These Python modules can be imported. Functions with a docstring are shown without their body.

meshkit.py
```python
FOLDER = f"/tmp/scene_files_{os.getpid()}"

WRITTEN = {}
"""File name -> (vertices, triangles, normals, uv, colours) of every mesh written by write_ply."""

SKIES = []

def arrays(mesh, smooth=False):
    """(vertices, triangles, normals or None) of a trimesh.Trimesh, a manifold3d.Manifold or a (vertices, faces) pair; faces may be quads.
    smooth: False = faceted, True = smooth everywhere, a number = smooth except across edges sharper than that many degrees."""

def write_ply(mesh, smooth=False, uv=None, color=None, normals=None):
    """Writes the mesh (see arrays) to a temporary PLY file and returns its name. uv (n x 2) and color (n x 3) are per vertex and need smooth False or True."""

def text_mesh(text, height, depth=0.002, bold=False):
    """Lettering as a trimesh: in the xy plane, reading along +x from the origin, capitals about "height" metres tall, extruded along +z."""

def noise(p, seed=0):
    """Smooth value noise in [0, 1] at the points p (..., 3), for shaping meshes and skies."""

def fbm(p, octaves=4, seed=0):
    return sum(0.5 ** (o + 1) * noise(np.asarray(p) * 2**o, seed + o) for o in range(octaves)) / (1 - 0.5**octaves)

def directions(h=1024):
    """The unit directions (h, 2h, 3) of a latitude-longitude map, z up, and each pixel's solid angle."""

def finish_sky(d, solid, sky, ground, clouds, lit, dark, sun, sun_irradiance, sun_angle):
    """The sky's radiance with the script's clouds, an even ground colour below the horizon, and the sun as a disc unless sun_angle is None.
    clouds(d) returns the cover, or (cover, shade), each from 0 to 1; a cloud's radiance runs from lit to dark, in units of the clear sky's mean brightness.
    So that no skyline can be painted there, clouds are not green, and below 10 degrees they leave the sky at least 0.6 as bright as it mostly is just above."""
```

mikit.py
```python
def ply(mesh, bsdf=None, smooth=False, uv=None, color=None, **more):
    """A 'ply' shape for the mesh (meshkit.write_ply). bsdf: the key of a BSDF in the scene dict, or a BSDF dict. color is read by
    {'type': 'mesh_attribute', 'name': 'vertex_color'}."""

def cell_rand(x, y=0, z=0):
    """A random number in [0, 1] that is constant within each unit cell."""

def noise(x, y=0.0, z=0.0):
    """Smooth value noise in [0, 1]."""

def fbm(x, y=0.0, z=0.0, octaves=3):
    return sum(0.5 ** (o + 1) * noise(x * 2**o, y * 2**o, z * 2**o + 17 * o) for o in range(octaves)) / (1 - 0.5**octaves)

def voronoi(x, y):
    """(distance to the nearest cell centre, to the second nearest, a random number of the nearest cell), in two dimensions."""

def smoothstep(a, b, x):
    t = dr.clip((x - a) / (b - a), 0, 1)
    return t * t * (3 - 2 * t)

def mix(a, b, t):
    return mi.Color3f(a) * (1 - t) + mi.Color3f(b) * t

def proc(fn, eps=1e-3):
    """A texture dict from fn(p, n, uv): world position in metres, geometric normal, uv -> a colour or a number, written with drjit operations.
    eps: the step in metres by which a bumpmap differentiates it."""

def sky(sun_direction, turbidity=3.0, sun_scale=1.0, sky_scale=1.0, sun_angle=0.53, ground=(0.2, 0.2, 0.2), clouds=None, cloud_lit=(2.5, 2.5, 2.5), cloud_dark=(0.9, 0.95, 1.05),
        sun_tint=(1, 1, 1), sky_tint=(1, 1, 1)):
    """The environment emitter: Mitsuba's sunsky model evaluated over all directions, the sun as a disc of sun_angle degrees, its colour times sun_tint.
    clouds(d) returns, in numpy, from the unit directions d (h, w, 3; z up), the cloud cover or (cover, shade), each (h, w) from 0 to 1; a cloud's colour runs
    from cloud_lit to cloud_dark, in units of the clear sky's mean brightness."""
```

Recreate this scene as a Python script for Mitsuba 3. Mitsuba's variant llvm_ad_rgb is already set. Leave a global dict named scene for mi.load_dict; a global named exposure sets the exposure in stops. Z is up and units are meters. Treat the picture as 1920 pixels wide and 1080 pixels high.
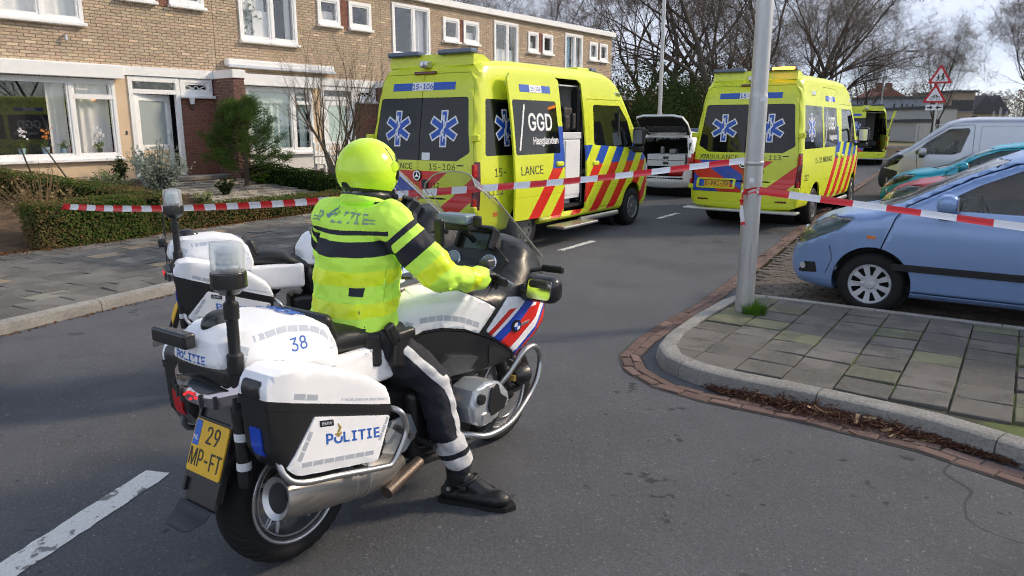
import math, numpy as np, trimesh, shapely, mitsuba as mi, drjit as dr, mikit, meshkit
import manifold3d as m3
from shapely.geometry import Polygon, MultiPolygon, box, LineString, Point
from shapely import affinity
from mikit import noise, fbm, smoothstep, mix, cell_rand, proc

scene, labels = {}, {}
ST = mi.ScalarTransform4f
PI = math.pi
# ---------------------------------------------------------------- camera, light, exposure
PITCH, EYE = math.radians(12.3), 1.80
scene['camera'] = {'type': 'perspective', 'fov': 69.26, 'fov_axis': 'x', 'near_clip': 0.05, 'far_clip': 2000.0,
    'to_world': ST().look_at(origin=[0, 0, EYE], target=[0, math.cos(PITCH), EYE - math.sin(PITCH)], up=[0, 0, 1])}

def clouds(d):
    p = d / np.maximum(d[..., 2:3] + 0.22, 0.05)
    n = sum(0.5 ** k * meshkit.noise(p * 1.1 * 2 ** k + 7.3 * k, 5) for k in range(5)) / 1.9375
    m = sum(0.5 ** k * meshkit.noise(p * 0.7 * 2 ** k + 3.1 * k, 9) for k in range(4)) / 1.875
    cover = np.clip((n - 0.28) / 0.3, 0, 1) * 0.92
    return cover, np.clip((m - 0.35) / 0.4, 0, 1) * 0.85

scene['daylight'] = mikit.sky((0.83, 0.24, 0.51), turbidity=3.5, sun_scale=0.66, sky_scale=1.0, sun_angle=8.0, clouds=clouds,
    cloud_lit=(3.5, 3.68, 4.2), cloud_dark=(2.35, 2.62, 3.3), ground=(0.14, 0.14, 0.13), sun_tint=(0.93, 0.96, 1.04))
exposure = 2.0

# ---------------------------------------------------------------- helpers: materials
def rgb(c): return {'type': 'rgb', 'value': [float(x) for x in c]}
def mat(name, color, rough=0.5, metal=0.0, spec=0.5, coat=0.0, bump=None, bscale=1.0, **kw):
    b = {'type': 'principled', 'base_color': color if isinstance(color, dict) else rgb(color), 'roughness': rough if isinstance(rough, dict) else float(rough),
         'metallic': float(metal), 'specular': float(spec), **kw}
    if coat: b['clearcoat'] = float(coat); b['clearcoat_gloss'] = 0.95
    if bump: b = {'type': 'bumpmap', 'arbitrary': bump, 'scale': float(bscale), 'bsdf': b}
    scene[name] = {'type': 'twosided', 'bsdf': b}
    return name
def vcol(): return {'type': 'mesh_attribute', 'name': 'vertex_color'}

# ---------------------------------------------------------------- helpers: frames, things
def frame(x, y, deg, z=0.0):
    a = math.radians(deg); c, s = math.cos(a), math.sin(a)
    return np.array([[c, -s, 0, x], [s, c, 0, y], [0, 0, 1, z], [0, 0, 0, 1.0]])
def apply(M, p): p = np.atleast_2d(np.asarray(p, float)); return p @ M[:3, :3].T + M[:3, 3]
S = frame(0, 0, 55.5)                      # street frame: x along the street, y to its left
H = frame(-7.951, 18.161, 52.6, 0.60)      # row of houses: x along the front, -y towards the street
used = {}
def numbered(k):
    n = used.get(k, -1) + 1; used[k] = n
    return k if n == 0 else f'{k}_{n:03d}'
class Thing:
    def __init__(s, name, label=None, cat=None, M=None, group=None, kind=None):
        s.name, s.key, s.M, s.parts = name, numbered(name), np.eye(4) if M is None else M, []
        s.tag(label, cat, group, kind)
    def tag(s, label, cat, group=None, kind=None):
        d = {}
        if kind: d['kind'] = kind
        if label: d['label'] = label
        if cat and kind != 'structure': d['category'] = cat
        if group: d['group'] = group
        if d: labels[s.key] = d
    def add(s, part, mesh, material, smooth=30, parent=None, label=None, kind=None, uv=None, color=None, **kw):
        k = s.key if part is None else numbered((parent or s.key) + '__' + part)
        d = mesh if isinstance(mesh, dict) else plyd(mesh, smooth, uv, color)
        scene[k] = {**d, 'bsdf': {'type': 'ref', 'id': material}, 'to_world': ST(s.M.tolist()), **kw}
        if label or kind: labels[k] = {**labels.get(k, {}), **({'label': label} if label else {}), **({'kind': kind} if kind else {})}
        s.parts.append(k)
        return k
    def copy(s, M, label, cat, group=None, skip=(), swap={}):
        t = Thing(s.name, label, cat, M, group)
        for k in s.parts:
            rest = k[len(s.key):]
            if any(x in rest for x in skip): continue
            d = {**scene[k], 'to_world': ST(M.tolist())}
            if d['bsdf']['id'] in swap: d['bsdf'] = {'type': 'ref', 'id': swap[d['bsdf']['id']]}
            scene[t.key + rest] = d; used[t.key + rest] = 0; t.parts.append(t.key + rest)
            if k in labels: labels[t.key + rest] = dict(labels[k])
        return t
def plyd(mesh, smooth=30, uv=None, color=None):
    if isinstance(mesh, m3.Manifold): mesh = tm(mesh)
    if isinstance(mesh, trimesh.Trimesh) and len(mesh.faces) == 0: print('EMPTY MESH'); import traceback; traceback.print_stack(limit=4)
    if uv is not None and smooth not in (True, False):
        mesh = trimesh.graph.smooth_shade(mesh, angle=math.radians(smooth), facet_minarea=None); smooth = True
    if callable(uv): uv = uv(np.asarray(mesh.vertices))
    return mikit.ply(mesh, None, smooth=smooth, uv=uv, color=color)
def single(name, mesh, material, label, cat, group=None, kind=None, smooth=30, M=None, **kw):
    t = Thing(name, label, cat, M, group, kind); t.add(None, mesh, material, smooth, **kw); return t
def pieces(t, part, items, material, limit=300, near=(0, 0, 0), stuffname=None):
    """items: (centre, mesh or (v, f), colour): the nearest limit become parts, the rest one stuff part."""
    w = apply(t.M, [i[0] for i in items]); o = np.argsort(np.linalg.norm(w - np.array(near), axis=1))
    for n, i in enumerate(o[:limit]):
        c, m, col = items[i]
        t.add(part, m, material, False, color=np.tile(col, (len(m.vertices), 1)))
    if len(o) > limit:
        m = cat([items[i][1] for i in o[limit:]])
        col = np.vstack([np.tile(items[i][2], (len(items[i][1].vertices), 1)) for i in o[limit:]])
        t.add(stuffname or part + '_rest', m, material, False, color=col, kind='stuff')

# ---------------------------------------------------------------- helpers: meshes
def cat(ms): return trimesh.util.concatenate([tm(m) if isinstance(m, m3.Manifold) else m for m in ms])
def mk(v, f): return trimesh.Trimesh(np.asarray(v, float), np.asarray(f, int), process=False)
def tm(m):
    if isinstance(m, trimesh.Trimesh): return m
    r = m.to_mesh(); return mk(r.vert_properties[:, :3], r.tri_verts)
def mf(m):
    if isinstance(m, m3.Manifold): return m
    return m3.Manifold(m3.Mesh(np.asarray(m.vertices, np.float32), np.asarray(m.faces, np.uint32)))
def hull(pts): return tm(m3.Manifold.hull_points(np.asarray(pts, np.float64)))
def bx(x0, x1, y0, y1, z0, z1, ch=0.0):
    if ch <= 0:
        m = trimesh.creation.box((x1 - x0, y1 - y0, z1 - z0)); m.apply_translation(((x0 + x1) / 2, (y0 + y1) / 2, (z0 + z1) / 2)); return m
    p = []
    for i, sx in ((x0, 1), (x1, -1)):
        for j, sy in ((y0, 1), (y1, -1)):
            for k, sz in ((z0, 1), (z1, -1)):
                p += [(i, j + sy * ch, k + sz * ch), (i + sx * ch, j, k + sz * ch), (i + sx * ch, j + sy * ch, k)]
    return hull(p)
def rb(c, size, r, M=None, seg=16):
    """rounded box: hull of eight spheres"""
    s = m3.Manifold.sphere(r, seg); h = np.maximum(np.array(size) / 2 - r, 1e-4)
    m = m3.Manifold.batch_hull([s.translate([a * h[0], b * h[1], d * h[2]]) for a in (-1, 1) for b in (-1, 1) for d in (-1, 1)])
    m = tm(m)
    if M is not None: m.apply_transform(M)
    m.apply_translation(c); return m
def orient(d):
    d = np.asarray(d, float) / np.linalg.norm(d); a = np.array([0, 0, 1.0]) if abs(d[2]) < 0.95 else np.array([1.0, 0, 0])
    x = np.cross(a, d); x /= np.linalg.norm(x); return x, np.cross(d, x), d
def tube(path, r, n=10, cap=True):
    p = np.asarray(path, float); r = np.broadcast_to(r, len(p)); t = np.gradient(p, axis=0); V = []
    x, y, d = orient(t[0])
    for i in range(len(p)):
        d = t[i] / max(np.linalg.norm(t[i]), 1e-9); x = x - d * (x @ d); x /= np.linalg.norm(x); y = np.cross(d, x)
        a = np.arange(n) * 2 * PI / n
        V.append(p[i] + r[i] * (np.cos(a)[:, None] * x + np.sin(a)[:, None] * y))
    return loft(V, cap)
def smoothpath(p, n=8):
    """Catmull-Rom through the points"""
    p = np.asarray(p, float); q = np.vstack([2 * p[0] - p[1], p, 2 * p[-1] - p[-2]]); out = []
    for i in range(1, len(q) - 2):
        for u in np.arange(n) / n:
            a, b, c, d = q[i - 1:i + 3]
            out.append(0.5 * (2 * b + (c - a) * u + (2 * a - 5 * b + 4 * c - d) * u * u + (3 * b - a - 3 * c + d) * u ** 3))
    return np.array(out + [p[-1]])
def loft(rings, cap=True, closed=True):
    V = np.vstack(rings); n = len(rings[0]); k = len(rings); i = np.arange(n if closed else n - 1); F = []
    for j in range(k - 1):
        a, b = j * n + i, j * n + (i + 1) % n
        F += [np.stack([a, b, b + n], 1), np.stack([a, b + n, a + n], 1)]
    F = np.vstack(F)
    if cap and closed:
        c0, c1 = len(V), len(V) + 1
        V = np.vstack([V, rings[0].mean(0), rings[-1].mean(0)])
        F = np.vstack([F, np.stack([(i + 1) % n, i, i * 0 + c0], 1), np.stack([(k - 1) * n + i, (k - 1) * n + (i + 1) % n, i * 0 + c1], 1)])
    return mk(V, F)
def lathe(prof, n=24, axis='z', c=(0, 0, 0), cap=True):
    prof = np.asarray(prof, float); a = np.arange(n) * 2 * PI / n
    rings = [np.stack([r * np.cos(a), r * np.sin(a), np.full(n, z)], 1) for r, z in np.maximum(prof, [[1e-5, -1e9]])]
    m = loft(rings, cap=cap)
    if np.ptp(prof[:, 1]) and prof[-1, 1] < prof[0, 1]: m.invert()
    m.fix_normals() if len(m.faces) < 4 else None
    R = {'z': np.eye(3), 'y': np.array([[1, 0, 0], [0, 0, -1], [0, 1, 0.]]), 'x': np.array([[0, 0, 1], [1, 0, 0], [0, 1, 0.]])}[axis]
    m.vertices = m.vertices @ R.T + np.asarray(c); return m
def cyl(p0, p1, r0, r1=None, n=16):
    r1 = r0 if r1 is None else r1; p0, p1 = np.asarray(p0, float), np.asarray(p1, float); x, y, d = orient(p1 - p0); a = np.arange(n) * 2 * PI / n
    u = np.cos(a)[:, None] * x + np.sin(a)[:, None] * y
    return loft([p0 + r0 * u, p1 + r1 * u])
def torus(R, r, n=40, m=10, axis='y', c=(0, 0, 0)):
    a = np.arange(m) * 2 * PI / m
    V = []
    for t in np.arange(n) * 2 * PI / n:
        q = R + r * np.cos(a); V.append(np.stack([q * np.cos(t), r * np.sin(a), q * np.sin(t)], 1) if axis == 'y' else np.stack([q * np.cos(t), q * np.sin(t), r * np.sin(a)], 1))
    V.append(V[0]); me = loft(V, cap=False); me.merge_vertices(); me.vertices += np.asarray(c); me.fix_normals(); return me
def ext(poly, h, z0=0.0):
    """extrude a shapely (multi)polygon from z0 up by h"""
    g = [q for q in getattr(poly, 'geoms', [poly]) if q.geom_type == 'Polygon' and q.area > 1e-9]
    ms = [trimesh.creation.extrude_polygon(q, h, engine='earcut') for q in g]
    m = cat(ms) if len(ms) > 1 else ms[0]; m.apply_translation((0, 0, z0)); return m
def rp(pts, r=0.0, n=8):
    q = Polygon(pts).buffer(0)
    return q.buffer(-r).buffer(r, quad_segs=n) if r else q
def text(s, h, d=0.002, bold=False, center=True, sx=1.0):
    m = meshkit.text_mesh(s, h, d, bold); m.vertices[:, 0] *= sx
    if center: m.vertices[:, 0] -= (m.bounds[0][0] + m.bounds[1][0]) / 2
    return m
def basis(o, ex, ey, ez=None):
    ex, ey = np.asarray(ex, float), np.asarray(ey, float); ex = ex / np.linalg.norm(ex); ey = ey - ex * (ex @ ey); ey = ey / np.linalg.norm(ey)
    M = np.eye(4); M[:3, 0], M[:3, 1], M[:3, 2], M[:3, 3] = ex, ey, np.cross(ex, ey), o; return M
def put(m, M): m = m.copy(); m.apply_transform(M); return m
def shift(m, d): m = m.copy(); m.apply_translation(d); return m
def sheet(poly, z=0.0, step=1.0, zf=None):
    """flat triangulated sheet of a polygon, cut on a grid"""
    V, F, _ = gridtri(poly, step); z = np.full(len(V), z) if zf is None else zf(V)
    return mk(np.column_stack([V, z]), F)
def gridtri(poly, step, xs=None, ys=None):
    x0, y0, x1, y1 = poly.bounds
    xs = np.arange(math.floor(x0 / step), math.ceil(x1 / step) + 1) * step if xs is None else xs
    ys = np.arange(math.floor(y0 / step), math.ceil(y1 / step) + 1) * step if ys is None else ys
    X0, Y0 = np.meshgrid(xs[:-1], ys[:-1], indexing='ij'); X1, Y1 = np.meshgrid(xs[1:], ys[1:], indexing='ij')
    cells = shapely.box(X0.ravel(), Y0.ravel(), X1.ravel(), Y1.ravel()); shapely.prepare(poly)
    inside = shapely.contains_properly(poly, cells); touch = shapely.intersects(poly, cells) & ~inside
    V, F = [], []; n = 0
    for c in cells[inside]:
        q = np.array(c.exterior.coords)[:4]; V.append(q); F.append([[n, n + 1, n + 2], [n, n + 2, n + 3]]); n += 4
    for c in shapely.intersection(poly, cells[touch]):
        for g in getattr(c, 'geoms', [c]):
            if g.geom_type != 'Polygon' or g.area < 1e-10: continue
            v, f = trimesh.creation.triangulate_polygon(g, engine='earcut'); f = np.asarray(f); a = v[f]
            if ((a[:, 1, 0] - a[:, 0, 0]) * (a[:, 2, 1] - a[:, 0, 1]) - (a[:, 1, 1] - a[:, 0, 1]) * (a[:, 2, 0] - a[:, 0, 0])).sum() < 0: f = f[:, ::-1]
            V.append(v); F.append(f + n); n += len(v)
    V = np.vstack(V); F = np.vstack(F)
    key, inv = np.unique(np.round(V, 6), axis=0, return_inverse=True); F = inv.reshape(-1)[F]
    F = F[(F[:, 0] != F[:, 1]) & (F[:, 1] != F[:, 2]) & (F[:, 0] != F[:, 2])]
    return key, F, None
rng = np.random.default_rng(7)
def leaves(P, N, size, aspect=0.6, r=rng, spread=0.8, curl=0.0):
    """one small leaf (two triangles) at every point, facing roughly along N"""
    n = len(P); d = N + spread * r.normal(size=(n, 3)); d /= np.linalg.norm(d, axis=1)[:, None]
    t = np.cross(d, r.normal(size=(n, 3))); t /= np.maximum(np.linalg.norm(t, axis=1), 1e-6)[:, None]; b = np.cross(d, t)
    s = (size * r.uniform(0.6, 1.3, n))[:, None]
    V = np.stack([P - t * s, P + b * s * aspect - d * s * curl, P + t * s, P - b * s * aspect - d * s * curl], 1).reshape(-1, 3)
    i = np.arange(n)[:, None] * 4
    return mk(V, np.vstack([i + [0, 1, 2], i + [0, 2, 3]]))
# ---------------------------------------------------------------- materials of the setting
def asphalt_c(p, n, uv):
    big = fbm(p.x * 0.35, p.y * 0.35, 0, 4); sp = noise(p.x * 95, p.y * 95); sp2 = noise(p.x * 60 + 9, p.y * 60, 3); crk = noise(p.x * 9, p.y * 9, 5)
    c = mix((0.066, 0.070, 0.079), (0.098, 0.102, 0.112), big)
    c = c * (0.78 + 0.44 * noise(p.x * 160, p.y * 160, 2)) * (0.88 + 0.24 * fbm(p.x * 3, p.y * 3, 1, 3))
    wet = smoothstep(0.6, 0.75, fbm(p.x * 0.9 + 4, p.y * 1.3, 7, 4)) * 0.18
    c = c * (1 - wet) + mi.Color3f(0.3, 0.29, 0.27) * smoothstep(0.88, 0.97, sp) * 0.34
    st = smoothstep(0.82, 0.9, noise(p.x * 8.2 + 3, p.y * 12.1, 4) * .75 + .25 * noise(p.x * 40, p.y * 40, 4)) * smoothstep(0.5, 0.7, noise(p.x * 1.1, p.y * 1.1, 8))
    w1 = fbm(p.x * 1.3, p.y * 1.3, 2, 3) - 0.5; ck = dr.abs(fbm(p.x * 0.55 + 0.3 * w1, p.y * 0.55 + 5, 3, 4) - 0.5)
    crack = smoothstep(0.006, 0.0015, ck) * smoothstep(0.5, 0.62, noise(p.x * 0.6, p.y * 0.6, 12))
    return c * (1 - 0.55 * st) * (1 - 0.45 * crack) * (0.9 + 0.2 * smoothstep(0.4, 0.6, fbm(p.x * 0.22 + 3, p.y * 0.22, 9, 2)))
scene['asphalt'] = {'type': 'twosided', 'bsdf': {'type': 'bumpmap', 'arbitrary': proc(lambda p, n, uv: noise(p.x * 110, p.y * 110) * 0.6 + noise(p.x * 260, p.y * 260) * 0.4, 0.002), 'scale': 0.0042,
    'bsdf': {'type': 'principled', 'base_color': proc(asphalt_c), 'roughness': 0.82, 'specular': 0.35}}}
mat('road_paint', proc(lambda p, n, uv: mix((0.17, 0.17, 0.165), (0.62, 0.62, 0.6), smoothstep(0.3, 0.42, fbm(p.x * 22, p.y * 22, 0, 4)) * (0.75 + 0.25 * noise(p.x * 150, p.y * 150)))), 0.75)
def stone_c(p, n, uv):
    g = 0.62 + 0.5 * fbm(p.x * 2.6, p.y * 2.6, p.z, 4); s = 0.8 + 0.4 * noise(p.x * 130, p.y * 130, p.z * 130)
    sp = smoothstep(0.93, 0.96, noise(p.x * 42, p.y * 42, p.z * 20)) * 0.25
    return vc_eval(p, g * s, sp)
# slab tone comes with each slab (vertex colour); the grain on top is a shared bump
scene['slab'] = {'type': 'twosided', 'bsdf': {'type': 'bumpmap', 'arbitrary': proc(lambda p, n, uv: noise(p.x * 140, p.y * 140, p.z * 140) + 0.8 * noise(p.x * 40, p.y * 40, p.z * 40), 0.002), 'scale': 0.003,
    'bsdf': {'type': 'blendbsdf', 'weight': proc(lambda p, n, uv: smoothstep(0.45, 0.62, fbm(p.x * 4.5, p.y * 4.5, 2, 5)) * 0.55 + smoothstep(0.9, 0.95, noise(p.x * 40, p.y * 40, 3)) * 0.0),
             'a': {'type': 'principled', 'base_color': vcol(), 'roughness': 0.88, 'specular': 0.3},
             'b': {'type': 'principled', 'base_color': proc(lambda p, n, uv: mix((0.05, 0.048, 0.043), (0.1, 0.098, 0.09), noise(p.x * 60, p.y * 60))), 'roughness': 0.9, 'specular': 0.3}}}}
mat('joint', proc(lambda p, n, uv: mix((0.04, 0.04, 0.028), (0.085, 0.11, 0.03), smoothstep(0.42, 0.6, fbm(p.x * 1.6, p.y * 1.6, 0, 4)))), 0.95)
mat('kerbstone', proc(lambda p, n, uv: mix((0.16, 0.155, 0.14), (0.3, 0.29, 0.27), fbm(p.x * 7, p.y * 7, p.z * 7, 4)) * (0.7 + 0.6 * noise(p.x * 120, p.y * 120, p.z * 120))), 0.9,
    bump=proc(lambda p, n, uv: noise(p.x * 90, p.y * 90, p.z * 90), 0.002), bscale=0.003)
mat('brick', vcol(), 0.88, spec=0.3, bump=proc(lambda p, n, uv: noise(p.x * 130, p.y * 130, p.z * 130) + noise(p.x * 50, p.y * 50, p.z * 50), 0.002), bscale=0.002)
mat('mortar', (0.27, 0.24, 0.19), 0.95)
mat('paving_bed', (0.05, 0.045, 0.04), 0.95)
mat('soil', proc(lambda p, n, uv: mix((0.035, 0.024, 0.016), (0.12, 0.075, 0.04), fbm(p.x * 6, p.y * 6, 0, 5))), 0.95, bump=proc(lambda p, n, uv: fbm(p.x * 14, p.y * 14, 0, 4), 0.01), bscale=0.06)
mat('meadow', proc(lambda p, n, uv: mix(mix((0.05, 0.075, 0.025), (0.16, 0.13, 0.06), smoothstep(0.4, 0.6, fbm(p.x * 0.15, p.y * 0.15, 0, 4))), (0.1, 0.09, 0.06), 0.3 * noise(p.x * 3, p.y * 3))), 0.95)
mat('white_paint', (0.82, 0.82, 0.81), 0.35)
mat('upvc', (0.84, 0.84, 0.83), 0.3, coat=0.2)
mat('cream_render', proc(lambda p, n, uv: mix((0.62, 0.47, 0.31), (0.7, 0.54, 0.37), fbm(p.x * 3, p.y * 3, p.z * 3, 3))), 0.85)
mat('dark_room', (0.02, 0.021, 0.023), 0.9)  # near-black colour stands in for the gloom of unlit rooms
mat('curtain', (0.72, 0.72, 0.7), 0.9)
mat('curtain_green', (0.5, 0.63, 0.58), 0.9)
mat('curtain_blue', (0.2, 0.42, 0.55), 0.9)
mat('frosted', (0.32, 0.37, 0.37), 0.35)
mat('lead_strip', (0.75, 0.75, 0.72), 0.5)
scene['window_glass'] = {'type': 'thindielectric', 'int_ior': 1.7}
mat('grey_metal', (0.36, 0.37, 0.38), 0.42, metal=0.75, bump=proc(lambda p, n, uv: fbm(p.x * 30, p.y * 30, p.z * 8, 3), 0.003), bscale=0.001)
mat('dark_metal', (0.06, 0.06, 0.065), 0.4, metal=0.6)
mat('alu', (0.62, 0.63, 0.65), 0.32, metal=0.9)
mat('black_rubber', (0.013, 0.013, 0.014), 0.75, spec=0.3)
mat('black_plastic', (0.016, 0.016, 0.018), 0.45)
mat('roof_felt', (0.06, 0.06, 0.06), 0.95)
mat('white_wood', (0.7, 0.7, 0.68), 0.6)
mat('ceramic_blue', (0.3, 0.45, 0.55), 0.35)
mat('petal', (0.85, 0.83, 0.85), 0.7); mat('petal_orange', (0.7, 0.25, 0.05), 0.7)
def leafmat(name, c, tr=0.35):
    scene[name] = {'type': 'principledthin', 'base_color': rgb(c), 'roughness': 0.55, 'diff_trans': float(tr * 2), 'spec_trans': 0.0}
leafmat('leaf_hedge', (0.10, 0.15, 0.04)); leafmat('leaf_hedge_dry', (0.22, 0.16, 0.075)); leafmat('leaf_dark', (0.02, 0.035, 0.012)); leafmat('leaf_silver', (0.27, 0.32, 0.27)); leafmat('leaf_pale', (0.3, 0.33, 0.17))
leafmat('needle', (0.075, 0.13, 0.03)); leafmat('leaf_dead', (0.17, 0.07, 0.025)); leafmat('grass_blade', (0.07, 0.16, 0.02)); leafmat('leaf_ever', (0.036, 0.056, 0.02)); leafmat('leaf_brown', (0.12, 0.08, 0.045)); leafmat('straw', (0.3, 0.22, 0.12))
mat('bark', proc(lambda p, n, uv: mix((0.045, 0.035, 0.025), (0.13, 0.11, 0.08), fbm(p.x * 9, p.y * 9, p.z * 3, 4))), 0.95)
mat('bark_far', (0.075, 0.06, 0.047), 0.95); mat('bark_light', (0.15, 0.125, 0.095), 0.95); mat('twig', (0.1, 0.078, 0.05), 0.95)

# ---------------------------------------------------------------- ground, road, pavements
def SW(pts): return [tuple(q[:2]) for q in apply(S, [(x, y, 0) for x, y in pts])]
def spoly(pts): return Polygon(SW(pts))
ground_poly = Polygon([(-700, -60), (700, -60), (700, 1200), (-700, 1200)])
KL = [(-14, 5.6), (-4, 6.5), (2.6, 7.27), (4.52, 7.6), (6.61, 7.83), (12, 8.6), (20, 10.3), (80, 17.0)]     # left kerb (road side)
KR = [(7.6, 2.45), (8.25, 2.57), (13.84, 3.14), (22, 3.9), (80, 8.0)]                                     # right road edge
road_pts = KL + [(80, 8.0), (22, 3.9), (13.84, 3.14), (8.25, 2.57), (7.7, 2.35), (7.7, -3.0), (4.6, -3.0), (4.3, -30), (-14, -30)]
single('ground', sheet(ground_poly, -0.14, 60), 'meadow', None, None, kind='structure')
single('road', sheet(spoly(road_pts), 0.0, 1.5), 'asphalt', None, None, kind='structure')
def dash(x0, y0, x1, y1, w):
    a, b = np.array(apply(S, (x0, y0, 0))[0][:2]), np.array(apply(S, (x1, y1, 0))[0][:2]); t = (b - a) / np.linalg.norm(b - a); n = np.array([-t[1], t[0]]) * w / 2
    r = np.random.default_rng(int(abs(x0 * 100))); k = max(int(np.linalg.norm(b - a) / 0.05), 2); q = np.linspace(0, 1, k)[:, None]
    L = a + (b - a) * q + n * (1 + 0.04 * r.normal(size=(k, 1))); R = a + (b - a) * q - n * (1 + 0.04 * r.normal(size=(k, 1)))
    return sheet(Polygon(np.vstack([L, R[::-1]])).buffer(0), 0.004, 0.5)
for q in ((-0.6, 2.62, 1.94, 3.62, 0.15), (9.35, 5.56, 10.46, 5.60, 0.11), (13.8, 5.96, 14.95, 6.0, 0.11), (18.2, 6.5, 19.3, 6.6, 0.11), (22.6, 7.0, 23.7, 7.1, 0.11), (27, 7.4, 28.2, 7.5, 0.11)):
    single('road_marking', dash(*q), 'road_paint', None, None, kind='structure')
r1 = np.random.default_rng(3)
def slab_mesh(c, ux, uy, a, b, z, t=0.05, tilt=0.004, r=r1):
    """one paving slab: box with a chamfered top edge"""
    ux, uy = np.asarray(ux), np.asarray(uy); V = []
    dz = r.normal(0, tilt * 0.5); tx, ty = r.normal(0, tilt, 2)
    for (h, s) in ((-t, 0.0), (-0.004, 0.0), (0.0, 0.005)):
        for sx, sy in ((-1, -1), (1, -1), (1, 1), (-1, 1)):
            p = c + ux * sx * (a / 2 - s) + uy * sy * (b / 2 - s); V.append((p[0], p[1], z + h + dz + tx * sx + ty * sy))
    F = [[8, 9, 10], [8, 10, 11]]
    for k in (0, 4):
        for i in range(4):
            j = (i + 1) % 4; F += [[k + i, k + j, k + 4 + j], [k + i, k + 4 + j, k + 4 + i]]
    return mk(V, F)
def clip_slab(poly, z, t=0.05):
    g = poly.buffer(-0.004)
    if g.is_empty or g.area < 0.0015 or g.geom_type != 'Polygon': return None
    return ext(g.simplify(0.004), t, z - t)
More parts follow.
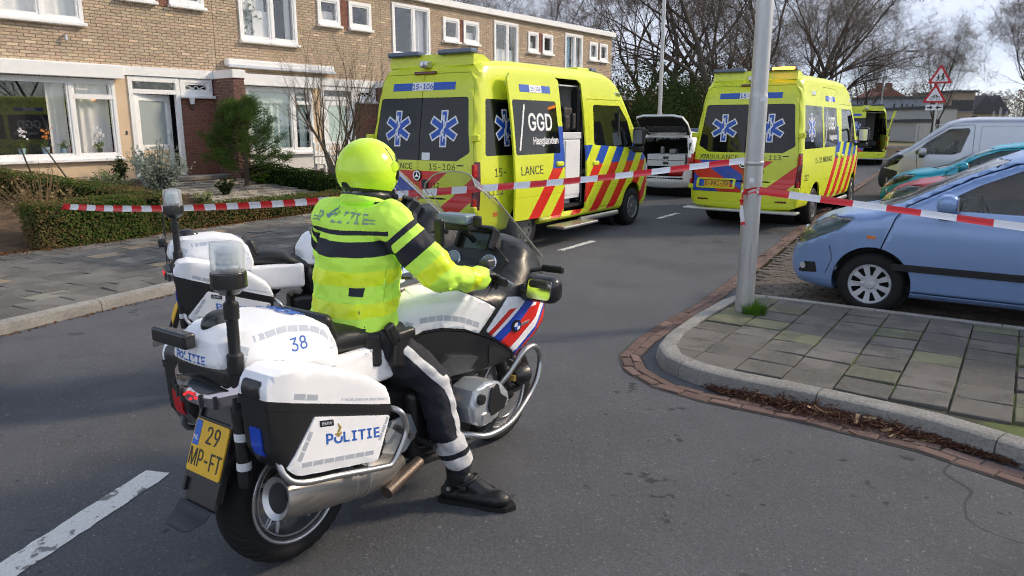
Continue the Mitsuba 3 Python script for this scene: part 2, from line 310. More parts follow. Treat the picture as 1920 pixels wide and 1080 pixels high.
# left pavement: bed, slabs, kerb
def lerp_line(L, x): L = np.array(L); return np.interp(x, L[:, 0], L[:, 1])
PB = [(-14, 9.9), (4.3, 11.3), (6.6, 11.45), (9.75, 11.75), (20, 13.2), (80, 21)]     # back edge of the pavement
lp = spoly([(x, y + 0.16) for x, y in KL] + PB[::-1])
pave = Thing('pavement', kind='structure')
pave.add('bed', sheet(lp, 0.088, 1.0), 'joint')
ex, ey = np.array([math.cos(math.radians(61)), math.sin(math.radians(61))]), np.array([-math.sin(math.radians(61)), math.cos(math.radians(61))])
items = []
o = np.array(apply(S, (2.6, 7.45, 0))[0][:2]); shapely.prepare(lp)
for i in range(-12, 46):
    for j in range(-9, 16):
        c = o + ex * (0.45 * i + (0.225 if j % 2 else 0)) + ey * 0.30 * j
        g = Polygon([c + ex * sx * 0.225 + ey * sy * 0.15 for sx, sy in ((-1, -1), (1, -1), (1, 1), (-1, 1))])
        if not lp.intersects(g): continue
        k = r1.random(); base = np.array((0.118, 0.115, 0.108)) * r1.uniform(0.78, 1.2)
        if k < 0.08: base = np.array((0.24, 0.19, 0.14)) * r1.uniform(0.85, 1.1)
        elif k < 0.14: base = np.array((0.2, 0.2, 0.17)) * r1.uniform(0.9, 1.1)
        m = slab_mesh(c, ex, ey, 0.443, 0.293, 0.102) if lp.contains(g) else clip_slab(lp.intersection(g), 0.102)
        if m is not None: items.append(((c[0], c[1], 0.1), m, base))
pieces(pave, 'slab', items, 'slab', 300)
def kerb(t, line, w, h, stone, left=True, z0=-0.03, rd=0.03):
    """kerb stones one by one along a polyline of street points"""
    L = LineString(SW(line)); n = int(L.length / stone)
    for i in range(n):
        a, b = i * L.length / n + 0.004, (i + 1) * L.length / n - 0.004; k = max(2, int((b - a) / 0.16) + 1); rings = []
        for d in np.linspace(a, b, k):
            p, q = np.array(L.interpolate(d).coords[0]), np.array(L.interpolate(min(d + 0.05, L.length)).coords[0]); q0 = np.array(L.interpolate(max(d - 0.05, 0)).coords[0])
            u = (q - q0) / np.linalg.norm(q - q0); nn = np.array([-u[1], u[0]]) * (1 if left else -1)
            pr = [(0.0, z0), (0.012, h - rd * 1.6), (0.022, h - rd * 0.5), (rd + 0.02, h), (w - 0.006, h), (w, h - 0.006), (w, z0)]
            rings.append(np.array([(p[0] + nn[0] * s, p[1] + nn[1] * s, z) for s, z in pr]))
        m = loft(rings); m.fix_normals(); t.add('kerbstone', m, 'kerbstone', 40)
kerb(pave, [(-3.5, 6.55)] + KL[2:6] + [(16, 9.4), (34, 11.9)], 0.155, 0.102, 1.0)
# right island: bed, slabs, kerb round the corner
isl_out = [(4.2, -3.0), (4.45, -0.55), (4.62, -0.1), (4.76, 0.3), (4.83, 1.0), (4.84, 1.55), (4.9, 1.85), (5.05, 2.1), (5.3, 2.26), (5.7, 2.34), (6.4, 2.38), (7.2, 2.38), (7.48, 2.32), (7.58, 2.15), (7.6, 1.9), (7.6, -0.2), (7.6, -3.0)]
isl = Thing('footway_island', kind='structure')
ipoly = spoly(isl_out).buffer(-0.15)
isl.add('bed', sheet(spoly(isl_out).buffer(-0.1), 0.1, 1.0), 'joint')
items = []
sx_, sy_ = np.array(S[:2, 0]), np.array(S[:2, 1]); o = np.array(apply(S, (4.98, 2.2, 0))[0][:2]); shapely.prepare(ipoly)
for i in range(0, 9):
    for j in range(-1, 18):
        a = 0.315
        c = o + sx_ * (a * (i + 0.5)) - sy_ * (0.33 * (j + 0.5)) + sx_ * 0.018 * (j % 3)
        g = Polygon([c + sx_ * p * a / 2 + sy_ * q * 0.165 for p, q in ((-1, -1), (1, -1), (1, 1), (-1, 1))])
        if not ipoly.intersects(g): continue
        base = np.array((0.13, 0.122, 0.11)) * r1.uniform(0.84, 1.14)
        if r1.random() < 0.2: base = np.array((0.145, 0.15, 0.095)) * r1.uniform(0.9, 1.15)
        if j > 5: base = base * 0.8  # soft shade of the parked car put into the colour of these slabs
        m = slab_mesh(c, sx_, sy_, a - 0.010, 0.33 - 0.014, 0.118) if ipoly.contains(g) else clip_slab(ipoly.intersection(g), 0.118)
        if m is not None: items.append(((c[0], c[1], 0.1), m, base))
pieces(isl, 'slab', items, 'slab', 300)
kerb(isl, isl_out[::-1], 0.16, 0.118, 0.98, left=True)
# brick gutter outside the kerb, and brick parking bays
gut = Thing('brick_gutter', kind='structure')
gl = LineString(SW([(4.05, -3.0), (4.30, -0.55), (4.46, -0.1), (4.60, 0.3), (4.67, 1.0), (4.66, 1.6), (4.73, 1.95), (4.92, 2.25), (5.22, 2.44), (5.7, 2.52), (6.4, 2.56), (7.4, 2.57), (8.25, 2.66), (13.84, 3.22), (22, 3.98), (36, 5.1)]))
gut.add('bed', sheet(gl.buffer(0.095, cap_style='flat'), 0.004, 1.0), 'paving_bed'); items = []
for row in (-1, 1):
    n = int(gl.length / 0.208)
    for i in range(n):
        d = (i + 0.5 + 0.25 * row) * gl.length / n; p = np.array(gl.interpolate(d).coords[0]); q = np.array(gl.interpolate(d + 0.03).coords[0]); u = (q - p) / max(np.linalg.norm(q - p), 1e-6)
        nn = np.array([-u[1], u[0]]); c = p + nn * 0.041 * row
        items.append(((c[0], c[1], 0), slab_mesh(c, u, nn, 0.198, 0.076, 0.011, 0.03, 0.002), np.array((0.135, 0.09, 0.077)) * r1.uniform(0.75, 1.2)))
pieces(gut, 'brick', items, 'brick', 300)
bay = Thing('parking_bay_paving', kind='structure')
bp = spoly([(7.62, 2.32), (8.2, 2.52), (13.84, 3.08), (22, 3.84), (36, 4.9), (36, -4), (7.62, -4)])
bay.add('bed', sheet(bp, 0.0, 2.0), 'paving_bed'); items = []; shapely.prepare(bp)
o = np.array(apply(S, (7.62, 3.2, 0))[0][:2])
for i in range(0, 60):
    for j in range(0, 26):
        c = o + sx_ * (0.108 * i + 0.054) - sy_ * (0.21 * j + (0.105 if i % 2 else 0))
        g = Point(c)
        if bp.buffer(-0.06).contains(g) and (j < 12 or i < 14):
            items.append(((c[0], c[1], 0), slab_mesh(c, sx_, sy_, 0.1, 0.203, 0.012, 0.03, 0.002), np.array((0.105, 0.088, 0.075)) * r1.uniform(0.7, 1.25)))
pieces(bay, 'brick', items, 'brick', 300)
single('verge', sheet(spoly([(-14, 11.2)] + [(x, y) for x, y in PB[1:]] + [(80, 30), (-14, 30)]), 0.06, 3.0), 'soil', None, None, kind='structure')
# gardens rise from the pavement to the house fronts
def garden_z(V):
    Si, Hi = np.linalg.inv(S), np.linalg.inv(H); w = np.column_stack([V, np.zeros(len(V))]); s = apply(Si, w); h = apply(Hi, w)
    d = s[:, 1] - (11.45 + 0.06 * (s[:, 0] - 5)); t = np.clip(d / np.maximum(d - h[:, 1], 0.05), 0, 1)
    return 0.10 + 0.5 * t + 0.015 * (meshkit.noise(np.column_stack([V * 2.5, V[:, 0] * 0])) - 0.5) * (t > 0.02)
gpoly = Polygon(SW([(x, y + 0.01) for x, y in ((-2, 10.82), (4.3, 11.31), (6.6, 11.46), (9.75, 11.76), (20, 12.71), (40, 14.3))]) + [tuple(q[:2]) for q in apply(H, [(28, 0.02, 0), (-12, 0.02, 0)])])
single('garden_soil', sheet(gpoly, 0, 0.3, garden_z), 'soil', None, None, kind='structure')
def gz(x, y): return float(garden_z(np.array([[x, y]]))[0])
def HWp(x, y, z=0.0): return apply(H, (x, y, z))[0]
def on_garden(x, y):
    """a point of the garden given in the frame of the house row"""
    w = HWp(x, y); return np.array([w[0], w[1], gz(w[0], w[1])])
path = Thing('garden_path', kind='structure'); hx, hy = H[:2, 0], H[:2, 1]; items = []
for i in range(-4, 9):
    for j in range(0, 9):
        c = HWp(0.0 + 0.31 * i + (0.155 if j % 2 else 0), -0.9 - 0.31 * j)[:2]
        if i > 3 and j > 6 or i < 0 and j < 3: pass
        m = slab_mesh(c, hx, hy, 0.3, 0.3, gz(*c) + 0.03, 0.05, 0.003); items.append(((c[0], c[1], 0.4), m, np.array((0.34, 0.31, 0.26)) * r1.uniform(0.85, 1.15)))
pieces(path, 'slab', items, 'slab', 300)
# ---------------------------------------------------------------- the row of houses
rh = np.random.default_rng(11)
def wave_cloth(x0, x1, z0, z1, y, folds, amp=0.03):
    n = max(int((x1 - x0) * folds * 8), 8); x = np.linspace(x0, x1, n); yy = y + amp * np.sin((x - x0) * folds * 2 * PI + 0.8 * np.sin((x - x0) * 5.1)) * (0.6 + 0.4 * np.sin((x - x0) * 9))
    return loft([np.column_stack([x, yy, np.full(n, z)]) for z in np.linspace(z0, z1, 3)], cap=False, closed=False)
def ring(x0, x1, z0, z1, w, y0, y1):
    m = ext(box(x0, z0, x1, z1).difference(box(x0 + w, z0 + w, x1 - w, z1 - w)), y1 - y0)
    m.vertices = m.vertices[:, [0, 2, 1]] * [1, 1, 1] + [0, y0, 0]; m.invert(); return m
def window(t, x0, x1, z0, z1, splits=(), lean=None, curtains=(), fw=0.075, sill=True, dep=0.06):
    """a window of white plastic: outer frame, one sash and one pane for each light, and a dark room behind"""
    f = t.add('window', ring(x0, x1, z0, z1, fw, -0.05, dep), 'upvc')
    xs = [x0 + fw] + list(splits) + [x1 - fw]
    for s_ in splits: t.add('mullion', bx(s_ - 0.035, s_ + 0.035, -0.048, dep - 0.004, z0 + fw, z1 - fw), 'upvc', parent=f)
    for a, b in zip(xs[:-1], xs[1:]):
        a, b = a + (0.035 if a in splits else 0), b - (0.035 if b in splits else 0)
        t.add('sash', ring(a, b, z0 + fw, z1 - fw, 0.045, -0.03, dep - 0.02), 'upvc', parent=f)
        t.add('pane', mk([(a + .04, 0.0, z0 + fw + .04), (b - .04, 0.0, z0 + fw + .04), (b - .04, 0.0, z1 - fw - .04), (a + .04, 0.0, z1 - fw - .04)], [[0, 1, 2], [0, 2, 3]]), 'window_glass', False, parent=f)
    if sill: t.add('sill', bx(x0 - 0.03, x1 + 0.03, -0.14, 0.03, z0 - 0.075, z0 - 0.002, 0.012), 'upvc', parent=f)
    for c in curtains:
        t.add('curtain', wave_cloth(c[0], c[1], c[2] if len(c) > 2 and c[2] else z0 + 0.05, c[3] if len(c) > 3 and c[3] else z1 - 0.04, 0.16, 5), c[4] if len(c) > 4 else 'curtain', parent=f)
    return f
def brick_wall(area, y, tone, dz=0.0655, dx=0.222, jit=0.13, depth=0.012, x_off=0.0):
    """running bond over a polygon in the wall plane; every brick stands proud of the mortar"""
    V, F, C = [], [], []; n = 0; x0, z0, x1, z1 = area.bounds; shapely.prepare(area); tone = np.asarray(tone)
    for j in range(int((z1 - z0) / dz) + 1):
        xs = np.arange(x0 - dx, x1 + dx, dx) + (dx / 2 if j % 2 else 0); zz = z0 + j * dz
        cells = shapely.box(xs, zz, xs + dx - 0.011, min(zz + dz - 0.011, z1)); ok = shapely.intersects(area, cells); full = shapely.contains(area, cells)
        for g, fu in zip(cells[ok], full[ok]):
            if not fu:
                g = area.intersection(g)
                if g.area < 0.0006 or g.geom_type not in ('Polygon', 'MultiPolygon'): continue
            for h in getattr(g, 'geoms', [g]):
                if h.geom_type != 'Polygon': continue
                a, b, c_, d = h.bounds; q = rh.normal(0, 0.002); col = tone * rh.uniform(1 - jit, 1 + jit) * (1 + rh.normal(0, 0.02, 3))
                if rh.random() < 0.05: col = col * rh.uniform(1.2, 1.45)
                P = [(a, y, b), (c_, y, b), (c_, y, d), (a, y, d)]; e = 0.003; yf = y - depth + q
                V += P + [(a + e, yf, b + e), (c_ - e, yf, b + e), (c_ - e, yf, d - e), (a + e, yf, d - e)]; C += [col] * 8
                F += [[n + 4, n + 5, n + 6], [n + 4, n + 6, n + 7]]
                for i in range(4):
                    k = (i + 1) % 4; F += [[n + i, n + k, n + 4 + k], [n + i, n + 4 + k, n + 4 + i]]
                n += 8
    return mk(V, F), np.array(C)
TAN, RED, DARKRED = (0.48, 0.375, 0.27), (0.25, 0.105, 0.075), (0.17, 0.09, 0.075)
HB = [-9.0, 1.09, 6.6, 11.6, 16.1, 20.35]
BIG = [(-3.75, -1.94), (1.8, 3.53), (7.05, 8.7), (12.0, 13.42), (16.57, 17.9)]
SM = [((-1.16, -0.33), (0.0, 0.87)), ((4.25, 5.03), (5.36, 6.2)), ((9.33, 10.13), (10.35, 11.16)), ((14.05, 14.72), (15.0, 15.7)), ((18.45, 19.12), (19.28, 19.95))]
Z0 = -0.6
house_labels = ['brown brick house with cream panels, its white front door ajar, nearest in the row', 'brick house with the awning box and pale green curtains behind the bare small tree',
    'brick house above the roof of the ambulance with the open side door, tilted window open', 'brick house fourth along the row, lace curtain in its tall window', 'brick house at the far end of the row with blue curtains']
for k in range(5):
    xa, xb = HB[k], HB[k + 1] - (0.01 if k < 4 else 0)
    t = Thing('terraced_house', house_labels[k], 'house', H, 'row of brick houses')
    wall = box(xa, 2.52, xb, 5.03)
    b0, b1 = BIG[k]; holes = [box(b0, 3.32 - 0.6 + 0.62, b1, 4.88)] + [box(a, 3.97, b, 4.7) for a, b in SM[k]]
    wa = t.add('wall', (lambda m: (setattr(m, 'vertices', m.vertices[:, [0, 2, 1]]), m.invert(), m)[2])(ext(wall.difference(shapely.union_all([h.buffer(-0.01) for h in holes])), 0.3)), 'mortar')
    (ra, rb_) = (SM[k][0][1], SM[k][1][0]); redz = box(ra, 3.9, rb_, 4.7)
    bm, bc = brick_wall(wall.difference(shapely.union_all(holes)).difference(redz), 0.0, TAN, jit=0.11)
    if k == 0:                                   # the nearest bricks one by one
        near = []; vs, fs = np.asarray(bm.vertices).reshape(-1, 8, 3), np.asarray(bm.faces).reshape(-1, 10, 3)
        ctr = vs.mean(1); o_ = np.argsort(np.abs(ctr[:, 0] + 1.0) + np.abs(ctr[:, 2] - 3.0) * 1.5); vis = [i for i in o_ if -3.6 < ctr[i, 0] < 1.05][:250]
        for i in vis: t.add('brick', mk(vs[i], fs[i] - fs[i].min()), 'brick', False, parent=wa, color=bc[i * 8:i * 8 + 8])
        keep = np.ones(len(vs), bool); keep[vis] = False; V2 = vs[keep].reshape(-1, 3); F2 = (fs[0] - fs[0].min())[None] + np.arange(keep.sum())[:, None, None] * 8
        bm, bc = mk(V2, F2.reshape(-1, 3)), bc.reshape(-1, 8, 3)[keep].reshape(-1, 3)
    t.add('brickwork', bm, 'brick', False, parent=wa, color=bc, kind='stuff')
    rm, rc = brick_wall(redz, 0.0, RED); t.add('red_brick_panel', rm, 'brick', False, parent=wa, color=rc, kind='stuff')
    t.add('red_panel_backing', bx(ra, rb_, 0.001, 0.2, 3.9, 4.7), 'mortar', parent=wa)
    t.add('roof', bx(xa, xb, 0.0, 8.0, 5.03, 5.16), 'roof_felt'); t.add('fascia', bx(xa, xb + (0.1 if k == 4 else 0), -0.16, 0.0, 5.03, 5.22, 0.006), 'white_paint')
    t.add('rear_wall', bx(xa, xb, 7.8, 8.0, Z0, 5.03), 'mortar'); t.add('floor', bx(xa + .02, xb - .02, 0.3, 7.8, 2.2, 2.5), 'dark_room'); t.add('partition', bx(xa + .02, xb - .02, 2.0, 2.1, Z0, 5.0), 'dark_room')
    if k in (0, 4): t.add('side_wall', bx(*((xa, xa + 0.25) if k == 0 else (xb - 0.25, xb)), 0.02, 7.8, Z0, 5.03), 'mortar')
    cur = {0: [(b0, b1, 3.4, None)], 1: [(b0 + .1, b0 + 0.85), (b1 - .25, b1 - .1)], 2: [(b1 - .5, b1 - .1)], 3: [(b0 + .1, b1 - .1, 3.4, 3.95)], 4: [(b0 + .1, b0 + .62, None, None, 'curtain_blue'), (b0 + .75, b1 - .1)]}[k]
    window(t, b0, b1, 3.34, 4.88, [b0 + (b1 - b0) * 0.55], curtains=cur)
    for i, (a, b) in enumerate(SM[k]): window(t, a, b, 3.97, 4.7, curtains=[(a + .1, b - .1, 4.0, 4.35)] if (k + i) % 2 else [(a + .1, b - .1)] if k == 4 or k == 0 else [], fw=0.09)
    # ground floor
    x0 = {0: 0, 1: 5.36, 2: 10.5, 3: 15.3, 4: 19.6}[k]
    t.add('fascia_board', bx(xa if k else xa, x0 + 0.92, -0.10, 0.0, 2.32, 2.52, 0.006), 'white_paint')
    g0 = xa if k else -9.0
    lo = t.add('lower_wall', bx(g0, x0 + 0.95, 0.42, 0.52, Z0, 2.32), 'dark_room')  # dark slab added behind the glass, painted as the shade of the room
    wx0, wm, wx1 = (-5.3, -2.38, -1.45) if k == 0 else (max(xa + 0.3, x0 - 3.55), x0 - 2.1, x0 - 1.45)
    t.add('canopy', bx(wx0 - .3, x0 - 1.30, -0.24, -0.101, 2.22, 2.50, 0.01), 'white_paint')
    t.add('render_panel', bx(wx0, x0 - 1.16, -0.03, 0.019, Z0, 0.50, 0.0), 'cream_render' if k == 0 else 'white_wood')
    t.add('render_panel', bx(wx1 + 0.005, x0 - 1.165, -0.028, 0.019, 0.51, 2.31), 'cream_render')
    cc = 'curtain' if k == 0 else 'curtain_green'
    f = window(t, wx0, wx1, 0.52, 2.21, [wm], curtains=[(wm - 0.42, wm - .06, None, None, cc), (wm + .08, wx1 - .1, None, None, 'curtain')] if k == 0 else [(wx0 + .08, wm - .05, 0.6, 2.2, cc), (wm + .3, wx1 - .1, None, None, cc)], fw=0.07)
    t.add('transom', bx(wm + 0.04, wx1 - 0.06, -0.045, 0.03, 1.78, 1.88), 'upvc', parent=f)
    t.add('leaded_strip', bx(wm + 0.12, wm + 0.38, -0.012, -0.003, 1.97, 2.0), 'lead_strip', parent=f)
    if k == 1:
        n = 60; xx = np.linspace(wx0 + .08, wm - .05, n); zz = 1.78 + 0.03 * np.abs(np.sin(np.arange(n) * PI / 6))
        t.add('valance', loft([np.column_stack([xx, np.full(n, 0.1), zz]), np.column_stack([xx, np.full(n, 0.1), np.full(n, 2.2)])], cap=False, closed=False), 'curtain_green', parent=f)
    # front door
    df = t.add('door_frame', cat([bx(x0 - 1.16, x0 - 1.06, -0.06, 0.05, 0.05, 2.31), bx(x0 - 0.05, x0 + 0.05, -0.06, 0.05, 0.05, 2.31), bx(x0 - 1.06, x0 - 0.05, -0.058, 0.05, 2.2, 2.31), bx(x0 - 1.06, x0 - 0.05, -0.058, 0.05, 1.93, 2.03)]), 'upvc')
    t.add('pane', mk([(x0 - 1.06, 0, 2.03), (x0 - .05, 0, 2.03), (x0 - .05, 0, 2.2), (x0 - 1.06, 0, 2.2)], [[0, 1, 2], [0, 2, 3]]), 'window_glass', False, parent=df)
    ang = math.radians(13 if k == 0 else 0); Md = np.eye(4); Md[:2, :2] = [[math.cos(ang), -math.sin(ang)], [math.sin(ang), math.cos(ang)]]; Md[:3, 3] = (x0 - 1.055, -0.03, 0)
    w = 0.995; dl = box(0, 0.06, w, 1.92).difference(box(0.13, 0.78, w - 0.15, 1.78))
    door = ext(dl, 0.05); door.vertices = door.vertices[:, [0, 2, 1]]; door.invert()
    dk = t.add('door', put(door, Md), 'upvc', label='white door standing ajar' if k == 0 else None)
    t.add('pane', put(bx(0.12, w - 0.14, 0.02, 0.03, 0.77, 1.79), Md), 'frosted' if k == 0 else 'curtain_green', parent=dk)
    t.add('lower_panel', put(bx(0.14, w - 0.16, -0.008, 0.001, 0.14, 0.66), Md), 'cream_render', parent=dk)
    t.add('handle', put(cat([bx(w - 0.09, w - 0.06, -0.03, 0.0, 0.88, 1.1, .005), cyl((w - .075, -.05, 1.0), (w - .2, -.05, 1.0), .009)]), Md), 'alu', parent=dk)
    t.add('letter_slot', put(bx(0.3, w - 0.35, -0.012, 0.001, 0.69, 0.74), Md), 'alu', parent=dk)
    t.add('doorstep', bx(x0 - 1.3, x0 + 1.0, -0.5, 0.01, -0.12, 0.035, 0.01), 'kerbstone')
    # leaded light and red brick beside the door
    f = window(t, x0 + 0.08, x0 + 0.90, 1.93, 2.31, fw=0.09, sill=True)
    for q in ((0.2, 2.17, 0.44, 2.08), (0.2, 2.04, 0.44, 2.10), (0.54, 2.08, 0.78, 2.17), (0.54, 2.10, 0.78, 2.04)): t.add('leaded_strip', tube([(x0 + q[0], -0.012, q[1]), (x0 + q[2], -0.012, q[3])], 0.011, 6), 'lead_strip', parent=f)
    t.add('leaded_strip', torus(0.055, 0.011, 18, 6, 'y', (x0 + 0.49, -0.012, 2.09)), 'lead_strip', parent=f)
    bwk = t.add('lower_brick_wall', bx(x0 + 0.055, x0 + 0.95, 0.0, 0.1, Z0, 1.85), 'mortar')
    m_, c_ = brick_wall(box(x0 + 0.055, Z0, x0 + 0.95, 1.85), 0.0, RED); t.add('brickwork', m_, 'brick', False, parent=bwk, color=c_, kind='stuff')
    # wing wall between the houses
    pw = t.add('wing_wall', bx(x0 + 0.95, x0 + 1.24, -0.88, 0.0, Z0, 2.33), 'mortar')
    m_, c_ = brick_wall(box(x0 + 0.94, Z0, x0 + 1.25, 2.33), -0.88, RED if k else (0.17, 0.085, 0.07)); t.add('brickwork', m_, 'brick', False, parent=pw, color=c_, kind='stuff')
    m_, c_ = brick_wall(box(0.0, Z0, 0.88, 2.33), 0.0, DARKRED); m_.vertices = np.column_stack([x0 + 0.95 + m_.vertices[:, 1], -m_.vertices[:, 0], m_.vertices[:, 2]])
    t.add('brickwork', m_, 'brick', False, parent=pw, color=c_, kind='stuff')
    t.add('cap', bx(x0 + 0.91, x0 + 1.28, -0.93, -0.104, 2.33, 2.53, 0.012), 'white_paint', parent=pw)
    if k == 1:
        aw = t.add('awning_box', bx(1.28, 4.6, -0.22, -0.014, 2.66, 2.84, 0.03), 'upvc'); t.add('awning_rail', bx(1.26, 4.62, -0.27, -0.215, 2.62, 2.70, 0.015), 'alu', parent=aw)
    if k == 0:
        wl = t.add('wall_lamp', cyl((0.3, -0.13, 1.72), (0.3, -0.13, 1.88), 0.05, 0.07), 'curtain'); t.add('bracket', tube(smoothpath([(0.3, 0.0, 1.62), (0.3, -0.12, 1.6), (0.3, -0.13, 1.72)]), 0.014, 8), 'dark_metal', parent=wl)
        t.add('wall_hook', cat([cyl((-2.36, 0, 3.07), (-2.36, -0.1, 3.05), 0.02), rb((-2.36, -0.1, 3.0), (0.06, 0.06, 0.12), 0.02)]), 'alu')
        t.add('doorbell', bx(-1.3, -1.27, -0.045, -0.03, 1.02, 1.1), 'dark_metal')
        for px_, s_, m_ in ((-3.4, 1.0, 'petal'), (-2.95, 1.1, 'petal_orange'), (-2.6, 0.8, None), (-1.85, 0.75, 'petal')):
            pot = t.add('flower_pot', lathe([(0.0, 0.61), (0.05 * s_, 0.61), (0.075 * s_, 0.61 + 0.15 * s_), (0.065 * s_, 0.61 + 0.15 * s_), (0.0, 0.61 + 0.12 * s_)], 16, c=(px_, 0.1, 0)), 'ceramic_blue' if px_ < -2 else 'dark_metal')
            P = np.array([(px_, 0.1, 0.8)]) + rh.normal(0, 1, (40, 3)) * (0.05, 0.03, 0.05); t.add('leaf', leaves(P, np.tile((0, -1, .3), (40, 1)), 0.04, 0.3, rh), 'leaf_hedge', False, parent=pot, kind='stuff')
            if m_:
                P = np.array([(px_ + .03, 0.07, 1.05)]) + rh.normal(0, 1, (16, 3)) * (0.05, 0.02, 0.06); t.add('flower', leaves(P, np.tile((0, -1, .0), (16, 1)), 0.03, 0.9, rh, 0.3), m_, False, parent=pot, kind='stuff')
                t.add('stem', tube(smoothpath([(px_, .1, .75), (px_ + .01, .09, .95), (px_ + .03, .075, 1.08)], 4), .004, 5), 'leaf_hedge', parent=pot)
    if k == 1: t.add('headboard', bx(b0 + 0.45, b0 + 0.95, 0.07, 0.1, 3.45, 4.1, 0.02), 'white_wood', label='white board with two holes seen through the window'); P = apply(np.eye(4), [(b0 + 0.35, 0.1, 3.95)]) + rh.normal(0, 1, (60, 3)) * (0.14, 0.03, 0.14); t.add('house_plant', leaves(P, np.tile((0, -1, .4), (60, 1)), 0.06, 0.45, rh), 'needle', False, kind='stuff')

# ---------------------------------------------------------------- gardens
def hedge(label, pts, w, h, mats, n, base, dark='leaf_dark', zf=None):
    """a clipped hedge along world points: dark inside, thousands of small leaves on its faces"""
    t = Thing('hedge', label, 'hedge'); P = np.array(pts, float); d = (P[1] - P[0]) / np.linalg.norm(P[1] - P[0]); nn = np.array([-d[1], d[0]]); L = np.linalg.norm(P[1] - P[0])
    z0, z1 = base; R = [ (a, b) for a, b in ((-w / 2 + .04, 0.02), (w / 2 - .04, 0.02), (w / 2 - .04, h - .05), (-w / 2 + .04, h - .05))]
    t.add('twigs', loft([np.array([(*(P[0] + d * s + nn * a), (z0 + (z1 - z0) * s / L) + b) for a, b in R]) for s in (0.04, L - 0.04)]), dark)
    areas = np.array([L * w, L * h, L * h, w * h, w * h]); pick = rng.choice(5, n, p=areas / areas.sum()); u, v = rng.random(n), rng.random(n)
    s = np.where(pick < 3, u * L, np.where(pick == 3, 0, L)); a = np.where(pick == 0, (v - .5) * w, np.where(pick == 1, -w / 2, np.where(pick == 2, w / 2, (u - .5) * w))); b = np.where(pick == 0, h, v * h)
    lump = 0.11 * (meshkit.noise(np.column_stack([s * 3.1, a * 3.1, b * 3.1 + z0 * 9])) - 0.5) + rng.normal(0, 0.018, n)
    N = np.where((pick == 0)[:, None], [[0, 0, 1.0]], np.where((pick == 1)[:, None], np.append(-nn, .3), np.where((pick == 2)[:, None], np.append(nn, .3), np.where((pick == 3)[:, None], np.append(-d, .2), np.append(d, .2)))))
    Q = np.column_stack([P[0][None] + d * s[:, None] + nn * a[:, None], z0 + (z1 - z0) * s / L + b]) + N * lump[:, None]
    k = meshkit.noise(np.column_stack([s * 1.7, a * 2 + 5, b * 1.7])) + rng.normal(0, .18, n)
    top = (pick == 0) * 0.22
    for i, m in enumerate(mats):
        sel = (k + top < 0.62) if i == 0 and len(mats) > 1 else (k + top >= 0.62) if i == 1 else np.ones(n, bool)
        if sel.any(): t.add('leaf', leaves(Q[sel], N[sel], 0.02, 0.55, rng, 0.7), m, False, kind='stuff')
    return t
def W2(x, y): q = apply(S, (x, y, 0))[0]; return (q[0], q[1])
hedge('clipped green hedge on the pavement edge, nearest the camera at the left', (W2(4.72, 11.45), W2(6.3, 11.5)), 0.45, 0.63, ['leaf_hedge', 'leaf_hedge_dry'], 15000, (0.10, 0.10))
hedge('low brownish hedge along the pavement behind the two motorcycles', (W2(6.35, 11.62), W2(11.2, 12.05)), 0.4, 0.33, ['leaf_hedge_dry', 'leaf_hedge'], 14000, (0.10, 0.12))
a_, b_ = on_garden(-4.2, -0.3), on_garden(-3.1, -5.1)
hedge('hedge with dry brown top running from the house towards the pavement at the left', (b_[:2], a_[:2]), 0.55, 0.52, ['leaf_hedge_dry', 'leaf_hedge'], 13000, (b_[2], a_[2] - .1))
a_, b_ = on_garden(1.3, -1.0), on_garden(1.75, -3.7)
hedge('dark green hedge dividing the gardens behind the pine', (b_[:2], a_[:2]), 0.5, 0.44, ['leaf_hedge', 'leaf_dark'], 7000, (b_[2], a_[2]))
a_, b_ = on_garden(1.9, -4.4), on_garden(7.5, -4.6)
hedge('dark hedge in front of the house with the awning box', (a_[:2], b_[:2]), 0.5, 0.42, ['leaf_dark', 'leaf_hedge'], 5000, (a_[2], b_[2]))

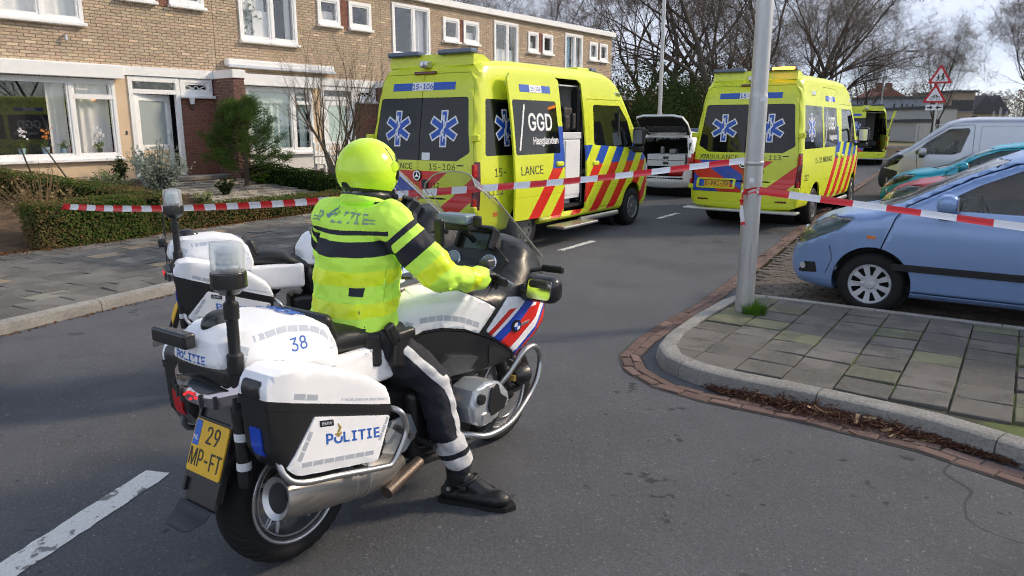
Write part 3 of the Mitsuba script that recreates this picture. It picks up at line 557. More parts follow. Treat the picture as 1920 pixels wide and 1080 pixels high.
def branches(base, height, levels, seed, r0, spread=0.5, up=0.5, kids=(3, 4), len0=0.35, shrink=0.72, lean=(0, 0), sides=(7, 5, 4, 3, 3, 3), wob=0.12, start=1.0, first=None):
    """tapered limbs that fork; returns the mesh of the trunk, the mesh of the rest, and the tips"""
    r = np.random.default_rng(seed); parts = {0: [], 1: []}; tips = []
    def grow(p, d, L, rad, lev):
        n = 5 if lev < 2 else 3; q = [p]; dd = d.copy(); rr = [rad]
        for i in range(n):
            dd = dd + r.normal(0, wob, 3) + np.array([0, 0, up * 0.12 * (1 if lev else 0)]); dd /= np.linalg.norm(dd); q.append(q[-1] + dd * L / n); rr.append(rad * (1 - 0.45 * (i + 1) / n))
        if lev == levels: rr[-1] = rad * 0.25
        parts[0 if lev == 0 else 1].append(tube(q, rr, sides[min(lev, 5)], cap=lev < 2))
        if lev == levels: tips.append(q[-1]); return
        m = r.integers(kids[0], kids[1] + 1) + (1 if lev == 0 else 0)
        for i in range(m):
            f = 1.0 if i == 0 else r.uniform(0.35, 1.0); j = f * n; k = min(int(j), n - 1); s = q[k] + (q[k + 1] - q[k]) * (j - k); base_d = (q[k + 1] - q[k]) / np.linalg.norm(q[k + 1] - q[k])
            side = r.normal(size=3); side -= base_d * (side @ base_d); side /= np.linalg.norm(side)
            ang = spread * (0.35 if i == 0 else r.uniform(0.7, 1.35)); nd = base_d * math.cos(ang) + side * math.sin(ang); nd[2] += up * 0.25; nd /= np.linalg.norm(nd)
            grow(s, nd, L * shrink * r.uniform(0.8, 1.15), rr[k] * (0.75 if i == 0 else r.uniform(0.42, 0.62)), lev + 1)
    for b in (first or [(np.array(lean + (1.0,)), 1.0)]):
        d = np.array(b[0], float); grow(np.asarray(base, float), d / np.linalg.norm(d), height * len0 * b[1], r0 * (1 if not first else 0.7), 0)
    return cat(parts[0]), cat(parts[1]), np.array(tips)
# pine
p_ = on_garden(0.45, -1.9)
t = Thing('pine_tree', 'small dark green pine in front of the red brick wing wall', 'tree', frame(p_[0], p_[1], 0, p_[2]))
t.add('trunk', tube([(0, 0, 0), (0.03, 0, 0.6), (-0.02, 0.02, 1.2), (0.02, 0, 1.95)], [0.06, 0.05, 0.035, 0.01], 8), 'bark')
rp_ = np.random.default_rng(5); tips, lb = [], []
for i in range(54):
    z = 0.22 + 1.66 * (i / 54) ** 0.9; a = i * 2.4 + rp_.normal(0, .3); L = (1.15 * (1 - z / 2.2) + 0.16) * rp_.uniform(0.65, 1.1); e = np.array([math.cos(a), math.sin(a), 0.45])
    q = np.array([(0, 0, z), e * (L * 0.5, L * .5, L * .3) + (0, 0, z), e * (L, L, L * .9) + (0, 0, z)]); lb.append(tube(q, [0.016, .011, .006], 4, False))
    for f in (0.45, 0.65, 0.85, 1.0): tips.append((q[0] * (1 - f) + q[2] * f + rp_.normal(0, .04, 3), e))
t.add('branch', cat(lb), 'bark')
V = []; F = []; n = 0
for c, e in tips:
    for j in range(115):
        d = rp_.normal(size=3) * (1, 1, .8) + e * 0.9; d /= np.linalg.norm(d); b0_ = c + rp_.normal(0, .055, 3); L = rp_.uniform(.07, .13); s_ = np.cross(d, rp_.normal(size=3)); s_ /= np.linalg.norm(s_)
        V += [b0_ - s_ * .005, b0_ + s_ * .005, b0_ + d * L]; F.append([n, n + 1, n + 2]); n += 3
t.add('needles', mk(V, F), 'needle', False, kind='stuff')
# bare multi-stemmed small tree
p_ = on_garden(2.0, -3.3)
tr, br, tips = branches((0, 0, 0), 4.2, 4, 21, 0.075, spread=0.42, up=0.35, kids=(3, 4), len0=0.33, shrink=0.7, wob=0.1,
    first=[((-0.42, 0.1, 1), 1.0), ((-0.12, -0.2, 1), 1.15), ((0.25, 0.1, 1), 1.1), ((0.42, -0.05, 1), 0.9), ((0.1, 0.25, 1), 1.0)])
t = Thing('bare_tree', 'bare many-stemmed garden tree in front of the house with the awning box', 'tree', frame(p_[0], p_[1], 0, p_[2] - .05)); t.add('trunk', tr, 'bark_light'); t.add('crown', br, 'twig', kind='stuff')
def shrub(name, label, cat_, p, size, n, ls, m, aspect=0.5, stems=14, hole=0.0, seed=1, stemmat='twig'):
    r = np.random.default_rng(seed); t = Thing(name, label, cat_, frame(p[0], p[1], 0, p[2])); sx_, sy_, sz_ = size; pts, st = [], []
    for i in range(stems):
        a = r.uniform(0, 2 * PI); k = math.sqrt(r.random()); e = np.array([math.cos(a) * sx_ * k, math.sin(a) * sy_ * k, sz_ * (1 - 0.45 * k) * r.uniform(.75, 1.1)])
        q = smoothpath([(0.08 * e[0], .08 * e[1], -.03), e * (.45, .45, .5), e], 4); st.append(tube(q, np.linspace(.012, .004, len(q)) * max(sz_, .4), 4, False))
        for f in r.uniform(0.25, 1, n // stems): j = f * (len(q) - 1); k_ = min(int(j), len(q) - 2); pts.append(q[k_] + (q[k_ + 1] - q[k_]) * (j - k_) + r.normal(0, .05 * max(sz_, .5), 3))
    pts = np.array(pts); pts[:, 2] = np.abs(pts[:, 2]); N = pts * (1, 1, .6) + (0, 0, .25); N /= np.linalg.norm(N, axis=1)[:, None]
    t.add('stem', cat(st), stemmat); t.add('leaf', leaves(pts, N, ls, aspect, r, 0.8), m, False, kind='stuff'); return t
shrub('shrub', 'tall silvery grey shrub beside the white front door', 'shrub', on_garden(-2.0, -2.6), (0.72, 0.7, 1.3), 3600, 0.038, 'leaf_silver', 0.4, 34, seed=2)
shrub('shrub', 'round variegated pale shrub under the large window', 'shrub', on_garden(-2.85, -2.1), (0.6, 0.45, 0.62), 2200, 0.035, 'leaf_pale', 0.55, 26, seed=3)
shrub('shrub', 'small dark-leaved plant between the garden path and the pavement', 'shrub', on_garden(-0.6, -2.75), (0.28, 0.28, 0.48), 260, 0.045, 'leaf_ever', 0.5, 10, seed=4)
shrub('shrub', 'pale flowering low plant behind the first beacon mast', 'shrub', on_garden(-1.4, -3.2), (0.35, 0.3, 0.25), 500, 0.03, 'leaf_pale', 0.6, 14, seed=5)
shrub('shrub', 'upright fresh green plant at the foot of the pine', 'shrub', on_garden(0.9, -1.75), (0.3, 0.3, 0.42), 160, 0.08, 'grass_blade', 0.22, 14, seed=6)
shrub('shrub', 'yellowish green shrub against the dark hedge', 'shrub', on_garden(1.75, -2.6), (0.32, 0.32, 0.5), 420, 0.04, 'leaf_pale', 0.45, 12, seed=7)
shrub('shrub', 'thin bare bush standing before the pale green curtains', 'shrub', on_garden(3.0, -2.4), (0.45, 0.45, 1.5), 600, 0.02, 'leaf_brown', 0.5, 26, seed=8)
shrub('shrub', 'dark evergreen tub plant by the cream wall left of the door', 'shrub', on_garden(-1.75, -0.45), (0.2, 0.2, 0.75), 900, 0.03, 'leaf_ever', 0.5, 14, seed=9)
shrub('dead_hydrangea', 'dry straw-coloured stalks where the barrier tape is tied', 'plant', on_garden(-5.0, -4.9), (0.6, 0.6, 1.15), 600, 0.03, 'straw', 0.7, 60, seed=10, stemmat='straw')
# garden seats
g_ = on_garden(3.9, -1.7)
t = Thing('garden_bench', 'white slatted bench below the window with pale green curtains', 'bench', frame(g_[0] - .25, g_[1] + .2, 52.6, g_[2]))
for i in range(15): t.add('slat', bx(-0.85 + .12 * i - .022, -0.85 + .12 * i + .022, .22, .245, .38, .9), 'white_wood')
for i in range(4): t.add('seat_slat', bx(-.9, .9, -.2 + .11 * i, -.11 + .11 * i, .40, .425), 'white_wood')
t.add('rail', bx(-.92, .92, .21, .26, .9, .96, .01), 'white_wood')
for x_ in (-.88, .88):
    for y_ in (-.18, .23): t.add('leg', bx(x_ - .03, x_ + .03, y_ - .03, y_ + .03, 0, .4 if y_ < 0 else .95), 'white_wood')
    t.add('arm', bx(x_ - .04, x_ + .04, -.22, .21, .60, .63), 'white_wood')
t = Thing('garden_chair', 'white wooden armchair with a fan-shaped slatted back', 'chair', frame(*on_garden(3.1, -2.6)[:2], 20, on_garden(3.1, -2.6)[2]))
for i in range(7):
    a = (i - 3) * 0.085; t.add('back_slat', put(bx(-.04, .04, -.012, .012, .25, 1.0 - .02 * (i - 3) ** 2, .004), basis((0.09 * (i - 3), .22, 0), (math.cos(a), 0, -math.sin(a)), (0.2 * math.sin(a), 1, -.28))), 'white_wood')
for i in range(5): t.add('seat_slat', bx(-.28, .28, -.3 + .1 * i, -.22 + .1 * i, .36 - .02 * i, .38 - .02 * i), 'white_wood')
for s_ in (-1, 1):
    t.add('arm', bx(s_ * .36 - .06, s_ * .36 + .06, -.36, .3, .55, .575, .006), 'white_wood'); t.add('leg', bx(s_ * .31 - .02, s_ * .31 + .02, -.33, -.22, 0, .55), 'white_wood'); t.add('leg', bx(s_ * .31 - .02, s_ * .31 + .02, .12, .22, 0, .55), 'white_wood')
for i_, (a_, b_, c_) in enumerate((((-3.35, -.25, .02), (-3.75, -.75, 1.0), 'dark stake leaning against the cream panel under the large window'), ((-2.75, -.5, .02), (-3.15, -.3, .85), 'second thin stake under the large window, right of the leaning one'))):
    P_ = [np.array(on_garden(q[0], q[1])) + (0, 0, q[2]) for q in (a_, b_)]; t = Thing('garden_stake', c_, 'stake', None, 'stakes under the large window'); t.add('rod', cyl(P_[0], P_[1], .018, .014, 8), 'bark'); t.add('cord', tube([P_[1] * .2 + P_[0] * .8, P_[1] * .2 + P_[0] * .8 + (.5, -.1, .02)], .006, 5), 'bark')
# dead leaves along the hedge and kerbs
def litter(name, label, pts, m, size):
    pts = np.asarray(pts); t = Thing(name, None, None, kind='stuff'); labels[t.key] = {'kind': 'stuff', 'label': label, 'category': 'leaves'}
    t.add(None, leaves(pts, np.tile((0, 0, 1.0), (len(pts), 1)), size, 0.5, rng, 0.5, curl=0.3), m, False)
n = 1100; s = rng.uniform(4.2, 11.5, n); q = apply(S, np.column_stack([s, lerp_line(PB, s) - np.abs(rng.normal(0, .16, n)) + .08, np.full(n, 0.112) + rng.random(n) * .012])); litter('fallen_leaves', 'brown fallen leaves along the foot of the hedges', q, 'leaf_dead', 0.022)
n = 500; h_ = np.column_stack([rng.uniform(-5, 2, n), -rng.uniform(0.6, 5, n)]); w_ = apply(H, np.column_stack([h_, np.zeros(n)])); w_[:, 2] = garden_z(w_[:, :2]) + .02; litter('garden_leaves', 'brown leaves lying on the garden soil', w_, 'leaf_dead', 0.03)
# ---------------------------------------------------------------- vehicles: one body surface, cut into panels
def rot_xz(m):
    """a mesh extruded from a side-view polygon (x, z) along +z becomes one standing along y"""
    m = m.copy(); m.vertices = m.vertices[:, [0, 2, 1]]; m.invert(); return m
class Body:
    """side outline (x, z) + half width W(x, z); edges rolled over with radius r; open = wheel arches"""
    def __init__(s, outline, W, r=0.12, g=0.06, fine=0.02, arches=(), rz=None, thick=0.03, crown=0.03, soft=0.05):
        P = Polygon(outline).buffer(0); P = P.buffer(-soft, quad_segs=6).buffer(2 * soft, quad_segs=6).buffer(-soft, quad_segs=6); s.soft = soft
        s.P = P; b = P.exterior; x0, z0, x1, z1 = P.bounds
        n = int(b.length / (g * 0.7)); ring_ = [b.interpolate(i / n, normalized=True).coords[0] for i in range(n)]
        Q = Polygon(ring_).buffer(0)
        rings = [Q]
        V, F = s.tri(Q, g, r, fine if False else r)
        s.W, s.r = W, r
        bd = Q.exterior; d = shapely.distance(bd, shapely.points(V)); w = W(V[:, 0], V[:, 1]); rr = np.minimum(r, w * 0.8)
        y = w - rr + np.sqrt(np.maximum(rr ** 2 - np.maximum(rr - d, 0) ** 2, 0))
        # boundary loop
        E = np.sort(np.vstack([F[:, [0, 1]], F[:, [1, 2]], F[:, [2, 0]]]), 1); u, c = np.unique(E, axis=0, return_counts=True); be = u[c == 1]
        H_ = np.vstack([F[:, [0, 1]], F[:, [1, 2]], F[:, [2, 0]]]); keyset = {tuple(e) for e in be}; dire = [tuple(e) for e in H_ if tuple(sorted(e)) in keyset]
        nv = len(V); L = np.column_stack([V[:, 0], -y, V[:, 1]]); R = np.column_stack([V[:, 0], y, V[:, 1]])
        mid = [np.linspace(-1, 1, 13)[1:-1]]; nm = 11; bi = sorted({i for e in dire for i in e}); mp = {i: k for k, i in enumerate(bi)}
        ts = np.linspace(-1, 1, nm + 2)
        # outward normal of the outline at the boundary, for a slight crown across the body
        nx = np.zeros((nv, 2))
        for a, b_ in dire: e = V[b_] - V[a]; q = np.array([e[1], -e[0]]) / max(np.linalg.norm(e), 1e-9); nx[a] += q; nx[b_] += q
        nx /= np.maximum(np.linalg.norm(nx, axis=1), 1e-9)[:, None]
        VV = [L, R]; 
        for t in ts[1:-1]:
            q = V[bi] + nx[bi] * (crown * (1 - t * t))[..., None] if crown else V[bi]
            VV.append(np.column_stack([q[:, 0], t * y[bi], q[:, 1]]))
        def idx(i, k): return i if k == 0 else nv + i if k == nm + 1 else 2 * nv + (k - 1) * len(bi) + mp[i]
        FF = [F, F[:, ::-1] + nv]; G = []
        for a, b_ in dire:
            for k in range(nm + 1): p, q, t, u_ = idx(a, k), idx(b_, k), idx(b_, k + 1), idx(a, k + 1); G += [[q, p, u_], [q, u_, t]]
        FF.append(np.array(G)); m = mk(np.vstack(VV), np.vstack(FF))
        m.merge_vertices(digits_vertex=7)
        if m.volume < 0: m.invert()
        s.mesh = m; out = mf(m); nrm = m.vertex_normals
        inn = mf(mk(m.vertices - nrm * thick, m.faces)); s.solid = out; s.shell = out - inn; s.inner = inn
        for ax, az, ar in arches: s.shell = s.shell - s.prism(Point(ax, az).buffer(ar, quad_segs=12)); 
    def hit(s, P, side):
        """points on the body seen from the right (-1), left (1) or behind (0)"""
        P = np.atleast_2d(np.asarray(P, float)); D = np.tile((1.0, 0, 0) if side == 0 else (0, -side, 0.0), (len(P), 1)); O = P.copy()
        if side == 0: O[:, 0] = -5
        else: O[:, 1] = side * 5
        loc, ir, it = s.mesh.ray.intersects_location(O, D, multiple_hits=False); N = np.tile(-D[0], (len(P), 1)); out = P.copy(); out[ir] = loc; N[ir] = s.mesh.face_normals[it]; return out, N
    def decal(s, m, c, side, h=0.0):
        """lay a flat mesh (u right, v up, w outwards) on the body; c = (y, z) behind or (x, z) at a side"""
        if len(m.faces) < 400 and np.ptp(m.vertices[:, :2], axis=0).max() > .08: m = mk(*trimesh.remesh.subdivide_to_size(m.vertices, m.faces, .05))
        v = np.asarray(m.vertices); q = np.zeros((len(v), 3)); q[:, 2] = c[1] + v[:, 1]
        if side == 0: q[:, 1] = c[0] - v[:, 0]
        else: q[:, 0] = c[0] + (v[:, 0] if side < 0 else -v[:, 0])
        p, N = s.hit(q, side); r = m.copy(); r.vertices = p + (N * 0 + (np.array((-1, 0, 0.0)) if side == 0 else np.array((0, side, 0.0)))) * (v[:, 2:] + h); r.fix_normals() if False else None
        return r
    @staticmethod
    def tri(Q, g, r, fine):
        x0, z0, x1, z1 = Q.bounds
        def lines(a, b): e = np.array([0, .12, .3, .6, 1.0]) * r; return np.unique(np.round(np.concatenate([a - .002 + e, np.linspace(a + 1.2 * r, b - 1.2 * r, max(int((b - a - 2.4 * r) / g), 2)), b + .002 - e]), 5))
        V, F, _ = gridtri(Q, g, lines(x0, x1), lines(z0, z1)); return V, F
    def prism(s, poly, y0=-2.0, y1=2.0): return mf_prism(poly, y0, y1)
    def cut(s, poly, side, gap=0.0):
        """take the panel inside poly (side view; side -1 right, 1 left, 0 both) out of the shell"""
        y0, y1 = (-2, -0.02) if side < 0 else (0.02, 2) if side > 0 else (-2, 2)
        q = poly.buffer(-gap) if gap else poly
        piece = s.shell ^ s.prism(q, y0, y1); s.shell = s.shell - s.prism(poly.buffer(gap * 0.6) if gap else poly, y0, y1); return piece
    def cutx(s, poly, x0, x1, gap=0.0):
        """the same seen from behind or in front: poly in (y, z), between x0 and x1"""
        q = poly.buffer(-gap) if gap else poly
        pr = lambda g: xprism(g, x0, x1)
        piece = s.shell ^ pr(q); s.shell = s.shell - pr(poly.buffer(gap * 0.6) if gap else poly); return piece
def to_cs(poly):
    out = []
    for g in getattr(poly, 'geoms', [poly]): out.append(np.array(g.exterior.coords)[:-1]); out += [np.array(h.coords)[:-1] for h in g.interiors]
    return m3.CrossSection(out, m3.FillRule.EvenOdd)
def mf_prism(poly, y0, y1): return to_cs(poly).extrude(y1 - y0).rotate((90, 0, 0)).translate((0, y1, 0))
def xprism(poly, x0, x1): return to_cs(poly).extrude(x1 - x0).rotate((90, 0, 90)).translate((x0, 0, 0))
def push(m, d):
    """move a cut piece (glass) a little along the body's inside"""
    return shift(tm(m), d)
def interp(xs, ys): return lambda v: np.interp(v, xs, ys)

def alloy(t, c, R, w, rim, side, spokes, tyre_r, style, parent=None, name='wheel'):
    """tyre and rim with holes or spokes; axle along y, outer face towards side"""
    x, y, z = c; o = y + side * w / 2
    wk = t.add(name, lathe([(rim * .97, -w / 2 + .01), (rim + .012, -w / 2), (R - .05, -w / 2), (R - .02, -w / 2 + .018), (R, -w / 2 + .05), (R, w / 2 - .05), (R - .02, w / 2 - .018), (R - .05, w / 2), (rim + .012, w / 2), (rim * .97, w / 2 - .01)], 40, 'y', c, cap=False), 'black_rubber', 40)
    d = -side
    prof = [(rim * .99, 0.012), (rim * .94, 0.0), (rim * .90, 0.012), (rim * .86, 0.05)]
    hub = [(0.0, 0.02), (0.03, 0.012), (0.045, 0.02), (rim * .33, 0.03)]
    def toy(m): q = m.copy(); v = q.vertices.copy(); q.vertices = np.column_stack([x + v[:, 0], o + d * v[:, 2], z + v[:, 1]]); q.fix_normals(); return q
    t.add('rim', toy(loft([np.column_stack([r * np.cos(a_), r * np.sin(a_), np.full(40, h)]) for r, h in [(rim * .985, .03)] + prof for a_ in [np.arange(40) * PI / 20]], cap=False)), style[0], 40, parent=wk)
    t.add('rim_barrel', toy(loft([np.column_stack([r * np.cos(a_), r * np.sin(a_), np.full(32, h)]) for r, h in [(rim * .88, .03), (rim * .86, w * .8), (0.02, w * .8)] for a_ in [np.arange(32) * PI / 16]], cap=False)), 'black_plastic', 40, parent=wk)
    disc = Point(0, 0).buffer(rim * .9, quad_segs=16)
    cuts = []
    for i in range(spokes):
        a = i * 2 * PI / spokes + .3; ca, sa = math.cos(a), math.sin(a)
        if style[1] == 'steel': cuts.append(Point(ca * rim * .66, sa * rim * .66).buffer(rim * .095))
        else:
            h = style[2]; q = Polygon([(rim * .42, -h * .35 * rim), (rim * .84, -h * rim), (rim * .86, 0), (rim * .84, h * rim * .8), (rim * .42, h * .2 * rim)]).buffer(-.008).buffer(.008)
            cuts.append(affinity.rotate(q, math.degrees(a), origin=(0, 0)))
    f = ext(disc.difference(shapely.union_all(cuts)), 0.018, 0.016); v = f.vertices; rr = np.linalg.norm(v[:, :2], axis=1); f = f.copy(); f.vertices = v + np.column_stack([v[:, 0] * 0, v[:, 0] * 0, (style[3] if len(style) > 3 else 0.0) * (1 - rr / rim)])
    t.add('wheel_face', toy(f), style[0], 35, parent=wk)
    t.add('hub_cap', toy(lathe([(0.0, 0.0), (rim * .2, 0.002), (rim * .24, 0.012), (rim * .26, 0.03)], 20)), style[0], 40, parent=wk)
    return wk
STEEL = ('wheel_steel', 'steel')
mat('wheel_steel', (0.2, 0.205, 0.21), 0.4, metal=0.6); mat('wheel_alloy', (0.72, 0.74, 0.77), 0.3, metal=0.5)
# paints; (side markings are flat film on the flanks, in the vehicle's own side view: uv = x, z)
YEL, REDC, BLUC = (0.63, 0.71, 0.03), (0.62, 0.02, 0.012), (0.012, 0.07, 0.42)
mat('ambulance_yellow', YEL, 0.32, coat=0.6)
def side_marks(p, n, uv):
    x, z = uv.x, uv.y; k = (x - 0.92 * z - 1.62) / 0.62; f = k - dr.floor(k)
    on = (f < 0.5) & (k > 0) & (z < 1.50) & (z > 0.40) & (x > 1.7) & (x < 5.75)
    tall = (x > 2.72 + 0.28 * (z - 1.2)) & (x < 3.08) & (z > 1.2) & (z < 1.80) & (x > 1.62 + 0.92 * 1.2 + (z - 1.2) * 0.25)
    c = dr.select(tall | (on & (z > 1.19)), mi.Color3f(*BLUC), dr.select(on, mi.Color3f(*REDC), mi.Color3f(*YEL)))
    line = (dr.abs(z - 0.82) < 0.004) & (x > 1.5) & (x < 5.2)
    return dr.select(line, c * 0.75, c)
mat('ambulance_side', proc(side_marks), 0.3, coat=0.6)
def rear_marks(p, n, uv):
    y, z = uv.x, uv.y
    L = (y > 0.0); band = (z > 0.56) & (z < 1.205)
    v = (1.205 - z) - 0.63 * (0.95 - y)            # left leaf: a blue band falling towards the middle on red
    left = dr.select(((v < -.07) & (v > -.34)) | (v > .22), mi.Color3f(*BLUC), mi.Color3f(*REDC))
    w = z - 0.56 + 0.82 * y                        # right leaf: a red band rising to the right on yellow
    right = dr.select(((w > -.49) & (w < -.18)) | (w > .22), mi.Color3f(*REDC), mi.Color3f(*YEL))
    return dr.select(band, dr.select(L, left, right), mi.Color3f(*YEL))
mat('ambulance_rear', proc(rear_marks), 0.3, coat=0.6)
mat('tinted_glass', (0.005, 0.006, 0.007), 0.04, spec=0.4, coat=0.1)
scene['clear_glass'] = {'type': 'thindielectric', 'int_ior': 1.6}
mat('star_blue', (0.015, 0.09, 0.45), 0.4); mat('film_white', (0.78, 0.79, 0.8), 0.4); mat('print_dark', (0.03, 0.03, 0.025), 0.5); mat('print_grey', (0.16, 0.16, 0.12), 0.5)
mat('lamp_red', (0.42, 0.008, 0.01), 0.12, coat=1.0); mat('lamp_dark_red', (0.1, 0.004, 0.006), 0.12, coat=1.0); mat('lamp_clear', (0.6, 0.62, 0.64), 0.08, spec=0.8, coat=1.0, metal=0.4); mat('lamp_orange', (0.7, 0.2, 0.01), 0.2, coat=1.0)
mat('lightbar', (0.06, 0.085, 0.14), 0.08, coat=1.0); mat('plate_yellow', (0.72, 0.42, 0.015), 0.4); mat('plate_blue', (0.02, 0.12, 0.5), 0.4)
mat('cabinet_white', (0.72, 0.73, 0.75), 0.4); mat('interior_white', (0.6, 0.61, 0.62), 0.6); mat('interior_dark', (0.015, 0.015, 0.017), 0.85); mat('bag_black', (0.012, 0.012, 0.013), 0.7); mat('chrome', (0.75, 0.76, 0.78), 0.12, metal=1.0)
scene['led_amber'] = {'type': 'diffuse', 'reflectance': rgb((0.5, 0.2, 0.02))}
def star_of_life(R):
    arm = box(-0.17 * R, -R, 0.17 * R, R); P = shapely.union_all([affinity.rotate(arm, a, origin=(0, 0)) for a in (0, 60, 120)])
    snake = LineString([(0.0, -.75 * R), (0, .78 * R)]).buffer(.028 * R).union(LineString([(R * .14 * math.sin(z * 7.2) * (1 - .3 * z), z * R) for z in np.linspace(-.55, .72, 40)]).buffer(.05 * R))
    return P.buffer(.085 * R, join_style='mitre'), P, snake
def decal(m, M): return put(m, M)
AMB_OUT = [(0.10, .36), (0.02, .44), (0.02, .78), (0.06, .84), (0.08, 1.25), (0.13, 1.7), (0.24, 2.36), (0.33, 2.56), (0.5, 2.66), (1.2, 2.70), (3.6, 2.71), (4.05, 2.68), (4.35, 2.58), (4.62, 2.36), (4.72, 2.22), (5.36, 1.42), (5.6, 1.28), (5.80, 1.14), (5.90, .95), (5.93, .55), (5.9, .36), (5.6, .28), (4.2, .34), (1.9, .34)]
def amb_w(x, z):
    w = np.interp(z, [.3, .5, .8, 1.1, 1.4, 1.8, 2.2, 2.5, 2.75], [.955, .985, 1.0, 1.005, .985, .945, .895, .85, .80])
    return w * np.interp(x, [0, .2, 1.0, 4.4, 5.2, 5.6, 5.93], [.975, .985, 1.0, 1.0, .975, .92, .82])
def ambulance(label, M, number, group, open_slide=False, open_rear=False, amber=False, plate='K-991-PP', detail=True):
    t = Thing('ambulance', label, 'ambulance', M, group)
    if not hasattr(ambulance, 'b'): ambulance.b = Body(AMB_OUT, amb_w, 0.11, 0.075, arches=[(1.24, .37, .43), (4.905, .37, .43)])
    B = ambulance.b; sh = B.shell; X = Body.__new__(Body); X.shell = sh; X.solid = B.solid; X.inner = B.inner
    uvs = lambda V: V[:, [0, 2]]; uvr = lambda V: V[:, [1, 2]]
    # rear doors
    D = lambda m, c, side, h=0.0: B.decal(m, c, side, h)
    outl = Polygon([(-.9, .64), (.9, .64), (.935, 1.2), (.82, 2.36), (.74, 2.50), (-.74, 2.50), (-.82, 2.36), (-.935, 1.2)])
    win = rp([(-.86, 1.46), (-.66, 1.345), (.66, 1.345), (.86, 1.46), (.82, 1.75), (.775, 2.18), (-.775, 2.18), (-.82, 1.75)], .05)
    glassr = X.cutx(win, -.2, .6); doors = []
    for sgn, q in ((1, outl.intersection(box(0.004, 0, 2, 3))), (-1, outl.intersection(box(-2, 0, -0.004, 3)))): doors.append((sgn, X.cutx(q, -.2, .75, 0.004)))
    for sgn, m in doors:
        m = tm(m); g = tm(glassr ^ xprism(box(0.006, 0, 2, 3) if sgn > 0 else box(-2, 0, -.006, 3), -1, 2)); swing = open_rear and sgn < 0
        def sw(q):
            if not swing: return q
            a = math.radians(-105); R_ = np.eye(4); R_[:2, :2] = [[math.cos(a), -math.sin(a)], [math.sin(a), math.cos(a)]]; q = shift(q, (-.1, .92, 0)); return shift(put(q, R_), (.1, -.94, 0))
        dk = t.add('rear_door', sw(m), 'ambulance_yellow' if swing else 'ambulance_rear', 30, uv=None if swing else uvr)
        t.add('window', sw(shift(g, (0.010, 0, 0))), 'tinted_glass', 30, parent=dk)
        o_, p_, s_ = star_of_life(.225); c_ = (sgn * .41, 1.77)
        t.add('star_emblem', sw(cat([D(ext(o_.difference(p_), .004), c_, 0, -.008), D(ext(s_, .004), c_, 0, -.003)])), 'film_white', False, parent=dk); t.add('star_emblem_fill', sw(D(ext(p_, .004), c_, 0, -.008)), 'star_blue', False, parent=dk)
        t.add('reflector_bar', sw(D(ext(box(-.18, -.05, .18, .05), .006), (sgn * .37, 2.33), 0)), 'star_blue', parent=dk)
        if detail: t.add('hinge', sw(bx(.08, .16, sgn * .95 - .06, sgn * .95 + .05, 1.60, 1.69, .012)), 'ambulance_yellow', parent=dk); t.add('hinge', sw(bx(.0, .08, sgn * .95 - .05, sgn * .95 + .04, .68, .76, .012)), 'ambulance_yellow', parent=dk)
        if detail: t.add('grip_slot', sw(D(ext(box(-.05, -.008, .05, .008), .004), (sgn * .72, 1.29), 0)), 'black_plastic', parent=dk)
    if not open_rear:
        t.add('number_panel', D(ext(box(-.185, -.055, .185, .055), .008), (0, 2.33), 0), 'film_white'); t.add('lettering', D(text(number, .07, .003, True), (0, 2.295), 0, .007), 'star_blue', False)
        t.add('lettering', D(text('AMBULANCE', .075, .003, sx=1.12), (.46, 1.225), 0), 'print_dark', False); t.add('lettering', D(text(number, .08, .003, sx=1.1), (-.42, 1.225), 0), 'print_dark', False); t.add('lettering', D(text('112', .065, .003), (-.30, .985), 0), 'print_dark', False)
        t.add('sticker', D(ext(box(-.07, -.05, .07, .05), .004), (-.13, 1.40), 0, -.006), 'film_white')
        pr = ext(rp([(-.36, -.09), (.36, -.09), (.36, .09), (-.36, .09)], .03).difference(rp([(-.32, -.065), (.32, -.065), (.32, .065), (-.32, .065)], .02)), .03)
        t.add('plate_recess', D(pr, (.47, .79), 0), 'ambulance_yellow'); t.add('number_plate', D(ext(box(-.26, -.055, .26, .055), .012), (.47, .785), 0), 'plate_yellow'); plate and t.add('lettering', D(text(plate, .075, .003, True, sx=.86), (.455, .75), 0, .012), 'print_dark', False); t.add('plate_band', D(ext(box(-.02, -.054, .02, .054), .014), (.71, .785), 0), 'plate_blue')
        e = t.add('badge', D(ext(Point(0, 0).buffer(.075, quad_segs=12), .02), (0, 1.14), 0), 'print_dark')
        st = shapely.union_all([affinity.rotate(Polygon([(-.012, 0), (.012, 0), (0, .055)]), a, origin=(0, 0)) for a in (0, 120, 240)] + [Point(0, 0).buffer(.066).difference(Point(0, 0).buffer(.055))]); t.add('badge_star', D(ext(st, .006), (0, 1.14), 0, .02), 'chrome', parent=e)
        t.add('rear_handle', D(ext(rp([(-.05, -.06), (.05, -.06), (.05, .06), (-.05, .06)], .02), .025), (-.14, 1.03), 0), 'black_plastic')
    # tail lamps, bumper, steps
    for sgn in (-1, 1):
        lk = X.cut(Polygon([(-.2, .71), (.15, .71), (.19, 1.34), (-.2, 1.34)]), sgn) ^ mf_prism(box(-1, 0, 1, 3), *(-2, -.80) if sgn < 0 else (.80, 2))
        k = t.add('tail_lamp', shift(tm(lk), (-.008, sgn * .006, 0)), 'lamp_dark_red', 30)
        t.add('lamp_strip', bx(-.002 + .03, .1, sgn * .955 - .016, sgn * .955 + .016, .745, .86, .006), 'lamp_red', parent=k); t.add('lamp_strip', bx(.04, .12, sgn * .955 - .022, sgn * .955 + .022, 1.14, 1.31, .006), 'lamp_red', parent=k)
        t.add('bumper_reflector', bx(.005, .03, sgn * .68 - .12, sgn * .68 + .12, .485, .515, .004), 'lamp_dark_red')
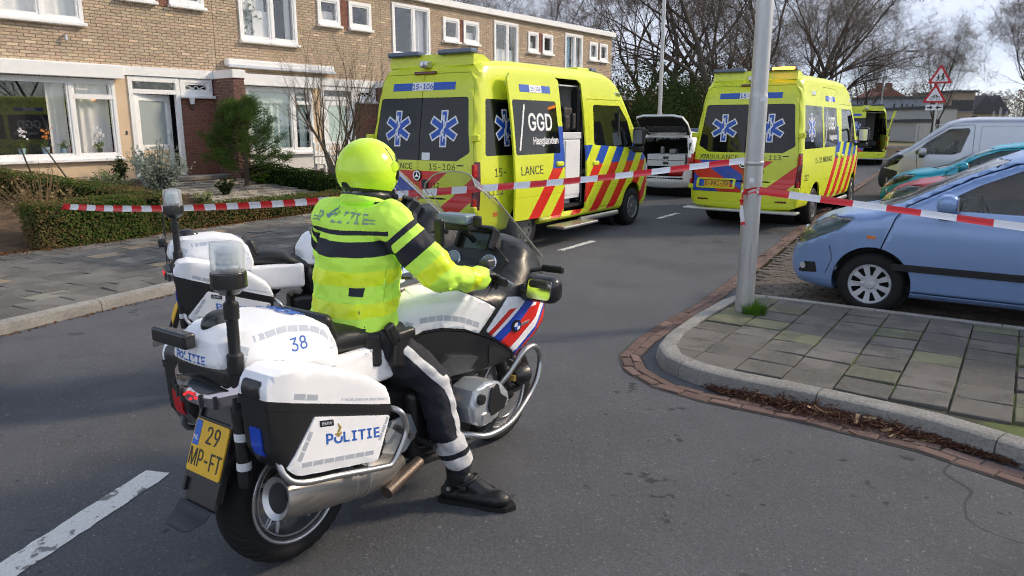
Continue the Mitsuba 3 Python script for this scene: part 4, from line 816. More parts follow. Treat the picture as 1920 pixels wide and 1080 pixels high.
        t.add('side_lamp', bx(.92, 1.14, sgn * .868 - .02, sgn * .868 + .03, 2.34, 2.42, .01), 'chrome'); t.add('side_lamp', bx(4.28, 4.48, sgn * .86 - .02, sgn * .86 + .03, 2.3, 2.38, .01), 'chrome')
    t.add('rear_step', bx(-.16, .10, -1.02, 1.02, .30, .345, .012), 'alu')
    t.add('brake_lamp', bx(.235, .33, -.19, .19, 2.49, 2.53, .01), 'lamp_dark_red')
    # roof light bars
    sp = t.add('roof_spoiler', loft([np.array([(x0, y, 2.6), (x1, y, 2.60), (x2, y, z), (x0 + .02, y, z)]) for y, x0, x1, x2, z in ((-.74, .36, .9, .6, 2.74), (-.1, .36, 1.0, .66, 2.76), (.1, .36, 1.0, .66, 2.76), (.74, .36, .9, .6, 2.74))]), 'ambulance_yellow', 30)
    for sgn in (-1, 1): t.add('lightbar', bx(.30, .48, *((.17, .74) if sgn > 0 else (-.74, -.17)), 2.742, 2.81, .02), 'lightbar')
    t.add('camera_pod', cat([rb((.27, 0, 2.62), (.14, .14, .09), .03), cyl((.18, 0, 2.62), (.27, 0, 2.62), .028)]), 'alu')
    if amber: k = t.add('amber_flasher', bx(.28, .312, -.70, -.32, 2.758, 2.805, .008), 'led_amber'); scene[k]['emitter'] = {'type': 'area', 'radiance': rgb((3.2, .85, .08))}
    t.add('roof_flasher', cat([rb((3.95, 0, 2.74), (.5, .9, .1), .04)]), 'ambulance_yellow'); t.add('roof_lamp', bx(4.1, 4.28, -.5, .5, 2.72, 2.79, .02), 'lightbar')
    # side windows and doors, both sides
    rear_w = rp([(1.36, 1.36), (2.42, 1.37), (2.42, 2.06), (1.40, 2.06)], .04); rear_w = rp([(.30, 1.41), (1.67, 1.41), (1.67, 2.16), (.42, 2.16)], .04)
    slide = rp([(1.72, .50), (3.08, .47), (3.08, 2.46), (2.98, 2.52), (1.80, 2.52), (1.72, 2.44)], .03); slw = rp([(1.77, 1.41), (2.97, 1.41), (2.93, 2.16), (1.78, 2.16)], .04)
    fd = rp([(3.22, .44), (4.38, .46), (4.62, .95), (5.02, 1.5), (4.74, 2.0), (4.44, 2.24), (3.22, 2.24)], .06); fw = rp([(3.36, 1.50), (4.90, 1.42), (4.70, 1.90), (4.40, 2.15), (3.42, 2.15)], .06)
    gw = X.cutx(rp([(-.78, 1.46), (.78, 1.46), (.70, 2.16), (-.70, 2.16)], .06), 4.4, 7)
    for sgn in (-1, 1):
        k = t.add('side_window', push(X.cut(rear_w, sgn), (0, -sgn * .004, 0)), 'tinted_glass', 30)
        if open_slide or detail:
            out = np.array((-.97, sgn * .15, 0)) if open_slide and sgn < 0 else np.zeros(3)
            gs = X.cut(slw, sgn); sd = X.cut(slide, sgn, .005); dk = t.add('sliding_door', shift(tm(sd), out), 'ambulance_side', 30, uv=lambda V, o=out: V[:, [0, 2]] - o[[0, 2]], label='side door slid open' if open_slide and sgn < 0 else None)
            t.add('window', shift(tm(gs), out + (0, -sgn * .004, 0)), 'tinted_glass', 30, parent=dk)
            dc = lambda m, c, h=0.0: shift(B.decal(m, c, sgn, h), out); fx = 1 if sgn < 0 else -1
            t.add('lettering', dc(text('GGD', .23, .003, True, sx=.95), (2.40 + fx * .06, 1.745), -.003), 'film_white', False, parent=dk); t.add('lettering', dc(text('Haaglanden', .10, .003, True, sx=.9), (2.40 + fx * .18, 1.55), -.003), 'film_white', False, parent=dk)
            t.add('logo_slash', dc(ext(Polygon([(-.54, -.30), (-.505, -.30), (-.31, .33), (-.345, .33)]), .003), (2.40, 1.77), -.003), 'film_white', False, parent=dk)
            t.add('reflector_bar', dc(ext(box(-.40, -.05, .40, .05), .006), (2.40, 2.32)), 'star_blue', parent=dk); t.add('number_panel', dc(ext(box(-.16, -.051, .16, .051), .008), (2.40, 2.32)), 'film_white', parent=dk); number and t.add('lettering', dc(text(number, .055, .002, True, sx=.9), (2.40, 2.293), .007), 'star_blue', False, parent=dk)
            t.add('door_handle', shift(rb((2.92, sgn * 1.0, 1.25), (.2, .05, .075), .022), out), 'ambulance_yellow', 40, parent=dk)
            if open_slide and sgn < 0: t.add('lettering', dc(text('LANCE', .12, .003, sx=1.1), (2.16, 1.13)), 'print_dark', False, parent=dk)
        gf = X.cut(fw, sgn); f_ = X.cut(fd, sgn, .005); dk = t.add('front_door', tm(f_), 'ambulance_side', 30, uv=uvs)
        t.add('window', shift(tm(gf), (0, -sgn * .006, 0)), 'tinted_glass', 30, parent=dk); t.add('door_handle', rb((3.38, sgn * 1.0, 1.2), (.2, .05, .075), .022), 'ambulance_yellow', 40, parent=dk); t.add('pillar_strip', tm((X.solid - mf(mk(B.mesh.vertices + B.mesh.vertex_normals * 0, B.mesh.faces)))) if False else bx(4.28, 4.33, sgn * .93 - .03, sgn * .925 + .03, 1.46, 2.03), 'black_plastic', parent=dk)
        mk_ = t.add('mirror', cat([rb((4.72, sgn * 1.16, 1.62), (.14, .22, .32), .05), rb((4.72, sgn * 1.15, 1.40), (.13, .2, .12), .04)]), 'black_plastic', 50); t.add('mirror_arm', tube([(4.72, sgn * .95, 1.42), (4.72, sgn * 1.1, 1.42)], .03, 8), 'black_plastic', parent=mk_); t.add('mirror_glass', bx(4.645, 4.652, sgn * 1.16 - .085, sgn * 1.16 + .085, 1.5, 1.74), 'chrome', parent=mk_)
        sx = t.add('side_step', tube([(2.9, sgn * .98, .30), (4.25, sgn * .98, .30)], .045, 10), 'alu')
        if detail and not (open_slide and sgn < 0): t.add('lettering', B.decal(text((number or '') + '  AMBULANCE', .10, .003, sx=.98), (1.75, 1.14), sgn), 'print_dark', False)
        if detail and sgn < 0: t.add('lettering', B.decal(text('15-' if open_slide else '112', .11, .003), (.62 if open_slide else .50, 1.13 if open_slide else .86), sgn), 'print_dark', False); t.add('lettering', B.decal(text('(112', .12, .003), (.52, .88), sgn), 'print_grey', False) if open_slide else None; t.add('reflector', B.decal(ext(box(-.05, -.03, .05, .03), .006), (.5, .62), sgn), 'lamp_orange')
        k = t.add('headlamp', shift(tm(X.cut(Polygon([(5.42, .92), (5.92, .84), (5.9, 1.02), (5.5, 1.16)]), sgn)), (.004, sgn * .004, 0)), 'lamp_clear', 30)
        for wx in (1.24, 4.905): alloy(t, (wx, sgn * .875, .345), .345, .225, .215, sgn, 10, None, STEEL)
        o_, p_, s_ = star_of_life(.23); c_ = (.82 if sgn < 0 else 1.0, 1.78)
        t.add('star_emblem', cat([B.decal(ext(o_.difference(p_), .004), c_, sgn, -.003), B.decal(ext(s_, .004), c_, sgn, .001)]), 'film_white', False); t.add('star_emblem_fill', B.decal(ext(p_, .004), c_, sgn, -.003), 'star_blue', False)
    t.add('windscreen', tm(gw), 'tinted_glass', 30)
    t.add('grille', bx(5.89, 5.935, -.45, .45, .72, .98, .01), 'black_plastic')
    t.add('body', tm(X.shell), 'ambulance_side', 30, uv=uvs)
    # inside
    t.add('floor', bx(.3, 4.6, -.9, .9, .52, .57), 'interior_dark'); t.add('underbody', bx(.3, 5.6, -.7, .7, .3, .5), 'interior_dark')
    for wx in (1.24, 4.905): t.add('wheel_well', cyl((wx, -.72, .36), (wx, .72, .36), .42, n=24), 'interior_dark')
    if open_slide or open_rear:
        t.add('inner_wall', bx(.5, 4.2, .78, .8, .57, 2.4), 'interior_white'); t.add('ceiling_panel', bx(.5, 4.2, -.78, .775, 2.42, 2.44), 'interior_white'); t.add('bulkhead', bx(3.16, 3.2, -.84, .775, .57, 2.415), 'interior_white'); 
        t.add('bulkhead_edge', bx(3.02, 3.155, -.86, -.70, .57, 2.4, .03), 'bag_black')
        if open_rear:
            t.add('shelf', cat([bx(.5, 1.6, .3, .77, z, z + .02) for z in (1.0, 1.4, 1.8)]), 'cabinet_white'); t.add('stretcher', rb((1.4, -.3, 1.0), (1.9, .6, .3), .1), 'bag_black'); t.add('seat', rb((1.2, .1, 1.4), (.5, .5, .8), .1), 'bag_black')
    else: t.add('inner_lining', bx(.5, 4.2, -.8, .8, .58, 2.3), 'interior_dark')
    return t
def shift_m(M, d): M = M.copy(); M[:3, 3] += M[:3, :3] @ np.asarray(d, float); return M
A1 = frame(-1.327, 10.297, 55.9); A2 = frame(4.104, 13.365, 55.7); A3 = frame(16.4, 35.2, 70.5)
t1 = ambulance('yellow ambulance numbered 15-106 with its side door slid open', A1, '15-106', 'ambulances', open_slide=True, plate=None)
# what the open side door shows
cab = t1.add('cabinet', bx(2.45, 3.01, -.90, -.35, .66, 1.60, .006), 'cabinet_white'); t1.add('worktop', bx(2.41, 3.02, -.92, -.33, 1.60, 1.71, .01), 'interior_white', parent=cab); t1.add('drawer_front', bx(2.52, 2.99, -.918, -.902, .72, 1.58, .006), 'cabinet_white', parent=cab)
for z_ in (.95, 1.2, 1.42): t1.add('drawer_line', bx(2.442, 2.449, -.88, -.37, z_, z_ + .012), 'interior_dark', parent=cab)
t1.add('cabinet_base', bx(2.5, 2.9, -.78, -.34, .57, .655), 'interior_white', parent=cab)
t1.add('monitor', cat([rb((2.80, -.70, 1.98), (.3, .2, .26), .05), rb((2.72, -.74, 1.86), (.2, .2, .24), .05), rb((2.93, -.78, 1.88), (.12, .12, .26), .03)]), 'bag_black', 50); t1.add('screen', bx(2.62, 2.92, -.52, -.46, 2.12, 2.33, .01), 'lightbar'); t1.add('grab_pole', cyl((2.6, -.45, 1.7), (2.6, -.45, 2.42), .016), 'alu')
t1.add('oxygen_bottle', cyl((2.75, .3, 1.4), (2.75, .3, 2.1), .06), 'lamp_orange'); t1.add('entry_step', bx(1.9, 3.0, -1.28, -.95, .27, .31, .01), 'alu')
t2 = ambulance('yellow ambulance numbered 15-113, partly behind the lamp post, amber roof light lit', A2, '15-113', 'ambulances', amber=True)
t3 = ambulance('distant yellow ambulance with one rear door open, beyond the silver van', A3, None, 'ambulances', open_rear=True)
# ---------------------------------------------------------------- cars and the silver van
def paint(name, c, metal=0.25): return mat(name, c, 0.24, metal=metal, coat=1.0)
paint('paint_blue', (0.21, 0.33, 0.58)); paint('paint_red', (0.36, 0.022, 0.04)); paint('paint_teal', (0.0, 0.30, 0.42)); paint('paint_silver', (0.43, 0.46, 0.53), 0.35); paint('paint_white', (0.78, 0.79, 0.8), 0.0)
scene['car_glass'] = {'type': 'thindielectric', 'int_ior': 1.33, 'specular_transmittance': rgb((0.5, 0.56, 0.54))}
mat('lamp_bowl', (0.8, 0.82, 0.84), 0.45); mat('seat_red', (0.32, 0.03, 0.03), 0.8); mat('seat_grey', (0.06, 0.06, 0.065), 0.85); mat('hubcap', (0.55, 0.57, 0.6), 0.35, metal=0.4)
HATCH = dict(L=3.99, out=[(.14, .24), (.03, .36), (0, .65), (.03, .95), (.10, 1.12), (.26, 1.44), (.40, 1.54), (.8, 1.59), (1.3, 1.605), (1.75, 1.59), (2.08, 1.535), (2.5, 1.35), (2.98, 1.09), (3.2, 1.005), (3.5, .94), (3.74, .85), (3.9, .70), (3.985, .50), (3.985, .34), (3.9, .22), (3.6, .19), (.4, .20)],
    w=([.2, .45, .65, .85, 1.0, 1.3, 1.55, 1.62], [.80, .835, .848, .843, .82, .725, .63, .58]), tx=([0, .3, .9, 3.1, 3.5, 3.8, 3.99], [.86, .95, 1, 1, .95, .83, .66]), fw=3.17, rw=.62, R=.302,
    door=[(3.0, .26), (3.12, .60), (3.0, .96), (2.92, 1.07), (2.42, 1.345), (2.10, 1.475), (1.78, 1.52), (1.74, .26)], glass=[(2.74, 1.055), (2.36, 1.285), (2.06, 1.42), (1.84, 1.46), (1.82, 1.04)], quarter=[(3.04, 1.01), (2.80, 1.05), (2.52, 1.21), (2.60, 1.20)],
    rdoor=[(1.72, .26), (1.76, 1.535), (.75, 1.51), (.62, 1.15), (.78, .72), (1.0, .5), (1.05, .26)], rglass=[(1.68, 1.06), (1.70, 1.49), (.9, 1.46), (.72, 1.16), (.8, 1.08)], wind=[(-.66, 1.04), (.66, 1.04), (.56, 1.50), (-.56, 1.50)], rwin=[(-.6, 1.05), (.6, 1.05), (.52, 1.46), (-.52, 1.46)],
    head=[(3.36, .925), (3.48, .82), (3.80, .66), (3.97, .60), (3.97, .70), (3.80, .82), (3.60, .925)], tail=[(-.1, .8), (.14, .8), (.2, 1.1), (-.1, 1.1)])
SED = dict(HATCH, L=4.15, out=[(.14, .24), (.03, .36), (0, .7), (.05, .98), (.35, 1.25), (.75, 1.42), (1.3, 1.475), (1.8, 1.47), (2.2, 1.40), (2.6, 1.24), (2.98, 1.02), (3.2, .96), (3.6, .89), (3.9, .78), (4.08, .62), (4.15, .46), (4.13, .32), (4.0, .22), (3.7, .19), (.4, .20)], fw=3.32, rw=.75, R=.315,
    w=([.2, .45, .65, .85, .95, 1.2, 1.42, 1.5], [.82, .865, .875, .865, .84, .74, .64, .58]), tx=([0, .3, .9, 3.2, 3.6, 3.9, 4.15], [.86, .95, 1, 1, .96, .85, .68]),
    door=[(2.98, .26), (3.06, .60), (2.98, .93), (2.5, 1.27), (2.2, 1.37), (1.76, 1.41), (1.72, .26)], glass=[(2.86, .98), (2.46, 1.24), (2.16, 1.345), (1.84, 1.375), (1.82, .96)], quarter=None,
    rdoor=[(1.70, .26), (1.74, 1.41), (.95, 1.36), (.68, 1.05), (.9, .72), (1.1, .26)], rglass=[(1.66, .97), (1.70, 1.37), (1.0, 1.32), (.78, 1.06), (.85, 1.0)], wind=[(-.66, .99), (.66, .99), (.56, 1.38), (-.56, 1.38)], rwin=[(-.58, 1.05), (.58, 1.05), (.48, 1.36), (-.48, 1.36)],
    head=[(3.50, .86), (3.62, .76), (3.98, .62), (4.12, .58), (4.12, .64), (3.98, .745), (3.72, .86)])
SUV = dict(HATCH, L=4.6, out=[(.14, .30), (.03, .42), (0, .75), (.04, 1.0), (.14, 1.12), (.34, 1.50), (.5, 1.60), (1.2, 1.65), (2.2, 1.64), (2.6, 1.58), (3.0, 1.38), (3.4, 1.12), (3.6, 1.06), (4.2, .97), (4.45, .82), (4.58, .6), (4.58, .4), (4.4, .28), (.5, .26)], fw=3.75, rw=.82, R=.35,
    w=([.2, .45, .7, .9, 1.05, 1.35, 1.58, 1.66], [.86, .905, .92, .91, .88, .78, .69, .63]), tx=([0, .3, .9, 3.6, 4.1, 4.4, 4.6], [.88, .96, 1, 1, .95, .84, .72]),
    door=[(3.3, .32), (3.36, .7), (3.3, 1.08), (2.8, 1.42), (2.5, 1.54), (2.06, 1.57), (2.02, .32)], glass=[(3.1, 1.12), (2.76, 1.38), (2.46, 1.5), (2.12, 1.53), (2.1, 1.1)], quarter=None, rdoor=[(2.0, .32), (2.04, 1.57), (1.2, 1.56), (1.0, 1.1), (1.2, .7), (1.3, .32)], rglass=[(1.96, 1.1), (2.0, 1.53), (1.25, 1.52), (1.08, 1.13), (1.12, 1.1)], wind=[(-.7, 1.14), (.7, 1.14), (.6, 1.54), (-.6, 1.54)], rwin=None, head=[(3.9, .95), (4.1, .8), (4.5, .68), (4.55, .76), (4.3, .95)], tail=[(-.1, .86), (.30, .93), (.28, 1.04), (-.1, 1.04)])
VAN = dict(HATCH, L=5.0, out=[(.06, .30), (0, .40), (0, .95), (.05, 1.3), (.12, 1.84), (.2, 1.94), (.4, 1.97), (3.0, 1.975), (3.35, 1.95), (3.62, 1.86), (4.38, 1.26), (4.6, 1.15), (4.82, .98), (4.95, .78), (5.0, .5), (4.96, .34), (4.8, .24), (.4, .26)], fw=4.02, rw=.95, R=.335,
    w=([.2, .5, .8, 1.05, 1.2, 1.6, 1.9, 2.0], [.93, .965, .975, .97, .95, .87, .80, .76]), tx=([0, .3, .9, 4.0, 4.5, 4.8, 5.0], [.96, 1, 1, 1, .96, .86, .74]),
    door=[(4.0, .38), (4.12, .8), (4.16, 1.2), (3.86, 1.55), (3.52, 1.80), (3.02, 1.84), (2.98, .38)], glass=[(4.18, 1.14), (4.2, 1.2), (3.84, 1.52), (3.52, 1.74), (3.14, 1.76), (3.10, 1.70), (3.24, 1.20), (3.4, 1.14)], quarter=None, rdoor=[(2.88, .5), (2.88, 1.8), (1.6, 1.8), (1.6, .5)], rglass=None, wind=[(-.78, 1.28), (.78, 1.28), (.68, 1.80), (-.68, 1.80)], rwin=None,
    head=[(4.42, 1.10), (4.56, .90), (4.80, .80), (4.95, .80), (4.86, .95), (4.6, 1.12)], tail=[(-.1, .8), (.1, .8), (.1, 1.3), (-.1, 1.3)])
def car(label, M, P, pnt, group=None, wheel=('hubcap', 'cap', .17, .012), seats='seat_grey', open_tail=False, name='parked_car', cat_='car', spokes=9, stripes=True):
    t = Thing(name, label, cat_, M, group); zz, ww = P['w']; xx, xw = P['tx']
    B = Body(P['out'], lambda x, z: np.interp(z, zz, ww) * np.interp(x, xx, xw), 0.10, 0.06, arches=[(P['rw'], P['R'] + .01, P['R'] + .055), (P['fw'], P['R'] + .01, P['R'] + .055)], crown=0.05)
    L = P['L']
    gw = B.cutx(rp(P['wind'], .05), L * .5, L)
    t.add('windscreen', tm(gw), 'car_glass', 30)
    if P['rwin']: t.add('rear_window', tm(B.cutx(rp(P['rwin'], .05), -.2, 1.2)), 'tinted_glass', 30)
    if open_tail:
        B.shell = B.shell - xprism(rp([(-.60, .56), (.60, .56), (.72, .9), (.66, 1.20), (.56, 1.52), (-.56, 1.52), (-.66, 1.20), (-.72, .9)], .06), -.2, .62)
    hp = Polygon(P['head']); tl = Polygon(P['tail'])
    for s_ in (-1, 1):
        k = t.add('headlamp', shift(tm(B.cut(hp, s_, .002)), (.001, s_ * .001, 0)), 'car_glass', 30)
        hx = P['head'][0][0] + .22; hz = P['head'][0][1] - .13; hy = s_ * (float(np.interp(hz, zz, ww) * np.interp(hx, xx, xw)) - .17)
        t.add('reflector_bowl', tm(B.inner ^ mf_prism(hp.buffer(.03), *((-2, -.35) if s_ < 0 else (.35, 2)))), 'lamp_bowl', 30, parent=k)
        for j in (0, 1): t.add('bulb_lens', rb((hx - .07 + .17 * j, hy + s_ * (.06 - .05 * j), hz + .045 - .085 * j), (.09, .09, .08), .04), 'lamp_clear', 50, parent=k)
        t.add('tail_lamp', shift(tm(B.cut(tl, s_) ^ mf_prism(box(-1, 0, 1, 3), *((-2, -.45) if s_ < 0 else (.45, 2)))), (-.003, s_ * .003, 0)), 'lamp_red', 30)
        g = B.cut(rp(P['glass'], .03), s_); d = B.cut(rp(P['door'], .04), s_, .007); dk = t.add('front_door', tm(d), pnt, 30); t.add('window', shift(tm(g), (0, -s_ * .008, 0)), 'car_glass', 30, parent=dk)
        if P['quarter']: t.add('quarter_window', shift(tm(B.cut(rp(P['quarter'], .01), s_)), (0, -s_ * .006, 0)), 'tinted_glass', 30)
        if P['rglass']: g = B.cut(rp(P['rglass'], .03), s_)
        d = B.cut(rp(P['rdoor'], .04), s_, .004); dk2 = t.add('rear_door' if P is not VAN else 'sliding_door', tm(d), pnt, 30)
        if P['rglass']: t.add('window', shift(tm(g), (0, -s_ * .008, 0)), 'car_glass', 30, parent=dk2)
        wd = lambda x, z: float(np.interp(z, zz, ww) * np.interp(x, xx, xw))
        hz = P['glass'][-1][1] - .13; bx0, bx1 = P['door'][-1][0], P['door'][0][0]
        t.add('handle', rb((bx0 + .14, s_ * (wd(bx0 + .14, hz) + .012), hz), (.2, .035, .045), .016), pnt, 50, parent=dk)
        if stripes: t.add('rub_strip', B.decal(ext(box(-(bx1 - bx0) / 2 + .03, -.032, (bx1 - bx0) / 2 - .03, .032), .016), ((bx0 + bx1) / 2 + .02, .50), s_), 'black_plastic', 30, parent=dk)
        ax, az = P['glass'][0]
        mz = az + .04; mk_ = t.add('mirror', rb((ax - .16, s_ * (wd(ax, az) + .14), mz + .03), (.17, .24, .17), .065), pnt, 60)
        t.add('mirror_foot', rb((ax - .14, s_ * (wd(ax, az) + .05), mz - .07), (.12, .16, .09), .03), 'black_plastic', 50, parent=mk_)
        t.add('mirror_glass', rb((ax - .245, s_ * (wd(ax, az) + .145), mz + .03), (.012, .18, .12), .005), 'chrome', 30, parent=mk_)
        for wx in (P['rw'], P['fw']): alloy(t, (wx, s_ * (ww[2] * .97 - .105), P['R']), P['R'], .19, P['R'] * .66, s_, spokes, None, wheel)
    # front and inside
    t.add('lower_grille', rb((L - .06, 0, .40), (.12, .9, .14), .03), 'black_plastic', 40); t.add('upper_grille', rb((L - .075, 0, .62), (.08, .55, .07), .02), 'black_plastic', 40); t.add('number_plate', bx(L - .006, L + .014, -.26, .26, .44, .55), 'plate_yellow'); t.add('badge', lathe([(0, .02), (.045, .015), (.05, 0)], 16, 'x', (L - .035, 0, .70)), 'chrome')
    if P is not VAN:
        for s_ in (-1, 1):
            fx_ = L - .30; k = t.add('bumper_intake', B.decal(ext(rp([(-.10, -.07), (.11, -.045), (.09, .06), (-.02, .05)] if s_ > 0 else [(.10, -.07), (-.11, -.045), (-.09, .06), (.02, .05)], .015), .006), (L - .20, .40), s_), 'black_plastic', 30); t.add('fog_light', B.decal(ext(Point(0, 0).buffer(.032), .01), (L - .16, .405), s_, .004), 'lamp_clear', 30, parent=k)
            t.add('side_repeater', B.decal(ext(rp([(-.04, -.015), (.04, -.012), (.04, .012), (-.04, .015)], .008), .006), (P['fw'] + .02, P['R'] * 2 + .16), s_), 'lamp_orange', 30)
            t.add('bumper_seam', B.decal(ext(LineString([(.0, -.16), (-.06 * -s_, .0), (-.02 * -s_, .13)]).buffer(.0035), .0015), (P['fw'] + P['R'] + .12, .52), s_), 'black_plastic', 30)
    if P is VAN:
        lo = B.solid ^ mf_prism(box(4.55, .2, 5.1, .72).union(Polygon([(4.55, .72), (5.1, .72), (5.1, .92), (4.86, .78)])), -2, 2); v = mk(tm(lo).vertices * (1, 1, 1), tm(lo).faces); v.vertices = v.vertices + v.vertex_normals * .006; t.add('front_bumper', v, 'black_plastic', 30)
        t.add('bonnet_edge', rb((4.52, 0, 1.19), (.3, 1.2, .03), .012), 'black_plastic', 40); t.add('side_panel', B.decal(ext(rp([(-1.1, -.28), (1.1, -.28), (1.1, .28), (-1.1, .28)], .06), .008), (1.5, 1.45), 1), pnt, 30); t.add('roof_beacon', rb((3.1, 0, 2.0), (.16, .16, .1), .04), 'black_plastic', 50)
    fl = .30
    inn = t.add('floor', bx(.25, L - .5, -ww[0] * .88, ww[0] * .88, .24, fl), 'interior_dark'); rw_, fw_ = P['rw'], P['fw']
    for wx in (rw_, fw_): t.add('wheel_well', cyl((wx, -ww[0] + .17, P['R'] + .02), (wx, ww[0] - .17, P['R'] + .02), P['R'] + .05, n=20), 'interior_dark')
    az = P['glass'][0][1]; t.add('dashboard', rb((P['glass'][0][0] - .02, 0, az - .14), (.5, ww[4] * 1.72, .2), .08), 'seat_grey', 50)
    sw_ = torus(.17, .016, 24, 8, 'y'); t.add('steering_wheel', put(sw_, basis((P['glass'][0][0] - .42, .36, az - .02), (.35, 0, .94), (.94, 0, -.35))), 'black_plastic', 50)
    for y_ in (-.36, .36):
        sx_0 = P['glass'][-1][0] + .1; k = t.add('seat', rb((sx_0, y_, az - .16), (.2, .46, .62), .08), seats, 50); t.add('headrest', rb((sx_0 - .06, y_, az + .24), (.1, .26, .18), .05), seats, 50, parent=k); t.add('cushion', rb((sx_0 + .25, y_, az - .45), (.5, .48, .16), .06), seats, 50, parent=k)
    if not open_tail and P is not VAN: t.add('rear_seat', rb((P['rw'] + .25, 0, az - .14), (.2, 1.15, .62), .08), seats, 50)
    if P is VAN: t.add('bulkhead', bx(2.95, 2.98, -.8, .8, .3, 1.85), 'interior_dark')
    t.add('wiper_cowl', rb((P['glass'][0][0] + .24, 0, az - .045), (.14, 1.1, .03), .012), 'black_plastic', 40)
    if open_tail:
        T_ = basis((.56, 0, 1.60), (-.82, 0, .47), (0, 1, 0)); pan = rp([(0.02, -.60), (.55, -.66), (.86, -.62), (.95, -.4), (.95, .4), (.86, .62), (.55, .66), (.02, .60)], .05); wn = rp([(.1, -.52), (.5, -.57), (.5, .57), (.1, .52)], .04)
        k = t.add('tailgate', put(ext(pan.difference(wn), .05, -.02), T_), pnt, 30, label='tailgate standing open'); t.add('window', put(ext(wn, .012, 0), T_), 'tinted_glass', parent=k); t.add('inner_trim', put(ext(pan.buffer(-.03).difference(wn.buffer(.005)), .02, .031), T_), 'interior_dark', parent=k)
        t.add('strut', tube([(.5, .6, 1.42), (.12, .63, 1.80)], .012, 6), 'black_plastic', parent=k); t.add('strut', tube([(.5, -.6, 1.42), (.12, -.63, 1.80)], .012, 6), 'black_plastic', parent=k)
        t.add('boot_lining', cat([bx(.2, 1.5, -.70, -.68, .5, 1.4), bx(.2, 1.5, .68, .70, .5, 1.4), bx(1.5, 1.52, -.7, .7, .5, 1.45), bx(.1, 1.5, -.68, .68, .48, .52)]), 'interior_dark'); dk = t.add('drawer_unit', bx(.16, 1.2, -.60, .42, .80, 1.10, .006), 'interior_white')
        for z_ in (.955,): t.add('drawer_gap', bx(.152, .158, -.58, .40, z_ - .006, z_ + .006), 'interior_dark', parent=dk)
        for z_ in (.88, 1.02): t.add('drawer_handle', bx(.14, .165, -.16, -.02, z_ - .03, z_ + .03), 'black_plastic', parent=dk)
        t.add('red_bag', rb((.5, -.35, .66), (.5, .5, .24), .08), 'lamp_red', 50); t.add('loose_gear', cat([rb((.4, -.2, 1.17), (.2, .2, .14), .04), rb((.4, .1, 1.2), (.1, .1, .2), .03)]), 'wheel_steel', 50)
        t.add('lightbar', rb((1.3, 0, 1.71), (.25, 1.1, .09), .03), 'lightbar', 40); t.add('rear_lip', bx(-.03, .12, -.62, .62, .49, .53, .01), 'black_plastic')
    t.add('body', tm(B.shell), pnt, 30)
    return t
def parked(xs, yn, P, w=1.7):
    o = apply(S, (xs + w / 2, yn - P['L'], 0))[0]; return frame(o[0], o[1], 145.5)
car('light blue hatchback with silver hubcaps, nearest in the parking bays', parked(7.72, 1.95, HATCH), HATCH, 'paint_blue', 'cars in the parking bays', seats='seat_red')
car('dark red car between the light blue and the teal car', parked(13.5, 2.0, SED, 1.75), SED, 'paint_red', 'cars in the parking bays', stripes=False)
car('teal car parked in front of the silver van', parked(16.6, 2.45, SED, 1.75), SED, 'paint_teal', 'cars in the parking bays', stripes=False)
car('silver panel van, farthest vehicle in the parking bays', parked(20.6, 3.1, VAN, 1.95), VAN, 'paint_silver', None, name='panel_van', cat_='van', stripes=False, wheel=STEEL, spokes=10)
o_ = apply(S, (17.95, 7.75, 0))[0]
car('white estate car with its tailgate open, between the two near ambulances', frame(o_[0], o_[1], 56.5), SUV, 'paint_white', None, open_tail=True, stripes=False)
# ---------------------------------------------------------------- police motorcycles
mat('bike_white', (0.80, 0.81, 0.83), 0.22, coat=1.0); mat('bike_black', (0.012, 0.012, 0.013), 0.38, spec=0.6); mat('bike_gloss_black', (0.02, 0.021, 0.023), 0.22, coat=0.8, metal=0.2)
mat('bike_grey', (0.085, 0.088, 0.092), 0.4, metal=0.4); mat('reflex_film', (0.50, 0.54, 0.60), 0.3, metal=0.3); mat('police_blue', (0.03, 0.11, 0.42), 0.4); mat('gold_print', (0.5, 0.36, 0.1), 0.4, metal=0.5)
mat('steel_brushed', proc(lambda p, n, uv: mix((0.24, 0.225, 0.21), (0.45, 0.435, 0.42), fbm(p.x * 8, p.y * 8, p.z * 60, 3))), 0.42, metal=0.9); mat('steel_tube', (0.5, 0.5, 0.5), 0.3, metal=0.9); mat('engine_silver', (0.46, 0.49, 0.52), 0.3, metal=0.55); mat('burnt_pipe', (0.12, 0.095, 0.08), 0.5, metal=0.7)
mat('rim_silver', (0.62, 0.63, 0.65), 0.28, metal=0.8); mat('seat_vinyl', (0.012, 0.012, 0.013), 0.42); mat('reflector_blue', (0.01, 0.06, 0.45), 0.15, coat=1.0); mat('band_white', (0.62, 0.64, 0.66), 0.45)
scene['beacon_clear'] = {'type': 'principledthin', 'base_color': rgb((0.93, 0.95, 0.95)), 'roughness': 0.12, 'spec_trans': 0.74, 'diff_trans': 1.2, 'eta': 1.5}
scene['dome_clear'] = {'type': 'thindielectric', 'int_ior': 1.7, 'specular_transmittance': rgb((0.9, 0.92, 0.92))}
mat('dome_core', (0.66, 0.68, 0.68), 0.2, coat=0.6)
mat('lens_tail', (0.46, 0.42, 0.44), 0.14, coat=1.0, metal=0.7); scene['led_red'] = {'type': 'diffuse', 'reflectance': rgb((0.4, 0.02, 0.02))}
mat('screen_lcd', (0.05, 0.07, 0.06), 0.15, coat=1.0); mat('smoke_plastic', (0.22, 0.27, 0.34), 0.15, coat=1.0)
